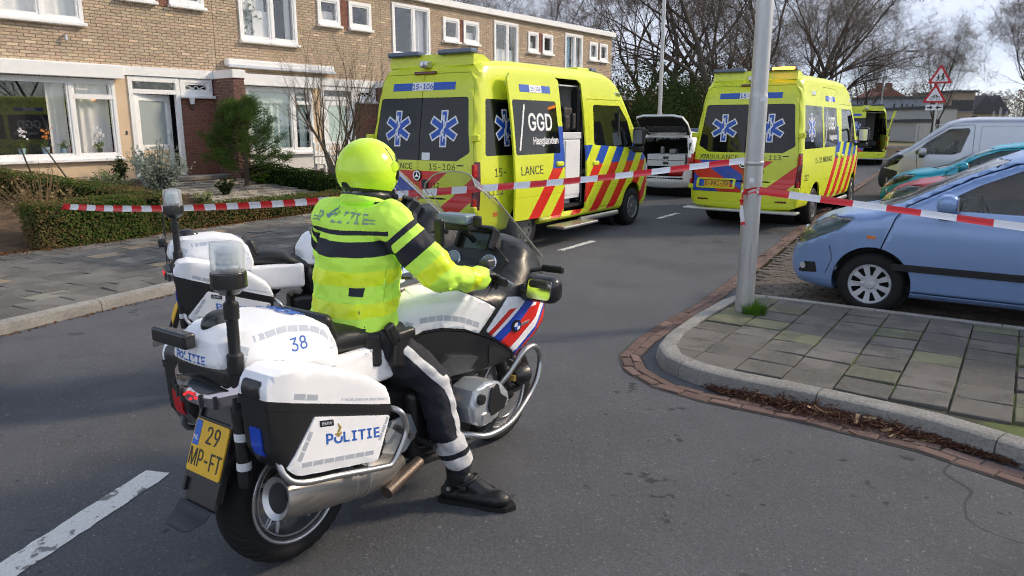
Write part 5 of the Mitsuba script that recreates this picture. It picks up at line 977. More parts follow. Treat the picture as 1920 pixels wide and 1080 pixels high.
def flank_c(p, n, uv):
    x, z = uv.x, uv.y; s = (x - 1.03) - 1.55 * (z - 0.80); W_, R_, B_ = mi.Color3f(.8, .81, .83), mi.Color3f(.62, .02, .015), mi.Color3f(.015, .06, .45)
    c = dr.select(s < .12, W_, dr.select(s < .22, B_, dr.select(s < .36, R_, dr.select(s < .44, W_, dr.select(s < .48, B_, R_)))))
    c = dr.select((s > .035) & (s < .085) & (z < .885), R_, c)
    return dr.select((s > .22) & (s < .27) & (z > .87), W_, c)
mat('bike_flank', proc(flank_c), 0.22, coat=1.0)
def slab_body(outline, hw, y, r=0.03, g=0.03, thick=0.012, flare=0.0):
    """a rounded box from a side outline, standing at y"""
    b = Body(outline, lambda x, z: np.full(np.shape(x), hw) + flare * (z - 0.7), r, g, crown=0.0, thick=thick, soft=.012); return b
_bi = Body.__init__
def moto_wheel(t, c, R, w, rim, part):
    x, y, z = c; a = np.linspace(0, PI, 13); prof = [(rim - .004, -w * .40), (rim + .012, -w * .46)] + [(R - w * .36 + w * .36 * math.sin(q), -w / 2 * math.cos(q)) for q in a] + [(rim + .012, w * .46), (rim - .004, w * .40)]
    tk = t.add(part, lathe(prof, 56, 'y', c, cap=False), 'black_rubber', 50)
    gr = []                                              # tread grooves
    for i in range(36):
        q = i * 2 * PI / 36
        for s_ in (-1, 1):
            P = []
            for f in np.linspace(.08, .85, 5): e = s_ * w / 2 * math.sin(f * 1.35); rr = R - w * .36 + w * .36 * math.cos(f * 1.35) - .0005; th = q + f * .25; P.append((x + rr * math.cos(th), y + e, z + rr * math.sin(th)))
            gr.append(tube(P, .0028, 4, False))
    t.add('tread', cat(gr), 'interior_dark', False, parent=tk, kind='stuff')
    for s_ in (-1, 1):
        t.add('rim_edge', torus(rim - .008, .0085, 56, 8, 'y', (x, y + s_ * w * .40, z)), 'rim_silver', 60, parent=tk); t.add('rim_edge', torus(rim - .034, .004, 56, 6, 'y', (x, y + s_ * w * .36, z)), 'rim_silver', 60, parent=tk)
    t.add('rim_barrel', lathe([(rim - .008, -w * .4), (rim - .03, -w * .3), (rim - .035, 0), (rim - .03, w * .3), (rim - .008, w * .4)], 56, 'y', c, cap=False), 'bike_grey', 50, parent=tk)
    for i in range(5):
        for d in (-.1, .1):
            q = i * 2 * PI / 5 + .35; p0 = (x + .05 * math.cos(q), y, z + .05 * math.sin(q)); p1 = (x + (rim - .03) * math.cos(q + d * 1.7), y - .02, z + (rim - .03) * math.sin(q + d * 1.7)); t.add('spoke', cyl(p0, p1, .011, .009, 8), 'engine_silver', 40, parent=tk)
    t.add('hub', lathe([(0, -w * .38), (.045, -w * .38), (.052, -w * .2), (.052, w * .3), (0, w * .3)], 20, 'y', c), 'bike_grey', 40, parent=tk)
    for s_ in ((-1, 1) if w < .15 else (-1,)): t.add('brake_disc', lathe([(.075, s_ * (w * .5 + .012)), (.075, s_ * (w * .5 + .007)), (.15, s_ * (w * .5 + .007)), (.15, s_ * (w * .5 + .012))], 36, 'y', c, cap=False), 'steel_tube', 30, parent=tk)
    return tk
def film_row(pts, wd, n, gap=.006):
    """a row of small film rectangles along a flat line of points (u, v)"""
    L = LineString(pts); out = []
    for i in range(n):
        a, b = L.interpolate((i + .06) / n, normalized=True), L.interpolate((i + .94) / n, normalized=True); out.append(LineString([a, b]).buffer(wd / 2, cap_style='flat'))
    return out
def politie(h, pitch=0.98):
    """the word with its O left open for the ring and emblem; centred"""
    return cat([shift(text(c, h, .002, True, sx=1.1), ((i - 3) * pitch * h * (1.0 if i else 1.02), 0, 0)) for i, c in enumerate('P LITIE') if c != ' '])
def flame_logo(h):
    """a book and flame emblem of a few strokes"""
    g = shapely.union_all([LineString([(-.3 * h, .1 * h), (0, -.15 * h), (.4 * h, .2 * h)]).buffer(.10 * h), LineString([(-.05 * h, .3 * h), (.25 * h, .7 * h), (.1 * h, 1.2 * h)]).buffer(.07 * h), LineString([(.15 * h, .35 * h), (.45 * h, .75 * h), (.3 * h, 1.0 * h)]).buffer(.05 * h), Point(0, .05 * h).buffer(.2 * h)]); return ext(g, .002)
def motorcycle(label, M, group, number='38'):
    t = Thing('motorcycle', label, 'motorcycle', M, group)
    rw = moto_wheel(t, (0, 0, .315), .315, .18, .225, 'rear_wheel'); fw = moto_wheel(t, (1.49, 0, .30), .30, .12, .222, 'front_wheel')
    # frame and engine
    t.add('engine_block', cat([rb((.80, 0, .42), (.46, .40, .36), .05), rb((.55, 0, .48), (.3, .26, .3), .05), rb((.95, 0, .62), (.5, .3, .2), .05)]), 'bike_black', 40)
    t.add('swing_arm', cat([tube(smoothpath([(0, .13, .315), (.25, .13, .34), (.5, .10, .40)]), .045, 10), cyl((0, .06, .315), (0, .18, .315), .08)]), 'bike_grey', 40)
    for s_ in (-1, 1): t.add('fork_leg', cat([cyl((1.49, s_ * .085, .30), (1.22, s_ * .085, .98), .024), cyl((1.50, s_ * .085, .28), (1.40, s_ * .085, .54), .032)]), 'bike_black', 40); t.add('brake_calliper', rb((1.38, s_ * .078, .33), (.09, .05, .13), .02), 'engine_silver', 50)
    a = np.linspace(math.radians(35), math.radians(150), 12); t.add('front_mudguard', loft([np.array([(1.49 + (.325 + .012 * math.cos(q_ * 1.4)) * math.cos(b), .075 * math.sin(q_), .30 + (.325 + .018 * math.cos(q_)) * math.sin(b)) for q_ in np.linspace(-1.45, 1.45, 9)]) for b in a], cap=False, closed=False), 'bike_white', 50)
    for s_ in (-1, 1):
        c = slab_body([(.765, .50), (.80, .575), (.894, .60), (1.0, .57), (1.08, .485), (1.05, .42), (.95, .385), (.857, .375), (.78, .42)], .085, 0, .02, .025)
        k = t.add('cylinder_head', shift(tm(c.solid), (0, s_ * .315, 0)), 'engine_silver', 40); dcl = lambda m, c_, h=0.0: shift(c.decal(m, c_, s_, h), (0, s_ * .315, 0)); f = -s_
        t.add('valve_cover', dcl(ext(rp([(-.02, .075), (.035, .08), (.045, .03), (.10, -.01), (.075, -.055), (-.03, -.065), (-.045, -.01)], .006), .016), (.93, .49), -.004), 'bike_black', 30, parent=k); t.add('oil_cap', shift(lathe([(0, .018), (.024, .016), (.028, 0)], 18), (0, 0, 0)), 'bike_black', 40, parent=k)
        scene[t.parts[-1]]['to_world'] = ST((M @ basis((.83, s_ * .398, .53), (-s_, 0, 0), (0, 0, 1))).tolist())
        t.add('spark_cover', dcl(ext(rp([(-.02, -.03), (.05, -.03), (.06, .02), (-.02, .025)], .006), .012), (.86, .425), -.003), 'rim_silver', 30, parent=k)
        t.add('header_pipe', tube(smoothpath([(1.03, s_ * .30, .40), (1.10, s_ * .28, .34), (1.0, s_ * .22, .22), (.6, s_ * .12, .2), (.42, -.2, .27)]), .024, 10), 'bike_grey', 50)
    t.add('stub_pipe', cat([cyl((.55, -.30, .30), (.27, -.335, .26), .03), torus(.026, .006, 16, 6, 'y', (0, 0, 0))]) if False else cyl((.52, -.28, .30), (.27, -.32, .262), .028), 'burnt_pipe', 40)
    # exhaust: oval can with a cut end
    ax = np.array([(-.275, -.305, .468), (.19, -.265, .362), (.33, -.245, .325), (.46, -.21, .30)]); rr = [.095, .092, .075, .045]
    d = ax[1] - ax[0]; d /= np.linalg.norm(d); side = np.cross(d, (0, 0, 1)); side /= np.linalg.norm(side); up = np.cross(side, d); q = np.arange(32) * PI / 16
    rg = lambda c, ry, rz: c + np.cos(q)[:, None] * side * ry + np.sin(q)[:, None] * up * rz
    can = t.add('silencer', loft([rg(ax[0], .070, .080), rg(ax[0] + d * .02, .077, .087), rg(ax[0] + d * .10, .077, .089), rg(ax[0] + d * .104, .079, .091), rg(ax[1], .077, .086), rg(ax[2], .065, .07), rg(ax[3], .04, .04)], cap=False), 'steel_brushed', 40)
    t.add('outlet', loft([rg(ax[0], .070, .080), rg(ax[0] + d * .012, .050, .058), rg(ax[0] + d * .09, .044, .05)], cap=False), 'steel_tube', 50, parent=can); t.add('outlet_dark', loft([rg(ax[0] + d * .088, .048, .054), rg(ax[0] + d * .09, .001, .001)], cap=False), 'interior_dark', parent=can)
    for f in (.36, .44): t.add('clamp', loft([rg(ax[0] + d * (f + e), .080, .090) for e in (-.006, .006)]), 'steel_tube', 40, parent=can)
    # tail: under-tray, lamp, number plate, mudguard
    t.add('under_tail', cat([rb((-.04, 0, .86), (.42, .36, .14), .05), rb((.1, 0, .74), (.5, .22, .2), .05), rb((-.20, 0, .91), (.28, .34, .10), .03)]), 'bike_black', 50)
    tl = []
    for y in np.linspace(-.225, .225, 25):
        u = abs(y) / .225; x = -.375 + .08 * u ** 1.6; h = .047 * (1 - .30 * u) ; zc = .835 + .035 * u ** 1.5 + .012 * math.cos(y * 26) * (1 - u); tl.append(np.array([(x + .0, y, zc - h), (x - .016, y, zc), (x + .004, y, zc + h), (x + .07, y, zc + h * .8), (x + .07, y, zc - h * .8)]))
    k = t.add('tail_lamp', loft(tl), 'lens_tail', 40)
    t.add('lamp_top', loft([r_[[2, 3]] + (0.004, 0, .004) for r_ in tl], cap=False, closed=False), 'bike_gloss_black', 40, parent=k)
    cw = []
    for y in np.linspace(-.16, .16, 17):
        u = abs(y) / .16; x = -.38 + .05 * u ** 2; top_ = .905 - .03 * u ** 1.5; lo_ = .858 + .02 * math.cos(y * 40) * (1 - u) + .015 * u; cw.append(np.array([(x - .014, y, lo_), (x - .006, y, (lo_ + top_) / 2), (x + .02, y, top_), (x + .10, y, top_), (x + .10, y, lo_)]))
    t.add('lamp_cowl', loft(cw), 'bike_gloss_black', 40, parent=k)
    for y in (-.19, -.12, -.06, .06, .12, .19): t.add('lens_rib', bx(-.402 + .08 * (abs(y) / .225) ** 1.6, -.385 + .08 * (abs(y) / .225) ** 1.6, y - .003, y + .003, .80, .85), 'bike_grey', parent=k)
    for i, (dy, dz) in enumerate([(.035, 0), (.012, .013), (-.012, .013), (-.035, 0), (0, -.01)]):
        kk = t.add('led', rb((-.394, dy - .01, .838 + dz), (.012, .013, .011), .005, seg=8), 'led_red', parent=k); scene[kk]['emitter'] = {'type': 'area', 'radiance': rgb((0.28, .01, .012))}
    pm = basis((-.335, 0, .605), (0, -1, 0), (.36, 0, 1)); t.add('mudguard', put(cat([bx(-.10, .10, -.22, .20, -.03, -.012, .005), bx(-.11, -.095, -.18, .2, -.03, .0), bx(.095, .11, -.18, .2, -.03, .0)]), pm), 'bike_black', 40)
    t.add('mudflap', loft([np.array([(x, -w_, z), (x, w_, z), (x + .012, w_, z + .006), (x + .012, -w_, z + .006)]) for x, z, w_ in ((-.418, .40, .10), (-.44, .375, .095), (-.485, .358, .08), (-.505, .356, .055))] ), 'bike_black', 40)
    pl = t.add('number_plate', put(ext(rp([(-.105, -.10), (.105, -.10), (.105, .10), (-.105, .10)], .01), .006), pm), 'plate_yellow'); t.add('plate_holder', put(ext(rp([(-.113, -.125), (.113, -.125), (.113, .108), (-.113, .108)], .01), .010, -.011), pm), 'bike_black', parent=pl)
    t.add('lettering', put(shift(text('29', .066, .002, False, sx=.8), (.02, .018, .006)), pm), 'print_dark', False, parent=pl); t.add('lettering', put(shift(text('MP-FT', .066, .002, False, sx=.66), (0, -.075, .006)), pm), 'print_dark', False, parent=pl); t.add('plate_band', put(ext(rp([(-.10, .0), (-.062, .0), (-.062, .096), (-.10, .096)], .004), .0075), pm), 'plate_blue', parent=pl); t.add('lettering', put(shift(text('NL', .018, .001), (-.081, .02, .0075)), pm), 'film_white', False, parent=pl)
    t.add('plate_text_strip', put(shift(text('MOTORRIJDER.NL', .011, .001), (0, -.119, -.001)), pm), 'film_white', False, parent=pl) if False else None
    # white tail box
    tb = Body([(-.36, .955), (-.345, 1.03), (-.27, 1.075), (-.06, 1.085), (.06, 1.06), (.135, 1.01), (.165, .90), (.15, .835), (-.05, .87)], lambda x, z: np.interp(z, [.83, .95, 1.09], [.195, .188, .15]) * np.interp(x, [-.36, -.2, .16], [.80, 1, 1]), .014, .025, crown=.008, thick=.012, soft=.008)
    k = t.add('tail_box', tm(tb.solid), 'bike_white', 40)
    for s_ in (-1, 1):
        f = -s_; t.add('lettering', tb.decal(text(number, .050, .002, sx=.95), (-.03, .955), s_), 'police_blue', False, parent=k)
        for g_ in film_row([(-.17, .075), (-.03, .085), (.10, .06), (.165, .02), (.18, -.04)], .024, 8): t.add('film', tb.decal(ext(affinity.scale(g_, 1 if s_ < 0 else 1, 1, origin=(0, 0)), .0012), (-.05, .962), s_), 'reflex_film', False, parent=k)
        for g_ in film_row([(-.24, -.005), (-.21, .06)], .05, 2) + film_row([(-.20, -.045), (-.12, -.05)], .035, 1): t.add('film', tb.decal(ext(g_, .0012), (-.05, .962), s_), 'reflex_film', False, parent=k)
    t.add('lettering', tb.decal(politie(.030, .9), (.02, .958), 0), 'police_blue', False, parent=k); t.add('lettering', tb.decal(shift(ext(Point(0, 0).buffer(.013).difference(Point(0, 0).buffer(.008)), .002), (-.055, .015, 0)), (.02, .958), 0), 'police_blue', False, parent=k)
    top = shift(put(text(number, .10, .002, True, sx=1.35), basis((0, 0, 0), (0, -1, 0), (1, 0, 0))), (-.02, 0, 0)); v = top.vertices; zt = np.interp(v[:, 0], [-.27, -.06, .06, .135], [1.075, 1.085, 1.06, 1.01]) + .012 * (1 - (v[:, 1] / .16) ** 2) + .0012; top.vertices = np.column_stack([v[:, 0], v[:, 1], zt + v[:, 2]]); t.add('lettering', top, 'police_blue', False, parent=k)
    hm = trimesh.creation.icosphere(3, 1.0); hm.vertices = hm.vertices * (.075, .05, .055) + (-.23, .02, 1.072); t.add('aerial_dome', hm, 'bike_gloss_black', True, parent=k)
    t.add('rear_flasher', rb((-.385, .08, 1.045), (.05, .22, .058), .012), 'bike_gloss_black', 40, label='black warning light bar'); t.add('flasher_bracket', bx(-.34, -.28, .03, .09, 1.0, 1.02), 'bike_black')
    t.add('pad', rb((.165, 0, .985), (.06, .30, .13), .028, trimesh.transformations.rotation_matrix(-.35, (0, 1, 0))), 'seat_vinyl', 50)
    # seats
    ss = []
    for x, z, w_, h in ((.15, .90, .14, .05), (.24, .915, .165, .06), (.36, .905, .17, .06), (.42, .87, .17, .055), (.50, .83, .165, .06), (.62, .815, .14, .07), (.72, .84, .11, .06)):
        q = np.linspace(0, 2 * PI, 20, endpoint=False); ss.append(np.array([(x, w_ * np.sign(math.cos(b)) * abs(math.cos(b)) ** .6, z + h * np.sign(math.sin(b)) * abs(math.sin(b)) ** .7) for b in q]))
    t.add('seat', loft(ss), 'seat_vinyl', 50); t.add('side_panel', cat([rb((.30, s_ * .15, .78), (.4, .06, .18), .03) for s_ in (-1, 1)]), 'bike_white', 50)
    # panniers
    P_out = [(-.33, .70), (-.285, .625), (-.24, .588), (.14, .50), (.185, .51), (.245, .66), (.248, .73), (.228, .79), (.12, .87), (-.08, .955), (-.25, .995), (-.315, .985), (-.345, .94)]
    pb = Body(P_out, lambda x, z: np.interp(x, [-.35, -.25, .15, .25], [.075, .095, .095, .085]) + 0 * z, .010, .025, crown=0.0, thick=.012, soft=.006)
    lid = Polygon([(-.6, .99), (-.40, .923), (.5, .628), (.5, 1.2), (-.6, 1.2)]); lid = Polygon([(-.5, .955), (-.285, .886), (.25, .711), (.5, .63), (.5, 1.2), (-.5, 1.2)]); seam = Polygon([(-.5, .925), (.5, .60), (.5, .63), (-.5, .955)])
    lid_m = tm(pb.solid ^ mf_prism(lid, -1, 1)); low = tm(pb.solid - mf_prism(lid.union(seam), -1, 1)); band = pb.solid ^ mf_prism(seam, -1, 1); bm = tm(band); bm = mk(bm.vertices, bm.faces)
    for s_ in (-1, 1):
        sh = (0, -.305, -.022) if s_ < 0 else (.06, .285, -.022); u = -s_; k = t.add('pannier', shift(low, sh), 'bike_black', 30); t.add('lid', shift(lid_m, sh), 'bike_white', 30, parent=k)
        bb = shift(put(bm, np.diag([1.012, 1.03, 1.0, 1])), sh); t.add('seal_band', bb, 'bike_black', 30, parent=k)
        pan = rp([(-.155, .792), (.228, .672), (.222, .655), (.146, .512), (.13, .508), (-.225, .588), (-.25, .60), (-.286, .636)], .012); c0 = (-.03, .65); L_ = affinity.translate(pan, -c0[0], -c0[1]); L_ = L_ if s_ < 0 else affinity.scale(L_, -1, 1, origin=(0, 0)); dcl = lambda m, c_, h=0.0: shift(pb.decal(m, c_, s_, h), sh)
        t.add('panel', dcl(ext(L_, .007), c0), 'bike_white', 30, parent=k)
        mir = (lambda g: g) if s_ < 0 else (lambda g: affinity.scale(g, -1, 1, origin=(0, 0)))
        sk = np.array([[1, 0, 0, 0], [-.24 * (1 if s_ < 0 else -1), 1, 0, 0], [0, 0, 1, 0], [0, 0, 0, 1]])
        t.add('lettering', dcl(put(politie(.040), sk), (.025, .638), .007), 'police_blue', False, parent=k); t.add('lettering', dcl(put(shift(ext(Point(0, 0).buffer(.021).difference(Point(0, 0).buffer(.013)).intersection(box(-1, -1, 1, .006)), .002), (-.079, .018, 0)), sk), (.025, .638), .007), 'police_blue', False, parent=k)
        t.add('emblem', dcl(put(shift(flame_logo(.036), (-.079, .032, 0)), sk), (.025, .638), .007), 'gold_print', False, parent=k)
        t.add('name_tag', dcl(put(ext(rp([(-.032, -.012), (.032, -.012), (.032, .012), (-.032, .012)], .003), .002), sk), (-.105 if s_ < 0 else -.105, .752), .007), 'bike_black', False, parent=k); t.add('lettering', dcl(put(shift(text('BMW', .012, .001, True, sx=1.2), (0, -.006, 0)), sk), (-.105, .752), .009), 'reflex_film', False, parent=k)
        for g_ in film_row([(-.145, .095), (-.21, .0)], .02, 3) + film_row([(-.20, -.018), (-.03, -.056), (.155, -.10)], .018, 7) + film_row([(.185, -.06), (.245, .02)], .016, 3): t.add('film', dcl(ext(mir(g_), .001), c0, .007), 'reflex_film', False, parent=k)
        for g_ in film_row([(-.21, .245), (-.10, .208)], .022, 2): t.add('film', dcl(ext(mir(g_), .001), c0, 0), 'reflex_film', False, parent=k)
        sk2 = np.array(sk); sk2[1, 0] *= 1.25; t.add('lettering', dcl(put(text('« waakzaam en dienstbaar »', .0135, .001), sk2), (.10, .775), 0), 'reflex_film', False, parent=k)
        t.add('reflector', shift(bx(-.352, -.325, -.045, .035, .70, .80, .006), (0, s_ * .36, 0)) if False else shift(pb.decal(ext(rp([(-.03, -.055), (.03, -.055), (.03, .055), (-.03, .055)], .008), .006), (.0, .735), 0), sh), 'reflector_blue' if s_ < 0 else 'lamp_red', 30, parent=k)
        t.add('latch', shift(pb.decal(ext(rp([(-.05, -.03), (.05, -.03), (.05, .03), (-.05, .03)], .01), .004), (.0, .935), 0), sh), 'bike_black', 30, parent=k)
        pth = [(-.33, .44, .70), (-.325, .47, .63), (-.27, .488, .585), (-.1, .492, .545), (.12, .494, .492), (.19, .494, .49), (.262, .494, .58), (.268, .494, .64), (.235, .48, .70), (.2, .36, .70)]
        t.add('guard_rail', tube(smoothpath([(x + (.035 if s_ < 0 else .1), s_ * (y - (.082 if s_ < 0 else .12)), z - .04) for x, y, z in pth], 6), .0125, 10), 'steel_tube', 60); t.add('rail_bracket', bx(.05, .09, *sorted((s_ * .28, s_ * .41)), .455, .48), 'steel_tube')
    # beacon mast
    mx, my = -.302, -.168; k = t.add('beacon_mast', cat([lathe([(0, .49), (.024, .49), (.026, .52), (.026, .74), (.030, .745), (.030, .80), (.024, .805), (.024, .93), (.03, .935), (.03, 1.0), (.021, 1.01), (.021, 1.13), (.027, 1.135), (.027, 1.19), (.016, 1.2), (.016, 1.25), (0, 1.25)], 20, c=(mx, my, 0)), tube([(-.29, -.16, .62), (-.2, -.1, .66)], .012, 8)]), 'bike_black', 40)
    for z in (.575, .69): t.add('reflective_band', lathe([(.0275, z - .016), (.0275, z + .016)], 20, c=(mx, my, 0), cap=False), 'band_white', parent=k)
    t.add('beacon_base', lathe([(0, 1.225), (.034, 1.225), (.056, 1.245), (.062, 1.25), (.062, 1.30), (.058, 1.305), (0, 1.305)], 28, c=(mx, my, 0)), 'bike_gloss_black', 40, parent=k)
    t.add('beacon_dome', lathe([(.057, 1.306), (.057, 1.39), (.052, 1.405), (.03, 1.41), (0, 1.412)], 32, c=(mx, my, 0), cap=False), 'beacon_clear', 50, parent=k)
    t.add('beacon_lamp', lathe([(0, 1.306)] + [(.036 + .005 * (i % 2), 1.312 + .009 * i) for i in range(9)] + [(.02, 1.398), (0, 1.40)], 28, c=(mx, my, 0)), 'dome_core', 30, parent=k)
    # fairing: one body cut into panels
    F_out = [(.52, .64), (.49, .78), (.48, .95), (.54, 1.04), (.66, 1.075), (.86, 1.05), (1.02, 1.03), (1.18, 1.0), (1.30, 1.10), (1.42, 1.20), (1.52, 1.20), (1.66, 1.10), (1.80, .93), (1.82, .84), (1.74, .74), (1.56, .69), (1.40, .655), (1.25, .575), (1.06, .555), (.80, .53), (.62, .55)]
    fx = ([.48, .6, .8, 1.05, 1.25, 1.4, 1.55, 1.7, 1.82], [.15, .19, .235, .285, .325, .335, .29, .20, .10]); fz = ([.52, .62, .8, .95, 1.05, 1.2], [.82, .95, 1.0, .97, .86, .70])
    fb = Body(F_out, lambda x, z: np.interp(x, *fx) * np.interp(z, *fz), .075, .035, crown=.02, thick=.015, soft=.025)
    wp = rp([(.46, .86), (.47, 1.10), (.80, 1.10), (.90, 1.032), (1.02, .965), (1.11, .908), (1.06, .862), (.985, .795), (.90, .835), (.757, .868), (.66, .872), (.56, .845)], .012)
    lp_ = rp([(.46, .84), (.56, .835), (.66, .862), (.757, .858), (.9, .826), (1.0, .785), (1.10, .735), (1.215, .655), (1.24, .60), (1.235, .50), (.46, .50)], .012); fl_ = rp([(1.03, .80), (1.19, .952), (1.25, .945), (1.33, .925), (1.43, .885), (1.60, .86), (1.60, .60), (1.28, .60), (1.25, .625), (1.215, .665), (1.10, .745)], .012)
    for s_ in (-1, 1):
        t.add('tank_panel', tm(fb.cut(wp, s_, .003)), 'bike_white', 35); t.add('leg_fairing', tm(fb.cut(lp_, s_, .003)), 'bike_gloss_black', 35); k = t.add('flank_panel', tm(fb.cut(fl_, s_, .003)), 'bike_flank', 35, uv=lambda V: V[:, [0, 2]], label='red, white and blue striped flank panel')
        dcl = lambda m, c_, h=0.0: fb.decal(m, c_, s_, h); mir = (lambda g: g) if s_ < 0 else (lambda g: affinity.scale(g, -1, 1, origin=(0, 0)))
        t.add('knee_pad', dcl(ext(mir(Polygon([(.13, .005), (-.05, .045), (-.14, -.01), (-.12, -.055), (.07, -.06)])), .035), (.83, .685), -.005), 'bike_grey', 30); t.add('air_duct', dcl(ext(mir(rp([(-.09, .05), (.05, -.035), (.07, -.075), (-.08, -.085)], .01)), .006), (1.14, .685), 0), 'interior_dark', 30)
        for g_ in film_row([(-.16, .025), (-.04, .02), (.08, -.01), (.19, -.06)], .026, 8) + film_row([(-.23, -.02), (-.21, .03)], .04, 1): t.add('film', dcl(ext(mir(g_), .0012), (.80, .90), 0), 'reflex_film', False)
        ro = t.add('badge', dcl(ext(Point(0, 0).buffer(.032), .008), (1.235, .79), 0), 'bike_black', parent=k); t.add('badge_field', dcl(ext(shapely.union_all([Polygon([(0, 0), (.022, 0), (.0156, .0156), (0, .022)]), Polygon([(0, 0), (-.022, 0), (-.0156, -.0156), (0, -.022)])]), .003), (1.235, .79), .008), 'reflector_blue', parent=k); t.add('badge_field', dcl(ext(shapely.union_all([Polygon([(0, 0), (-.022, 0), (-.0156, .0156), (0, .022)]), Polygon([(0, 0), (.022, 0), (.0156, -.0156), (0, -.022)])]), .003), (1.235, .79), .008), 'film_white', parent=k)
        t.add('emblem_wing', dcl(ext(mir(Polygon([(.03, .006), (.11, .012), (.10, -.002), (.03, -.008)])), .003), (1.235, .79), 0), 'chrome', parent=k)
        t.add('crash_bar', tube(smoothpath([(1.13, s_ * .27, .47), (1.18, s_ * .31, .54), (1.27, s_ * .335, .635), (1.36, s_ * .34, .655), (1.43, s_ * .335, .61), (1.445, s_ * .335, .54), (1.40, s_ * .34, .45), (1.30, s_ * .345, .375), (1.08, s_ * .40, .335), (.88, s_ * .41, .335), (.78, s_ * .36, .36), (.74, s_ * .2, .36)], 6), .0155, 12), 'steel_tube', 60)
        k = t.add('fog_lamp', lathe([(0, -.05), (.03, -.05), (.055, -.02), (.06, .03), (.056, .04), (0, .04)], 24, 'x', (1.27, s_ * .315, .515)), 'bike_black', 40); t.add('connector', bx(1.20, 1.225, s_ * .315 - .02, s_ * .315 + .02, .50, .53), 'gold_print', parent=k); t.add('lamp_bracket', cat([bx(1.15, 1.30, s_ * .30 - .02, s_ * .30 + .02, .43, .45), tube([(1.1, s_ * .2, .5), (1.2, s_ * .28, .45)], .012, 6)]), 'bike_black', parent=k)
        k = t.add('mirror', cat([rb((1.33, s_ * .43, .985), (.12, .19, .145), .05), rb((1.36, s_ * .34, .955), (.16, .14, .09), .04)]), 'bike_gloss_black', 60); t.add('mirror_glass', put(ext(rp([(-.07, -.05), (.07, -.05), (.075, .05), (-.065, .055)], .02), .006), basis((1.274, s_ * .435, .99), (0, -1, 0), (.25, 0, 1))), 'chrome', 30, parent=k)
        t.add('front_flasher', rb((1.46, s_ * .40, 1.065), (.03, .13, .04), .01), 'bike_black', 40); t.add('flasher_stalk', tube([(1.46, s_ * .34, 1.06), (1.42, s_ * .25, 1.04)], .012, 6), 'bike_black')
        # bars and controls
        hb = t.add('handlebar', tube(smoothpath([(1.12, s_ * .04, 1.06), (1.10, s_ * .14, 1.10), (1.04, s_ * .26, 1.10), (.985, s_ * .43, 1.075)], 5), .014, 10), 'bike_black', 60); t.add('grip', tube([(1.02, s_ * .30, 1.092), (.982, s_ * .435, 1.073)], .019, 12), 'black_rubber', 40, parent=hb); t.add('lever', tube(smoothpath([(1.07, s_ * .27, 1.085), (1.08, s_ * .34, 1.07), (1.06, s_ * .43, 1.05)], 4), .007, 6), 'engine_silver', parent=hb); t.add('switch_box', rb((1.04, s_ * .27, 1.095), (.06, .05, .05), .015), 'bike_black', parent=hb); t.add('reservoir', rb((1.10, s_ * .24, 1.135), (.07, .06, .04), .012), 'bike_grey', parent=hb)
        # foot rest with its plate and pedal
        k = t.add('foot_rest_plate', rot_at(ext(rp([(.36, .36), (.44, .50), (.56, .50), (.60, .40), (.52, .33), (.42, .33)], .01), .016), s_ * .19), 'engine_silver', 30); t.add('foot_rest', cyl((.60, s_ * .2, .36), (.60, s_ * .31, .35), .016), 'black_rubber', parent=k); t.add('pedal', tube([(.58, s_ * .22, .33), (.72, s_ * .25, .31), (.74, s_ * .29, .31)], .010, 8), 'bike_black', parent=k); t.add('passenger_rest', cyl((.46, s_ * .2, .47), (.44, s_ * .32, .46), .016), 'bike_grey', parent=k); t.add('pivot', cyl((.40, s_ * .19, .45), (.40, s_ * .225, .45), .035), 'engine_silver', parent=k)
    t.add('fairing', tm(fb.shell), 'bike_black', 35); t.add('tank_top', rb((.80, 0, 1.055), (.46, .22, .06), .028), 'bike_grey', 50); t.add('filler_cap', lathe([(0, 1.098), (.04, 1.096), (.045, 1.085)], 20, c=(.78, 0, 0)), 'bike_black', 40); t.add('knob', rb((.765, -.215, 1.055), (.035, .035, .035), .017), 'bike_black', 50)
    # cockpit
    dm = basis((1.27, 0, 1.09), (0, -1, 0), (.55, 0, 1)); k = t.add('dashboard', put(cat([ext(rp([(-.20, -.06), (.20, -.06), (.22, .04), (.13, .10), (.11, .19), (-.11, .19), (-.13, .10), (-.22, .04)], .02), .05, -.05)]), dm), 'bike_black', 30)
    t.add('display', put(ext(rp([(-.075, .075), (.075, .075), (.075, .165), (-.075, .165)], .01), .004, .001), dm), 'screen_lcd', parent=k)
    for u in (-.12, .12): t.add('dial', put(lathe([(0, .006), (.038, .006), (.046, .012), (.05, 0)], 24), dm @ shift_m(np.eye(4), (u, .0, .0))), 'smoke_plastic', 40, parent=k); t.add('dial_ring', put(torus(.047, .005, 28, 6, 'z'), dm @ shift_m(np.eye(4), (u, .0, .008))), 'chrome', 50, parent=k)
    t.add('binnacle_hood', put(cat([bx(-.115, .115, .17, .20, -.02, .05, .01), bx(-.125, -.105, .07, .19, -.02, .04, .008), bx(.105, .125, .07, .19, -.02, .04, .008)]), dm), 'bike_black', 30, parent=k)
    t.add('radio_unit', rb((1.16, -.0, 1.335), (.10, .19, .05), .012), 'smoke_plastic', 40); t.add('radio_mount', cat([rb((1.19, 0, 1.29), (.08, .16, .04), .01), tube([(1.2, 0, 1.28), (1.3, 0, 1.2)], .016, 8)]), 'bike_black', 40); t.add('speaker', rb((1.05, .03, 1.27), (.03, .055, .14), .01), 'bike_black', 40); t.add('speaker', rb((1.17, -.125, 1.325), (.03, .045, .06), .01), 'bike_black', 40)
    # windscreen
    nu, nv = 21, 15; rows = []
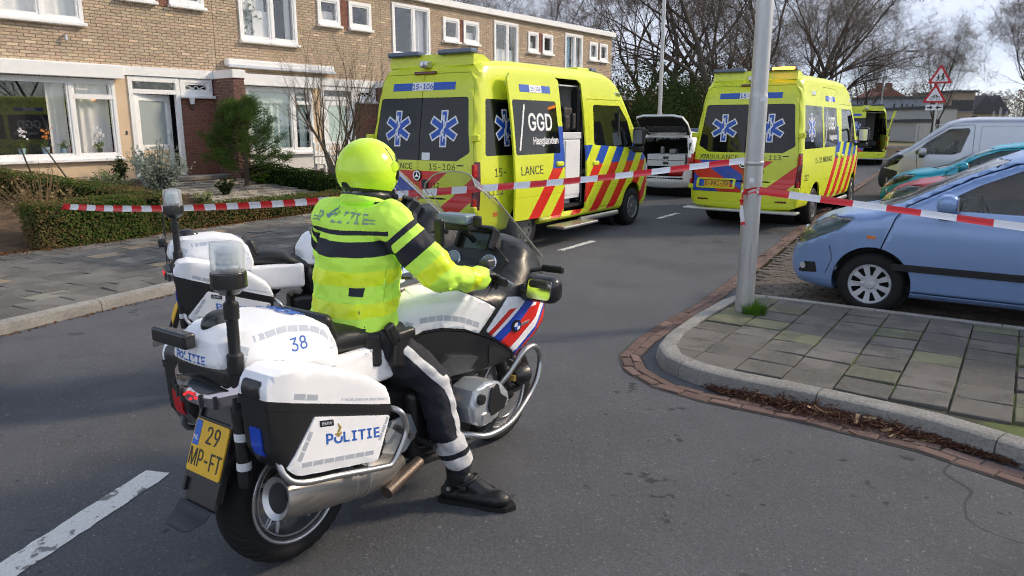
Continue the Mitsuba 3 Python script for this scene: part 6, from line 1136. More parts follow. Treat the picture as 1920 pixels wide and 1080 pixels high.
    for j in range(nv):
        v = j / (nv - 1); hw = (.27 - .075 * v) * (1 if v < .93 else 1 - (v - .93) * 2.2); row = []
        for i in range(nu):
            u = (i / (nu - 1) * 2 - 1); x = 1.66 - .50 * v - .10 * u * u * (1 - .45 * v); z = 1.10 + .49 * v - .015 * v * v - .03 * u * u * v - (.035 * max(abs(u) - .75, 0) * 4 * (v > .8)); row.append((x, u * hw, z))
        rows.append(np.array(row))
    k = t.add('windscreen', loft(rows, cap=False, closed=False), 'dome_clear', True); bd_ = [r_[0] for r_ in rows] + list(rows[-1][1:]) + [r_[-1] for r_ in rows[::-1]][1:]; t.add('edge', tube(bd_, .0035, 6, False), 'edge_tint', 60, parent=k)
    t.add('headlamp', rb((1.76, 0, .90), (.12, .26, .14), .05), 'lamp_clear', 50); t.add('wheel_stand', tube([(.5, .16, .3), (.3, .28, .02)], .014, 8), 'bike_black')
    return t
def rot_at(m, y): m = rot_xz(m); return shift(m, (0, y - .008, 0))
mat('edge_tint', (0.35, 0.36, 0.30), 0.2, coat=0.5)
MB2 = frame(-1.98, 5.05, 26)
MB = frame(-.955, 2.887, 54.7)
bike = motorcycle('white police motorcycle with its rider, tail number 38 and licence plate 29 MP-FT', MB, 'police motorcycles')
t2b = bike.copy(MB2, 'second white police motorcycle standing riderless nearer the kerb', 'motorcycle', 'police motorcycles', skip=('tail_box__lettering', 'number_plate__lettering'))
t2b.add('whip_aerial', cat([tube([(-.33, .16, .95), (-.36, .30, .96)], .006, 6), cyl((-.36, .30, .93), (-.36, .30, 1.0), .012), cyl((-.36, .30, 1.0), (-.36, .30, 1.22), .006), tube([(-.36, .30, .94), (-.37, .31, .78)], .005, 6), tube([(-.35, .32, .94), (-.35, .34, .80)], .005, 6)]), 'bike_black', 40)
# ---------------------------------------------------------------- the rider
HIV = (0.58, 0.95, 0.085)
def cloth_bump(p, n, uv): return fbm(p.x * 14, p.y * 14, p.z * 14, 4)
mat('jacket_lime', HIV, 0.6, bump=proc(cloth_bump, 0.004), bscale=0.012, sheen=0.4); mat('jacket_lemon', (0.76, 0.93, 0.02), 0.35, bump=proc(cloth_bump, 0.004), bscale=0.008)
mat('jacket_navy', (0.012, 0.014, 0.024), 0.75); mat('trouser_navy', (0.012, 0.014, 0.023), 0.8, bump=proc(cloth_bump, 0.004), bscale=0.016); mat('reflex_silver', proc(lambda p, n, uv: mix((0.42, 0.42, 0.44), (0.72, 0.72, 0.72), fbm(p.x * 35, p.y * 35, p.z * 35, 3))), 0.45)
mat('helmet_lime', (0.62, 0.9, 0.035), 0.18, coat=1.0); mat('leather_black', (0.011, 0.011, 0.012), 0.42, bump=proc(cloth_bump, 0.004), bscale=0.006); mat('skin', (0.5, 0.3, 0.22), 0.55); mat('print_faint', (0.24, 0.36, 0.27), 0.6); mat('print_grey_blue', (0.16, 0.27, 0.32), 0.6)
def flesh(bones, edge=0.02, it=10, noise_=0.0, seed=0, freq=9.0):
    """one continuous surface round a skeleton: hulls of the spheres at the two ends of every bone, joined, refined, smoothed"""
    ms = []
    for a, ra, b, rb_ in bones:
        sa = m3.Manifold.sphere(1.0, 24).scale(ra if np.ndim(ra) else (ra,) * 3).translate(a); sb = m3.Manifold.sphere(1.0, 24).scale(rb_ if np.ndim(rb_) else (rb_,) * 3).translate(b)
        ms.append(m3.Manifold.batch_hull([sa, sb]))
    m = tm(m3.Manifold.batch_boolean(ms, m3.OpType.Add).refine_to_length(edge)); m.merge_vertices(digits_vertex=6)
    trimesh.smoothing.filter_taubin(m, lamb=0.5, nu=0.53, iterations=it)
    if noise_:
        n = m.vertex_normals; v = m.vertices; k = sum(meshkit.noise(v * freq * 2 ** o + 11 * o, seed) * 0.6 ** o for o in range(3)) - 0.98
        m.vertices = v + n * (noise_ * k)[:, None]
    return m
R3 = Thing('person', 'police rider in a fluorescent yellow-green jacket and helmet sitting on the white motorcycle', 'person', MB @ shift_m(np.eye(4), (-.015, .03, 0)))
sh_z, sho = 1.41, .205
HIPC = np.array((.44, 0, .93)); KN = {-1: np.array((.69, -.285, .63)), 1: np.array((.69, .285, .63))}; AN = {-1: np.array((.79, -.345, .135)), 1: np.array((.80, .30, .135))}
SHO = {s_: np.array((.53, s_ * .195, 1.395)) for s_ in (-1, 1)}; ELB = {-1: np.array((.635, -.365, 1.16)), 1: np.array((.66, .36, 1.16))}; WRI = {s_: np.array((.93, s_ * .365, 1.098)) for s_ in (-1, 1)}
# body: head, neck, trunk and limbs under the clothes
body = [((.585, 0, 1.60), (.10, .078, .115), (.565, 0, 1.55), .07), ((.565, 0, 1.56), .062, (.53, 0, 1.42), .065), ((.53, 0, 1.33), (.11, .16, .10), (.44, 0, .95), (.11, .15, .10))]
for s_ in (-1, 1): body += [(SHO[s_], .06, ELB[s_], .045), (ELB[s_], .045, WRI[s_], .032), (HIPC + (0, s_ * .09, 0), .085, KN[s_], .055), (KN[s_], .055, AN[s_], .04)]
bm_ = flesh(body, .03, 6); R3.add('body', bm_, 'skin', True)
# trousers
tb_ = []
for s_ in (-1, 1):
    h_ = HIPC + (0.0, s_ * .085, -.01); tb_ += [(HIPC + (0, 0, .03), (.122, .15, .08), h_, .116), (h_, .118, KN[s_] + (-.01, 0, .01), .083), (KN[s_] + (-.01, 0, .01), .083, KN[s_] * .55 + AN[s_] * .45 + (-.035, 0, 0), .078), (KN[s_] * .55 + AN[s_] * .45 + (-.035, 0, 0), .078, AN[s_] + (-.01, 0, .085), .066)]
tr_ = flesh(tb_, .014, 7, .026, 3, 9.0)
trm = mf(tr_)
if trm.status() != m3.Error.NoError: trm = m3.Manifold.batch_boolean([], m3.OpType.Add)
def slabcut(mm, c, d, half, lim=None):
    """the slice of a solid within half of the plane through c with normal d"""
    d = np.asarray(d, float) / np.linalg.norm(d); x, y, _ = orient(d); M_ = np.eye(4); M_[:3, 0], M_[:3, 1], M_[:3, 2], M_[:3, 3] = x, y, d, c
    q = m3.Manifold.cube((.9 if lim is None else lim,) * 2 + (2 * half,), True).transform(M_[:3]); return mm ^ q
def grown(m, e): v = tm(m); r = mk(v.vertices, v.faces); r.merge_vertices(digits_vertex=6); r.vertices = r.vertices + r.vertex_normals * e; return r
tk = R3.add('trousers', tr_, 'trouser_navy', True)
for s_ in (-1, 1):
    sd = (AN[s_] - KN[s_]) / np.linalg.norm(AN[s_] - KN[s_]); 
    for f, hw in ((.60, .034), (.80, .030)): R3.add('reflective_band', grown(slabcut(trm, KN[s_] * (1 - f) + AN[s_] * f, sd, hw, .28), .003), 'reflex_silver', 30, parent=tk)
    # strip down the outside of the leg: a box along each bone, outer side only
    for a, b, e0, e1 in ((HIPC + (.01, s_ * .12, -.02), KN[s_] + (-.01, 0, .0), .22, 1.06), (KN[s_] + (-.01, 0, .01), AN[s_], -.06, .60)):
        d = (b - a) / np.linalg.norm(b - a); yv = np.array((0, s_, 0.0)); yv = yv - d * (yv @ d); yv /= np.linalg.norm(yv); xv = np.cross(yv, d); L_ = np.linalg.norm(b - a); M_ = np.eye(4); M_[:3, 0], M_[:3, 1], M_[:3, 2], M_[:3, 3] = d, yv, np.cross(d, yv), a + d * L_ * (e0 + e1) / 2 + yv * .11
        R3.add('reflective_strip', grown(trm ^ m3.Manifold.cube((L_ * (e1 - e0), .16, .037), True).transform(M_[:3]), .003), 'reflex_silver', 30, parent=tk)
# boots
for s_ in (-1, 1):
    A = AN[s_]; RB = shift_m(np.eye(4), A * (1, 1, 0)) @ trimesh.transformations.rotation_matrix(math.radians(-72 if s_ < 0 else 15), (0, 0, 1)) @ shift_m(np.eye(4), -A * (1, 1, 0)); b0n = len(R3.parts); bt = flesh([((A[0] - .02, A[1], .26), .062, (A[0] - .012, A[1], .12), .060), ((A[0] - .02, A[1], .11), .052, (A[0] - .055, A[1], .045), (.045, .042, .04)), ((A[0] - .05, A[1], .045), (.055, .046, .046), (A[0] + .185, A[1] + s_ * .012, .05), (.07, .054, .043)), ((A[0] + .02, A[1], .12), .045, (A[0] + .15, A[1], .055), .045)], .012, 6, .006, 8, 16)
    bt.vertices[:, 2] = np.maximum(bt.vertices[:, 2], .012); k = R3.add('boot', bt, 'leather_black', True)
    sole = Polygon([(-.105, -.036), (-.04, -.042), (.06, -.038), (.16, -.05), (.235, -.042), (.272, 0), (.24, .046), (.16, .052), (.06, .038), (-.04, .042), (-.105, .036)]).buffer(.012).buffer(-.006); so = ext(sole, .022, 0.002); so.apply_translation((A[0] + .005, A[1] + s_ * .004, 0)); R3.add('sole', so, 'black_rubber', 30, parent=k)
    R3.add('strap', put(torus(.056, .009, 24, 6, 'z'), basis((A[0] + .03, A[1], .115), (1, 0, .5), (0, 1, 0))), 'leather_black', 50, parent=k); R3.add('buckle', rb((A[0] + .03, A[1] + s_ * .057, .10), (.03, .012, .022), .004), 'dark_metal', 40, parent=k); R3.add('badge', cyl((A[0] - .045, A[1] + s_ * .05, .085), (A[0] - .045, A[1] + s_ * .057, .085), .011), 'rim_silver', 30, parent=k)
    for q_ in R3.parts[b0n:]: scene[q_]['to_world'] = ST((R3.M @ RB).tolist())
# jacket
jb = [((.47, 0, 1.03), (.15, .225, .10), (.445, 0, .94), (.155, .235, .05)), ((.475, 0, 1.03), (.15, .225, .10), (.505, 0, 1.22), (.155, .222, .10)), ((.505, 0, 1.22), (.155, .225, .10), (.525, 0, 1.355), (.125, .185, .085)), ((.525, 0, 1.36), (.105, .16, .075), (.545, 0, 1.455), (.075, .085, .055))]
for s_ in (-1, 1): jb += [((.525, s_ * .11, 1.375), (.115, .09, .085), SHO[s_], (.098, .092, .092)), (SHO[s_], (.098, .092, .092), ELB[s_], .078), (ELB[s_], .078, WRI[s_] + (-.05, 0, .0), .052), (WRI[s_] + (-.05, 0, 0), .054, WRI[s_] + (-.005, 0, 0), .049)]
jk = flesh(jb, .012, 8, .030, 5, 8.0); J = mf(jk); inside = mf(mk(jk.vertices - jk.vertex_normals * .012, jk.faces))
kk = R3.add('jacket', jk, 'jacket_lime', True)
torso = m3.Manifold.cube((1.0, .495, 2.4), True).translate((.5, 0, 1.0))
def tband(z0, z1, m, e=.0022, tilt=-.10, back=False):
    q = J ^ torso ^ m3.Manifold.cube((1.2, .6, z1 - z0), True).rotate((0, math.degrees(tilt), 0)).translate((.5, 0, (z0 + z1) / 2)); R3.add('band', grown(q, e), m, 30, parent=kk)
tband(1.262, 1.322, 'jacket_navy'); tband(1.352, 1.368, 'jacket_navy'); tband(1.135, 1.195, 'jacket_lemon'); tband(1.005, 1.062, 'jacket_lemon')
for s_ in (-1, 1):
    d = ELB[s_] - SHO[s_]; L_ = np.linalg.norm(d); outer = m3.Manifold.cube((1.2, 1.0, 2.4), True).translate((.5, s_ * (.5 + .24), 1.0))
    for f0, f1, m in ((.18, .25, 'jacket_navy'), (.38, .60, 'jacket_navy'), (.80, 1.02, 'jacket_lemon')):
        R3.add('sleeve_band', grown(slabcut(J, SHO[s_] + d * (f0 + f1) / 2, d, L_ * (f1 - f0) / 2, .3) ^ outer, .0022), m, 30, parent=kk)
    d2 = WRI[s_] - ELB[s_]; R3.add('sleeve_band', grown(slabcut(J, ELB[s_] + d2 * .72, d2, .026, .3), .002), 'jacket_lemon', 30, parent=kk)
    R3.add('epaulette', rb(SHO[s_] * .55 + np.array((.54, s_ * .09, 1.46)) * .45 + (.01, 0, .028), (.045, .12, .012), .005, trimesh.transformations.rotation_matrix(s_ * -.38, (1, 0, 0))), 'jacket_navy', 40, parent=kk)
def back_decal(m, y, z, h=.002):
    """print on the back of the jacket: project backwards onto it"""
    v = np.asarray(m.vertices); O = np.column_stack([np.full(len(v), -.5), y - v[:, 0], z + v[:, 1]]); P_, ir, it = jk.ray.intersects_location(O, np.tile((1.0, 0, 0), (len(v), 1)), multiple_hits=False); q = O.copy(); q[:, 0] = .36; q[ir] = P_; q[:, 0] -= h + v[:, 2] * .5; r = m.copy(); r.vertices = q; return r
R3.add('lettering', back_decal(politie(.044, 1.02), -.01, 1.39), 'print_faint', False, parent=kk); R3.add('emblem', back_decal(shift(flame_logo(.04), (0, .01, 0)), .08, 1.405), 'print_grey_blue', False, parent=kk)
dots = cat([shift(ext(box(-.004, -.003, .004, .003), .001), (x, z, 0)) for x in np.linspace(.14, .19, 6) for z in (0, .014)] + [shift(ext(box(-.004, -.003, .004, .003), .001), (-x, z, 0)) for x in np.linspace(.13, .18, 6) for z in (0, .014)]); R3.add('print_dots', back_decal(dots, 0, 1.395), 'print_faint', False, parent=kk, kind='stuff')
R3.add('patch', back_decal(mk(*trimesh.remesh.subdivide_to_size(*(lambda m: (m.vertices, m.faces))(ext(rp([(-.032, -.018), (.032, -.018), (.032, .018), (-.032, .018)], .003), .006)), .02)), -.125, 1.10), 'jacket_navy', False, parent=kk)
R3.add('collar', put(torus(.082, .026, 32, 10, 'z'), basis((.553, 0, 1.475), (1, 0, -.15), (0, 1, 0))), 'jacket_lime', 50, parent=kk)
R3.add('hem_tab', rb((.36, -.15, 1.0), (.02, .02, .05), .006), 'jacket_navy', 40, parent=kk)
# belt kit
bl = slabcut(trm, (.455, 0, .91), (0.1, 0, 1), .028, .6); R3.add('belt', grown(bl, .014), 'leather_black', 30)
hk = R3.add('holster', cat([rb((.50, -.24, .835), (.085, .06, .17), .022, trimesh.transformations.rotation_matrix(.15, (0, 1, 0))), rb((.52, -.255, .90), (.12, .045, .05), .016)]), 'leather_black', 50); R3.add('pistol_grip', rb((.455, -.25, .915), (.05, .036, .11), .015, trimesh.transformations.rotation_matrix(-.5, (0, 1, 0))), 'bike_black', 50, parent=hk)
for x_, y_, h_ in ((.385, -.195, .15), (.335, -.12, .15)):
    pk = R3.add('pouch', rb((x_, y_, .85), (.045, .075, h_), .015, trimesh.transformations.rotation_matrix(.9, (0, 0, 1))), 'leather_black', 50); R3.add('stud', lathe([(0, .006), (.007, .004), (.008, 0)], 12), 'rim_silver', 40, parent=pk); scene[R3.parts[-1]]['to_world'] = ST((R3.M @ basis((x_ - .033, y_ - .027, .86), (.6, -.8, 0), (0, 0, 1))).tolist())
# gloves: palm, four fingers closed round the grip, thumb
for s_ in (-1, 1):
    W_ = WRI[s_]; g0, g1 = np.array((1.02, s_ * .30, 1.092)), np.array((.982, s_ * .435, 1.073)); bones = [(W_ + (-.01, 0, 0), (.036, .034, .030), W_ + (.03, 0, .018), (.03, .042, .024))]
    for i in range(4):
        f = .22 + .20 * i; c = g0 + (g1 - g0) * f; kn = c + (-.012, 0, .034); bones.append((W_ + (.012, s_ * (-.028 + .02 * i), .016), .017, kn, .0145))
        r_ = .032; tips_ = [c + np.array((r_ * math.cos(a), 0, r_ * math.sin(a))) for a in np.radians([100, 35, -30, -95 + 6 * i])]
        for p, q, ra in zip(tips_[:-1], tips_[1:], (.0125, .0115, .0105)): bones.append((p, ra, q, ra - .0008))
        bones.append((kn, .0145, tips_[0], .0125))
    th = g0 + (g1 - g0) * .12; bones += [(W_ + (.0, -s_ * .02, -.004), .018, th + (-.035, 0, -.012), .0145), (th + (-.035, 0, -.012), .0145, th + (.0, -s_ * .012, -.032), .012)]
    R3.add('glove', flesh(bones, .006, 6), 'leather_black', True); R3.add('cuff', put(torus(.047, .008, 24, 8, 'z'), basis(W_ + (-.02, 0, 0), (0, 1, 0), (0, 0, 1))), 'jacket_lime', 50)
# helmet
hc = np.array((.588, 0, 1.605)); he = trimesh.creation.icosphere(4, 1.0); v = he.vertices.copy(); v = v * (.152, .128, .145); v[:, 0] += .012 * (v[:, 2] < 0) * 0
low = v[:, 2] < -.05; v[low, 0] *= 1 - .12 * np.clip((-.05 - v[low, 2]) / .1, 0, 1); v[low, 1] *= 1 - .10 * np.clip((-.05 - v[low, 2]) / .1, 0, 1)
he.vertices = v; hm_ = mf(he); cutp = m3.Manifold.cube((1, 1, .4), True).rotate((0, 8, 0)).translate((0, 0, -.318)); shell = hm_ - cutp
visor = xprism(rp([(-.115, -.045), (.115, -.045), (.118, .03), (.09, .07), (-.09, .07), (-.118, .03)], .02), .02, .3); vm = shell ^ visor; shell2 = shell - visor
def placed(m): return shift(tm(m), hc)
hk = R3.add('helmet', placed(shell2), 'helmet_lime', 30); R3.add('visor', shift(grown(vm, .001), hc), 'tinted_glass', 30, parent=hk)
band_ = hm_ ^ m3.Manifold.cube((1, 1, .022), True).rotate((0, 8, 0)).translate((0, 0, -.112)) ^ m3.Manifold.cube((.3, 1, 1), True).translate((-.10, 0, 0)); R3.add('rim_trim', shift(grown(hm_ ^ m3.Manifold.cube((1, 1, .045), True).rotate((0, 8, 0)).translate((0, 0, -.108)), .003), hc), 'bike_black', 30, parent=hk)
R3.add('rim_line', shift(grown(hm_ ^ m3.Manifold.cube((1, 1, .006), True).rotate((0, 8, 0)).translate((0, 0, -.102)), .005), hc), 'reflex_film', 30, parent=hk)
pk_ = Polygon([(-.035, -.13), (.035, -.13), (.026, -.075), (.013, -.045), (-.013, -.045), (-.026, -.075)]); R3.add('spoiler_notch', shift(grown(hm_ ^ xprism(pk_, -.3, 0), .004), hc), 'bike_black', 30, parent=hk); R3.add('vent', rb(hc + (-.115, 0, .045), (.03, .05, .012), .005, trimesh.transformations.rotation_matrix(-.9, (0, 1, 0))), 'helmet_lime', 40, parent=hk)
[R3.add('visor_pivot', lathe([(0, .010), (.022, .009), (.026, 0)], 20), 'helmet_lime', 40, parent=hk) for s_ in (-1, 1)]
for n_, s_ in ((-2, -1), (-1, 1)): scene[R3.parts[n_]]['to_world'] = ST((R3.M @ basis(hc + (.045, s_ * .119, .02), (-s_, 0, 0), (0, 0, 1))).tolist())
R3.add('seam', shift(grown(hm_ ^ m3.Manifold.cube((.004, 1, 1), True).rotate((0, -20, 0)).translate((.06, 0, 0)) ^ m3.Manifold.cube((1, 1, .2), True), .0012), hc), 'bike_black', 30, parent=hk)
R3.add('neck_roll', put(torus(.088, .022, 32, 8, 'z'), basis((.572, 0, 1.497), (1, 0, -.12), (0, 1, 0))), 'bike_black', 50, parent=hk)
# ---------------------------------------------------------------- posts, tapes, signs
mat('post_steel', proc(lambda p, n, uv: mix((0.46, 0.46, 0.455), (0.62, 0.62, 0.61), fbm(p.x * 22, p.y * 22, p.z * 3.5, 4)) * (1 - .45 * smoothstep(.16, .02, p.z + .05 * noise(p.x * 40, p.y * 40, p.z * 20)))), 0.42, metal=0.75)
t = Thing('lamp_post', 'grey steel lamp post on the footway corner with barrier tape tied round it', 'lamp post', frame(2.17, 6.73, 0), 'street lamp posts')
t.add('pole', lathe([(0, .10), (.083, .10), (.082, .9), (.079, 2.05), (.078, 2.06), (.073, 2.10), (.071, 4.5), (.062, 8.0), (0, 8.0)], 40), 'post_steel', 40)
t.add('joint_ring', lathe([(.083, 1.46), (.087, 1.465), (.087, 1.49), (.083, 1.495)], 40, cap=False), 'steel_tube', 40); a_ = -2.1
t.add('hatch', put(ext(rp([(-.035, -.15), (.035, -.15), (.035, .15), (-.035, .15)], .01), .004), basis((.081 * math.cos(-1.2), .081 * math.sin(-1.2), .62), (-math.sin(-1.2), math.cos(-1.2), 0), (0, 0, 1))), 'post_steel', 30)
t.add('sticker', put(ext(Point(0, 0).buffer(.022), .002), basis((.080 * math.cos(-2.0), .080 * math.sin(-2.0), 1.33), (-math.sin(-2.0), math.cos(-2.0), 0), (0, 0, 1))), 'film_white', 30)
t.add('number_strip', put(ext(rp([(-.03, -.018), (.03, -.018), (.03, .018), (-.03, .018)], .003), .002), basis((.079 * math.cos(-1.35), .079 * math.sin(-1.35), 2.03), (-math.sin(-1.35), math.cos(-1.35), 0), (0, 0, 1))), 'film_white', 30)
t.add('lamp_arm', tube(smoothpath([(0, 0, 7.9), (-.1, .15, 8.3), (-.9, .8, 8.5)], 5), .04, 8), 'post_steel'); t.add('lamp_head', rb((-1.2, 1.0, 8.5), (.7, .4, .12), .05), 'grey_metal', 40)
def far_lamp(x, y, h, label, arm=None, r=.09):
    t = Thing('lamp_post', label, 'lamp post', frame(x, y, 0), 'street lamp posts'); t.add('pole', lathe([(0, 0), (r, 0), (r * .95, 2.2), (r * .72, 2.25), (r * .5, h), (0, h)], 20), 'post_steel', 40)
    if arm: t.add('lamp_arm', tube(smoothpath([(0, 0, h - .1), (arm * .3, 0, h + .15), (arm, 0, h + .2)], 5), .035, 6), 'post_steel'); t.add('lamp_head', rb((arm * 1.25, 0, h + .2), (.9, .35, .14), .05), 'grey_metal', 40)
far_lamp(4.75, 24.5, 10, 'tall lamp post behind the white car with the open tailgate', 1.5)
far_lamp(29.5, 61.0, 7.4, 'far lamp post with a short arm left of the traffic signs', 1.6)
far_lamp(24.5, 33.0, 5.6, 'lamp post whose lamp head reaches in at the right edge of the view', -.9, .07)
# barrier tape
mat('tape_film', proc(lambda p, n, uv: dr.select(uv.x - dr.floor(uv.x) < .5, mi.Color3f(.62, .015, .02), mi.Color3f(.72, .72, .74))), 0.28, coat=0.4)
def tape(label, pts, w, per, twist, seed):
    r = np.random.default_rng(seed); P = smoothpath(pts, 24); L = np.concatenate([[0], np.cumsum(np.linalg.norm(np.diff(P, axis=0), axis=1))]); n = len(P); V, U = [], []
    for i in range(n):
        d = P[min(i + 1, n - 1)] - P[max(i - 1, 0)]; d /= np.linalg.norm(d); s_ = np.array((-d[1], d[0], 0.0)); s_ /= np.linalg.norm(s_); u = np.cross(s_, d); u = u if u[2] > 0 else -u; a = twist(L[i]); e = u * math.cos(a) + s_ * math.sin(a); b = s_ * math.cos(a) - u * math.sin(a)
        for k in (-1, -.33, .33, 1): V.append(P[i] + e * w / 2 * k + b * .010 * (1 - k * k) + b * .0); U.append((L[i] / per, k * .5 + .5))
    i = np.arange(n - 1)[:, None] * 4 + np.arange(3)[None]; i = i.ravel(); F = np.vstack([np.stack([i, i + 4, i + 5], 1), np.stack([i, i + 5, i + 1], 1)])
    t = Thing('barrier_tape', label, 'barrier tape', None, 'red and white barrier tapes'); t.add(None, mk(V, F), 'tape_film', True, uv=np.array(U)); return t
tape('red and white tape from the dry stalks past the motorcycles to the lamp post', [(-7.35, 11.0, .68), (-5.2, 9.95, .72), (-3.1, 9.1, .86), (-1.2, 8.2, 1.07), (.6, 7.45, 1.27), (2.09, 6.76, 1.50)], .082, .36, lambda s: .35 + .5 * math.sin(s * .55 + 2.4) + (1.0 * max(0, 1.2 - s)), 3)
tape('red and white tape from the lamp post across in front of the light blue car', [(2.2, 6.65, 1.24), (3.1, 6.23, 1.135), (4.0, 5.8, 1.03), (5.6, 5.05, .86)], .07, .52, lambda s: .35 + .45 * math.sin(s * 1.3), 4)
q = [(2.17 + .089 * math.cos(a), 6.73 + .089 * math.sin(a), 1.235 + .01 * math.sin(3 * a)) for a in np.linspace(0, 2 * PI, 17)]; tape('red and white tape wound round the lamp post', q, .05, .3, lambda s: .2 * math.sin(s * 30), 5)
tape('loose end of red and white tape hanging down the lamp post', [(2.095, 6.68, 1.24), (2.06, 6.66, 1.19), (2.065, 6.66, 1.05), (2.085, 6.66, .93)], .05, .3, lambda s: .5, 6)
# traffic signs on one post
t = Thing('traffic_sign', 'post with two red-bordered warning triangles and an arrow plate beyond the silver van', 'traffic sign', frame(18.35, 33.0, -29))
t.add('post', cyl((0, .06, 0), (0, .06, 4.35), .04), 'post_steel'); mat('sign_red', (0.5, 0.012, 0.02), 0.35); mat('sign_back', (0.3, 0.3, 0.3), 0.6)
fig = lambda x, h: shapely.union_all([Point(x, h * .88).buffer(h * .12), LineString([(x, h * .7), (x, h * .38)]).buffer(h * .11), LineString([(x, h * .4), (x - h * .2, 0)]).buffer(h * .065), LineString([(x, h * .4), (x + h * .18, .02)]).buffer(h * .065), LineString([(x - h * .24, h * .5), (x, h * .66), (x + h * .24, h * .46)]).buffer(h * .05)])
bike_ = shapely.union_all([Point(-.10, .08).buffer(.08).difference(Point(-.10, .08).buffer(.06)), Point(.12, .08).buffer(.08).difference(Point(.12, .08).buffer(.06)), LineString([(-.1, .08), (-.04, .2), (.08, .2), (.12, .08)]).buffer(.014), LineString([(-.04, .2), (.0, .09), (.08, .2)]).buffer(.012)])
for k, (z, dx, pic) in enumerate(((3.62, .02, fig(-.07, .26).union(fig(.10, .32))), (2.82, -.10, bike_))):
    tri = rp([(-.47, -.02), (.47, -.02), (0, .80)], .04); inn = affinity.scale(tri, .70, .70, origin=(0, .24)); f = t.add('triangle', rot_plate(ext(tri, .012)) if False else put(ext(tri, .012), basis((dx, .0, z), (1, 0, 0), (0, 0, 1))), 'sign_red')
    t.add('field', put(ext(inn, .004, .012), basis((dx, 0, z), (1, 0, 0), (0, 0, 1))), 'film_white', parent=f); t.add('pictogram', put(ext(affinity.translate(pic, 0, .09), .003, .016), basis((dx, 0, z), (1, 0, 0), (0, 0, 1))), 'print_dark', parent=f)
f = t.add('arrow_plate', put(ext(rp([(-.33, -.12), (.33, -.12), (.33, .12), (-.33, .12)], .02), .012), basis((-.08, 0, 2.60), (1, 0, 0), (0, 0, 1))), 'film_white')
ar = Polygon([(-.28, -.025), (-.16, -.025), (-.16, -.09), (-.04, 0), (-.16, .09), (-.16, .025), (-.28, .025)]); t.add('arrow', put(ext(ar.union(affinity.scale(ar, -1, 1, origin=(0, 0))), .003, .012), basis((-.08, 0, 2.60), (1, 0, 0), (0, 0, 1))), 'print_dark', parent=f)
# grass tuft, mulch in the gutter
r7 = np.random.default_rng(77)
def blades(c, n, h, sp, lean=.5):
    V, F = [], []
    for i in range(n):
        a, k = r7.uniform(0, 2 * PI), sp * math.sqrt(r7.random()); b = np.array((c[0] + math.cos(a) * k, c[1] + math.sin(a) * k, c[2])); hh = h * r7.uniform(.5, 1.1); d = np.array((math.cos(a), math.sin(a), 0)) * lean * hh * r7.uniform(.3, 1.2) + r7.normal(0, .1 * hh, 3) * (1, 1, 0); w_ = np.array((-math.sin(a), math.cos(a), 0)) * .003
        m_ = len(V); V += [b - w_, b + w_, b + d * .35 + (0, 0, hh * .6) - w_ * .8, b + d * .35 + (0, 0, hh * .6) + w_ * .8, b + d + (0, 0, hh * .85)]; F += [[m_, m_ + 1, m_ + 3], [m_, m_ + 3, m_ + 2], [m_ + 2, m_ + 3, m_ + 4]]
    return mk(V, F)
single('grass_tuft', blades((2.22, 6.60, .115), 420, .13, .11), 'grass_blade', 'green grass tuft at the foot of the near lamp post', 'grass', kind='stuff', smooth=False)
jp = []
for i in range(5):
    for j in range(7): q_ = apply(S, (4.98 + .315 * (i + .5) + .16, 2.2 - .33 * j, 0))[0]; jp.append(blades((q_[0], q_[1], .108), 10, .02, .06)) if r7.random() < .5 else None
single('moss', cat(jp), 'grass_blade', 'tiny green moss and grass in the joints of the footway', 'moss', kind='stuff', smooth=False)
V, F, n = [], [], 0; V2, F2, n2 = [], [], 0
for i in range(2600):
    u = r7.random(); y = 1.62 - 1.75 * u + r7.normal(0, .05); prof = .35 + math.sin(min(max(u * 1.15, 0), 1) * PI) ; x = float(np.interp(y, [-.2, .3, 1.0, 1.55, 1.9], [4.60, 4.75, 4.82, 4.83, 4.9])) - abs(r7.normal(0, .055)) * prof; c = apply(S, (x, y, .012 + abs(r7.normal(0, .022)) * prof))[0]
    d = r7.normal(size=3) * (1, 1, .35); d /= np.linalg.norm(d); L_ = r7.uniform(.02, .075); w_ = np.cross(d, r7.normal(size=3)); w_ /= np.linalg.norm(w_); w_ *= r7.uniform(.0015, .004); pale = i % 90 == 0
    if pale: w_ = w_ * 2.5; V2 += [c - d * L_ - w_, c + d * L_ - w_, c + d * L_ + w_, c - d * L_ + w_]; F2 += [[n2, n2 + 1, n2 + 2], [n2, n2 + 2, n2 + 3]]; n2 += 4
    else: V += [c - d * L_ / 2 - w_, c + d * L_ / 2 - w_, c + d * L_ / 2 + w_, c - d * L_ / 2 + w_]; F += [[n, n + 1, n + 2], [n, n + 2, n + 3]]; n += 4
mat('mulch', (0.075, 0.03, 0.016), 0.9); mat('wood_chip', (0.42, 0.28, 0.15), 0.8)
t = Thing('plant_litter', None, None); labels[t.key] = {'kind': 'stuff', 'label': 'reddish brown plant litter heaped in the gutter along the kerb', 'category': 'litter'}; t.add('strands', mk(V, F), 'mulch', False, kind='stuff'); t.add('chips', mk(V2, F2), 'wood_chip', False, kind='stuff')
s_ = r7.uniform(4.9, 7.4, 140); y_ = r7.uniform(-1, 2.1, 140); q_ = apply(S, np.column_stack([s_, y_, np.full(140, .124)])); litter('leaf_flecks', 'pale flecks of leaf and grit on the footway slabs', q_, 'straw', .008)
s_ = r7.uniform(2.6, 9, 260); q_ = apply(S, np.column_stack([s_, lerp_line(KL, s_) - np.abs(r7.normal(0, .05, 260)) - .02, np.full(260, .01)])); litter('kerb_leaves', 'brown leaves in the gutter along the left kerb', q_, 'leaf_dead', .018)
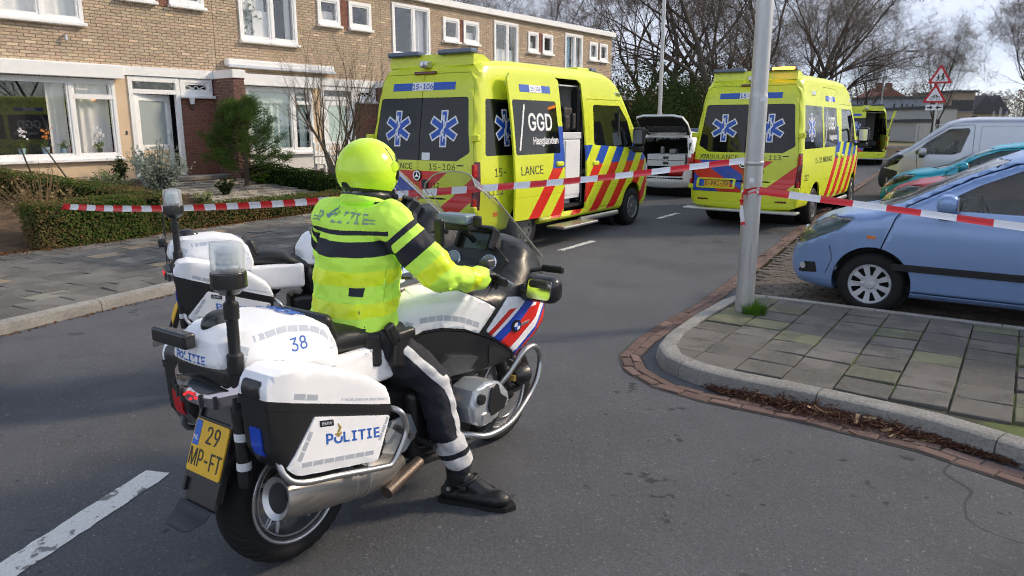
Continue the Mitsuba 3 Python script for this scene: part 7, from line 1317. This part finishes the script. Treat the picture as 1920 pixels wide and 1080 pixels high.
# ---------------------------------------------------------------- trees and bushes beyond
def at_px(u, Y, z=0.0): return ((u - 960) / 1390 * (Y * .977 - (z - EYE) * .213), Y)
def tree_kind(seed, h, levels, r0, spread, up, kids, len0, shrink, wob=.13): return branches((0, 0, 0), h, levels, seed, r0, spread=spread, up=up, kids=kids, len0=len0, shrink=shrink, wob=wob, sides=(8, 5, 4, 3, 3, 3))
kinds = {'a': tree_kind(31, 18, 5, .30, .62, .25, (3, 4), .27, .72), 'b': tree_kind(32, 18, 5, .27, .55, .30, (3, 4), .30, .70), 'c': tree_kind(33, 12, 5, .16, .50, .40, (3, 4), .24, .74, .10), 'd': tree_kind(34, 16, 4, .32, .75, .10, (3, 3), .30, .75, .2)}
tw = {}
for k, (tr_, br_, tp) in kinds.items():                      # a haze of fine twigs at the ends
    r = np.random.default_rng(ord(k)); m_ = {'a': 6, 'b': 6, 'c': 6, 'd': 6}[k]; P = np.repeat(tp, m_, 0); d = r.normal(size=P.shape) + (0, 0, .5); d /= np.linalg.norm(d, axis=1)[:, None]; L_ = r.uniform(.5, 1.3, (len(P), 1)) * (.7 if k == 'c' else 1); s_ = np.cross(d, r.normal(size=P.shape)); s_ /= np.linalg.norm(s_, axis=1)[:, None]; w_ = .009
    mid = P + d * L_ * .5 + r.normal(0, .06, P.shape); V = np.stack([P - s_ * w_, P + s_ * w_, mid + s_ * w_ * .6, mid - s_ * w_ * .6, P + d * L_ + r.normal(0, .12, P.shape)], 1).reshape(-1, 3); i = np.arange(len(P))[:, None] * 5; tw[k] = mk(V, np.vstack([i + [0, 1, 2], i + [0, 2, 3], i + [3, 2, 4]]))
    kinds[k] = tuple(plyd(m, True) if m is not tp else tp for m in (tr_, br_)) + (plyd(tw[k], False),)
print('tree triangles', {k: len(tw[k].faces) for k in tw})
def far_tree(kind, u, Y, s, rot, label, bark='bark_far', twm='twig', lean=0.0, dz=-.1):
    x, y = at_px(u, Y); M = frame(x, y, rot, dz) @ np.diag([s, s, s, 1.0])
    if lean: M = frame(x, y, 0, dz) @ trimesh.transformations.rotation_matrix(lean, (0, 1, 0)) @ frame(0, 0, rot) @ np.diag([s, s, s, 1.0])
    t = Thing('bare_tree', label, 'tree', M, 'bare trees beyond the street'); t.add('trunk', kinds[kind][0], bark); t.add('crown', kinds[kind][1], bark, kind='stuff'); t.add('twigs', kinds[kind][2], twm, kind='stuff')
mat('twig_far', (0.2, 0.16, 0.13), 0.95); mat('bark_dark', (0.03, 0.024, 0.02), 0.95)
WT = [('a', 1340, 47, 1.0, 10), ('b', 1440, 50, 1.05, 80), ('a', 1500, 55, 1.0, 200), ('b', 1395, 58, 1.1, 150), ('a', 1250, 56, 1.05, 300), ('b', 1180, 62, 1.05, 20), ('d', 1290, 64, 1.1, 60), ('a', 1550, 62, .95, 120), ('b', 1220, 75, 1.2, 210), ('a', 1330, 78, 1.2, 250), ('b', 1460, 76, 1.15, 330), ('d', 1130, 70, 1.1, 30), ('a', 1060, 75, 1.15, 100), ('b', 980, 80, 1.2, 180), ('a', 1420, 90, 1.2, 0), ('b', 1540, 88, 1.1, 45), ('d', 1370, 66, 1.0, 190), ('b', 900, 85, 1.1, 10)]
ORD = 'first second third fourth fifth sixth seventh eighth ninth tenth eleventh twelfth thirteenth fourteenth fifteenth sixteenth seventeenth eighteenth'.split()
for k, u, Y, s, rot in WT: far_tree(k, u, Y, s * (1.22 if Y < 60 else 1.1), rot, f"bare brown tree of the wood behind the street, {ORD[sorted(w[1] for w in WT).index(u)]} from the left", 'bark_far', 'twig_far')
far_tree('d', 1040, 52, .95, 140, 'dark crooked tree rising behind the flat roof, left of the two', 'bark_dark', 'twig'); far_tree('d', 1108, 56, 1.0, 20, 'dark crooked tree rising behind the flat roof, right of the two', 'bark_dark', 'twig')
far_tree('c', 1606, 70, 1.25, 0, 'slender bare tree left of the far lamp post', 'bark_far', 'twig_far'); far_tree('c', 1744, 62, 1.2, 130, 'vase-shaped bare tree standing behind the traffic signs', 'bark_far', 'twig_far'); far_tree('c', 1878, 40, 1.35, 60, 'pale-stemmed bare tree leaning right at the right edge', 'bark_light', 'twig_far', lean=.2); far_tree('c', 1965, 44, 1.3, 220, 'bare tree whose branches hang in at the right edge', 'bark_far', 'twig_far')
t = Thing('tree_belt', None, None); labels[t.key] = {'kind': 'stuff', 'label': 'bare trees across the side street, outside the view and seen only in reflections', 'category': 'trees'}
for i, (x_, y_) in enumerate([(14, -3), (20, 3), (27, 9), (33, 17), (10, -12), (38, 26)]):
    t.M = frame(x_, y_ - 4, 60 * i, -.1) @ np.diag([.7, .7, .7, 1]); t.add('trunk', kinds['ab'[i % 2]][0], 'bark_far', kind='stuff'); t.add('crown', kinds['ab'[i % 2]][1], 'bark_far', kind='stuff')
def bush(label, u, Y, size, n, ls, m, seed, z=0.0, aspect=.5):
    r = np.random.default_rng(seed); x, y = at_px(u, Y); t = Thing('bush', label, 'bush', frame(x, y, 0, -.1)); c = [(r.normal(0, .33) * size[0], r.normal(0, .3) * size[1], r.uniform(.15, .8) * size[2], r.uniform(.28, .5) * size[2]) for _ in range(16)]
    P, N = [], []
    for cx, cy, cz, cr in c:
        d = r.normal(size=(n // 16, 3)); d /= np.linalg.norm(d, axis=1)[:, None]; P.append(np.array((cx, cy, cz)) + d * cr * r.uniform(.55, 1.08, (len(d), 1))); N.append(d)
    P, N = np.vstack(P), np.vstack(N); ok = P[:, 2] > 0; t.add('leaf', leaves(P[ok], N[ok], ls, aspect, r, .7), m, False, kind='stuff'); t.add('stem', cat([tube([(0, 0, 0), (cx * .5, cy * .5, cz * .6), (cx, cy, cz)], [.07, .05, .02], 5) for cx, cy, cz, cr in c[:9]]), 'bark_far')
for i, (u, Y, sz, n, m, lb) in enumerate([(1195, 34, (2.2, 2, 3.6), 9000, 'leaf_ever', 'dark evergreen bush at the end of the row of houses'), (1262, 36, (2.4, 2, 3.9), 9000, 'leaf_ever', 'dark evergreen bush behind the lamp post and white car'), (1330, 40, (2.2, 2, 3.4), 6000, 'leaf_brown', 'brown bush between the evergreen bush and the second ambulance'), (1150, 42, (2.5, 2, 4.5), 6000, 'leaf_brown', 'brown ivy-clad bush close to the end house'), (1420, 50, (4, 3, 4.4), 7000, 'leaf_brown', 'brown undergrowth behind the second ambulance'), (1530, 60, (5, 3, 4.2), 6000, 'leaf_brown', 'brown undergrowth left of the slender tree'), (1240, 52, (4, 3, 6.5), 8000, 'leaf_ever', 'tall ivy-green thicket under the wood'), (1350, 56, (4, 3, 6), 7000, 'leaf_brown', 'tall brown thicket under the wood')]): bush(lb, u, Y, sz, n, .075 if Y < 45 else .10, m, 40 + i)
def thicket(label, x0, x1, y0, y1, h, n, m, ls, seed):
    r = np.random.default_rng(seed); P = np.column_stack([r.uniform(x0, x1, n), r.uniform(y0, y1, n), r.random(n) ** .8]); P[:, 2] *= h * (.55 + .6 * meshkit.noise(np.column_stack([P[:, 0] * .11, P[:, 1] * .05, P[:, 0] * 0 + seed]))); t = Thing('distant_wood', None, None); labels[t.key] = {'kind': 'stuff', 'label': label, 'category': 'trees'}; t.add(None, leaves(P, np.tile((0, -.6, .5), (n, 1)), ls, .35, r, .9), m, False)
leafmat('far_brown', (0.15, 0.12, 0.105)); leafmat('far_dark', (0.06, 0.055, 0.05))
thicket('hazy brown line of far trees on the horizon', 20, 240, 190, 230, 13, 40000, 'far_brown', .4, 1); thicket('brown trees filling the wood behind the houses', -25, 38, 92, 115, 10, 6000, 'far_brown', .22, 2); thicket('brown undergrowth of the wood', -8, 24, 58, 75, 3.5, 12000, 'leaf_brown', .16, 3)
V = np.column_stack([r7.uniform(16, 36, 5000), r7.uniform(38, 62, 5000), r7.uniform(-.1, .12, 5000)]); t = Thing('dry_grass', None, None); labels[t.key] = {'kind': 'stuff', 'label': 'pale dry grass on the verge beyond the signs', 'category': 'grass'}; t.add(None, leaves(V, np.tile((0, -1.0, .2), (5000, 1)), .12, .2, r7, .6), 'straw', False)
# ---------------------------------------------------------------- far buildings
mat('far_grey', (0.24, 0.26, 0.31), 0.8); mat('far_white', (0.42, 0.42, 0.4), 0.7); mat('far_redbrick', (0.2, 0.085, 0.065), 0.9); mat('far_dark_roof', (0.07, 0.07, 0.075), 0.8); mat('far_tan', (0.3, 0.24, 0.18), 0.85); mat('far_orange', (0.7, 0.25, 0.03), 0.6)
def far_block(name, label, u0, u1, Y, z0, z1, m, win=None, roof=None, dep=12, base=None):
    x0, x1 = at_px(u0, Y)[0], at_px(u1, Y)[0]; t = Thing(name, label, 'building', frame(x0, Y, 0)); w = x1 - x0; t.add('wall', bx(0, w, 0, dep, z0, z1), m); t.add('roof', bx(-.3, w + .3, -.3, dep, z1, z1 + .35), roof or 'far_dark_roof')
    if base: t.add('plinth', bx(-.02, w + .02, -.06, 0.0, z0, base), 'far_redbrick')
    for (a, b, c, d) in win or (): f = t.add('window', bx(a * w, b * w, -.05, .02, c, d), 'far_white' if False else 'tinted_glass'); t.add('sill', bx(a * w - .1, b * w + .1, -.15, -.051, c - .12, c), 'far_grey', parent=f)
    return t
far_block('hall', 'low grey building with a red brick base beyond the far ambulance', 1640, 1736, 118, 0, 6.0, 'far_grey', [(.30, .33, 3.6, 5.2), (.45, .48, 3.6, 5.2), (.55, .57, 3.6, 5.2), (.66, .68, 3.6, 5.2)], base=2.4)
far_block('hall', 'brown stepped building with dark window bands right of the signs', 1776, 1818, 125, 0, 7.2, 'far_tan', [(.02, .98, 4.2, 6.0), (.02, .7, 1.4, 3.0)])
far_block('site_hut', 'pale corrugated hut behind the traffic signs', 1744, 1788, 96, 0, 4.0, 'far_white', [(.2, .3, 1.6, 2.6)])
far_block('site_hut', 'cream low hut left of the sign post', 1722, 1745, 90, 0, 2.3, 'far_white')
x_, y_ = at_px(1650, 150); t = Thing('brick_house', 'far red brick house with two chimneys above the grey building', 'house', frame(x_, y_, 0)); t.add('wall', bx(-2, 4, 0, 8, 0, 7.5), 'far_redbrick'); k = t.add('roof', loft([np.array([(-2.3, y, 7.5), (4.3, y, 7.5), (1, y, 9.2)]) for y in (-.3, 8.3)]), 'far_redbrick'); [t.add('chimney', bx(c, c + .9, 2, 3, 8.4, 10.2), 'far_redbrick', parent=k) for c in (-.4, 1.5)]
for u, lb in ((1838, 'left'), (1862, 'right')):
    x_, y_ = at_px(u, 135); t = Thing('gabled_house', f'far dark-roofed gabled house, the {lb} one of two', 'house', frame(x_, y_, 0)); t.add('wall', bx(-2.2, 2.2, 0, 8, 0, 4.2), 'far_tan'); t.add('roof', loft([np.array([(-2.5, y, 4.0), (2.5, y, 4.0), (0, y, 7.2)]) for y in (-.3, 8.3)]), 'far_dark_roof'); t.add('window', bx(-.6, .6, -.05, .02, 1.5, 2.8), 'tinted_glass')
x_, y_ = at_px(1783, 84); t = Thing('site_barrier', 'orange barrier in front of the pale hut', 'barrier', frame(x_, y_, 0)); t.add('panel', bx(-1.6, 1.6, 0, .08, .5, 1.3), 'far_orange'); [t.add('foot', bx(c, c + .1, -.3, .3, 0, .5), 'far_dark_roof') for c in (-1.4, 1.3)]
for i, u in enumerate((1724, 1738, 1756, 1774)):
    x_, y_ = at_px(u, 78); t = Thing('site_fence', f'temporary mesh fence panel of the building site, {ORD[i]} of four from the left', 'fence', frame(x_, y_, 0), 'temporary fence panels'); t.add('frame', cat([cyl((-.45, 0, 0), (-.45, 0, 2), .03, n=6), cyl((.45, 0, 0), (.45, 0, 2), .03, n=6), cyl((-.45, 0, 2), (.45, 0, 2), .03, n=6), cyl((-.45, 0, .2), (.45, 0, .2), .03, n=6)]), 'alu'); t.add('mesh', cat([cyl((c, 0, .2), (c, 0, 2), .012, n=4) for c in np.linspace(-.4, .4, 7)]), 'alu', kind='stuff')
for i, u in enumerate((1856, 1868, 1880, 1900)):
    x_, y_ = at_px(u, 88); t = Thing('white_mast', f'slim white mast by the far houses, {ORD[i]} of four from the left', 'mast', frame(x_, y_, 0), 'slim white masts'); t.add('pole', lathe([(0, 0), (.12, 0), (.1, 3.4 + .4 * (i % 2)), (0, 3.45 + .4 * (i % 2))], 12), 'far_white'); t.add('cap', lathe([(0, 3.3 + .4 * (i % 2)), (.16, 3.3 + .4 * (i % 2)), (0, 3.6 + .4 * (i % 2))], 10), 'far_grey')
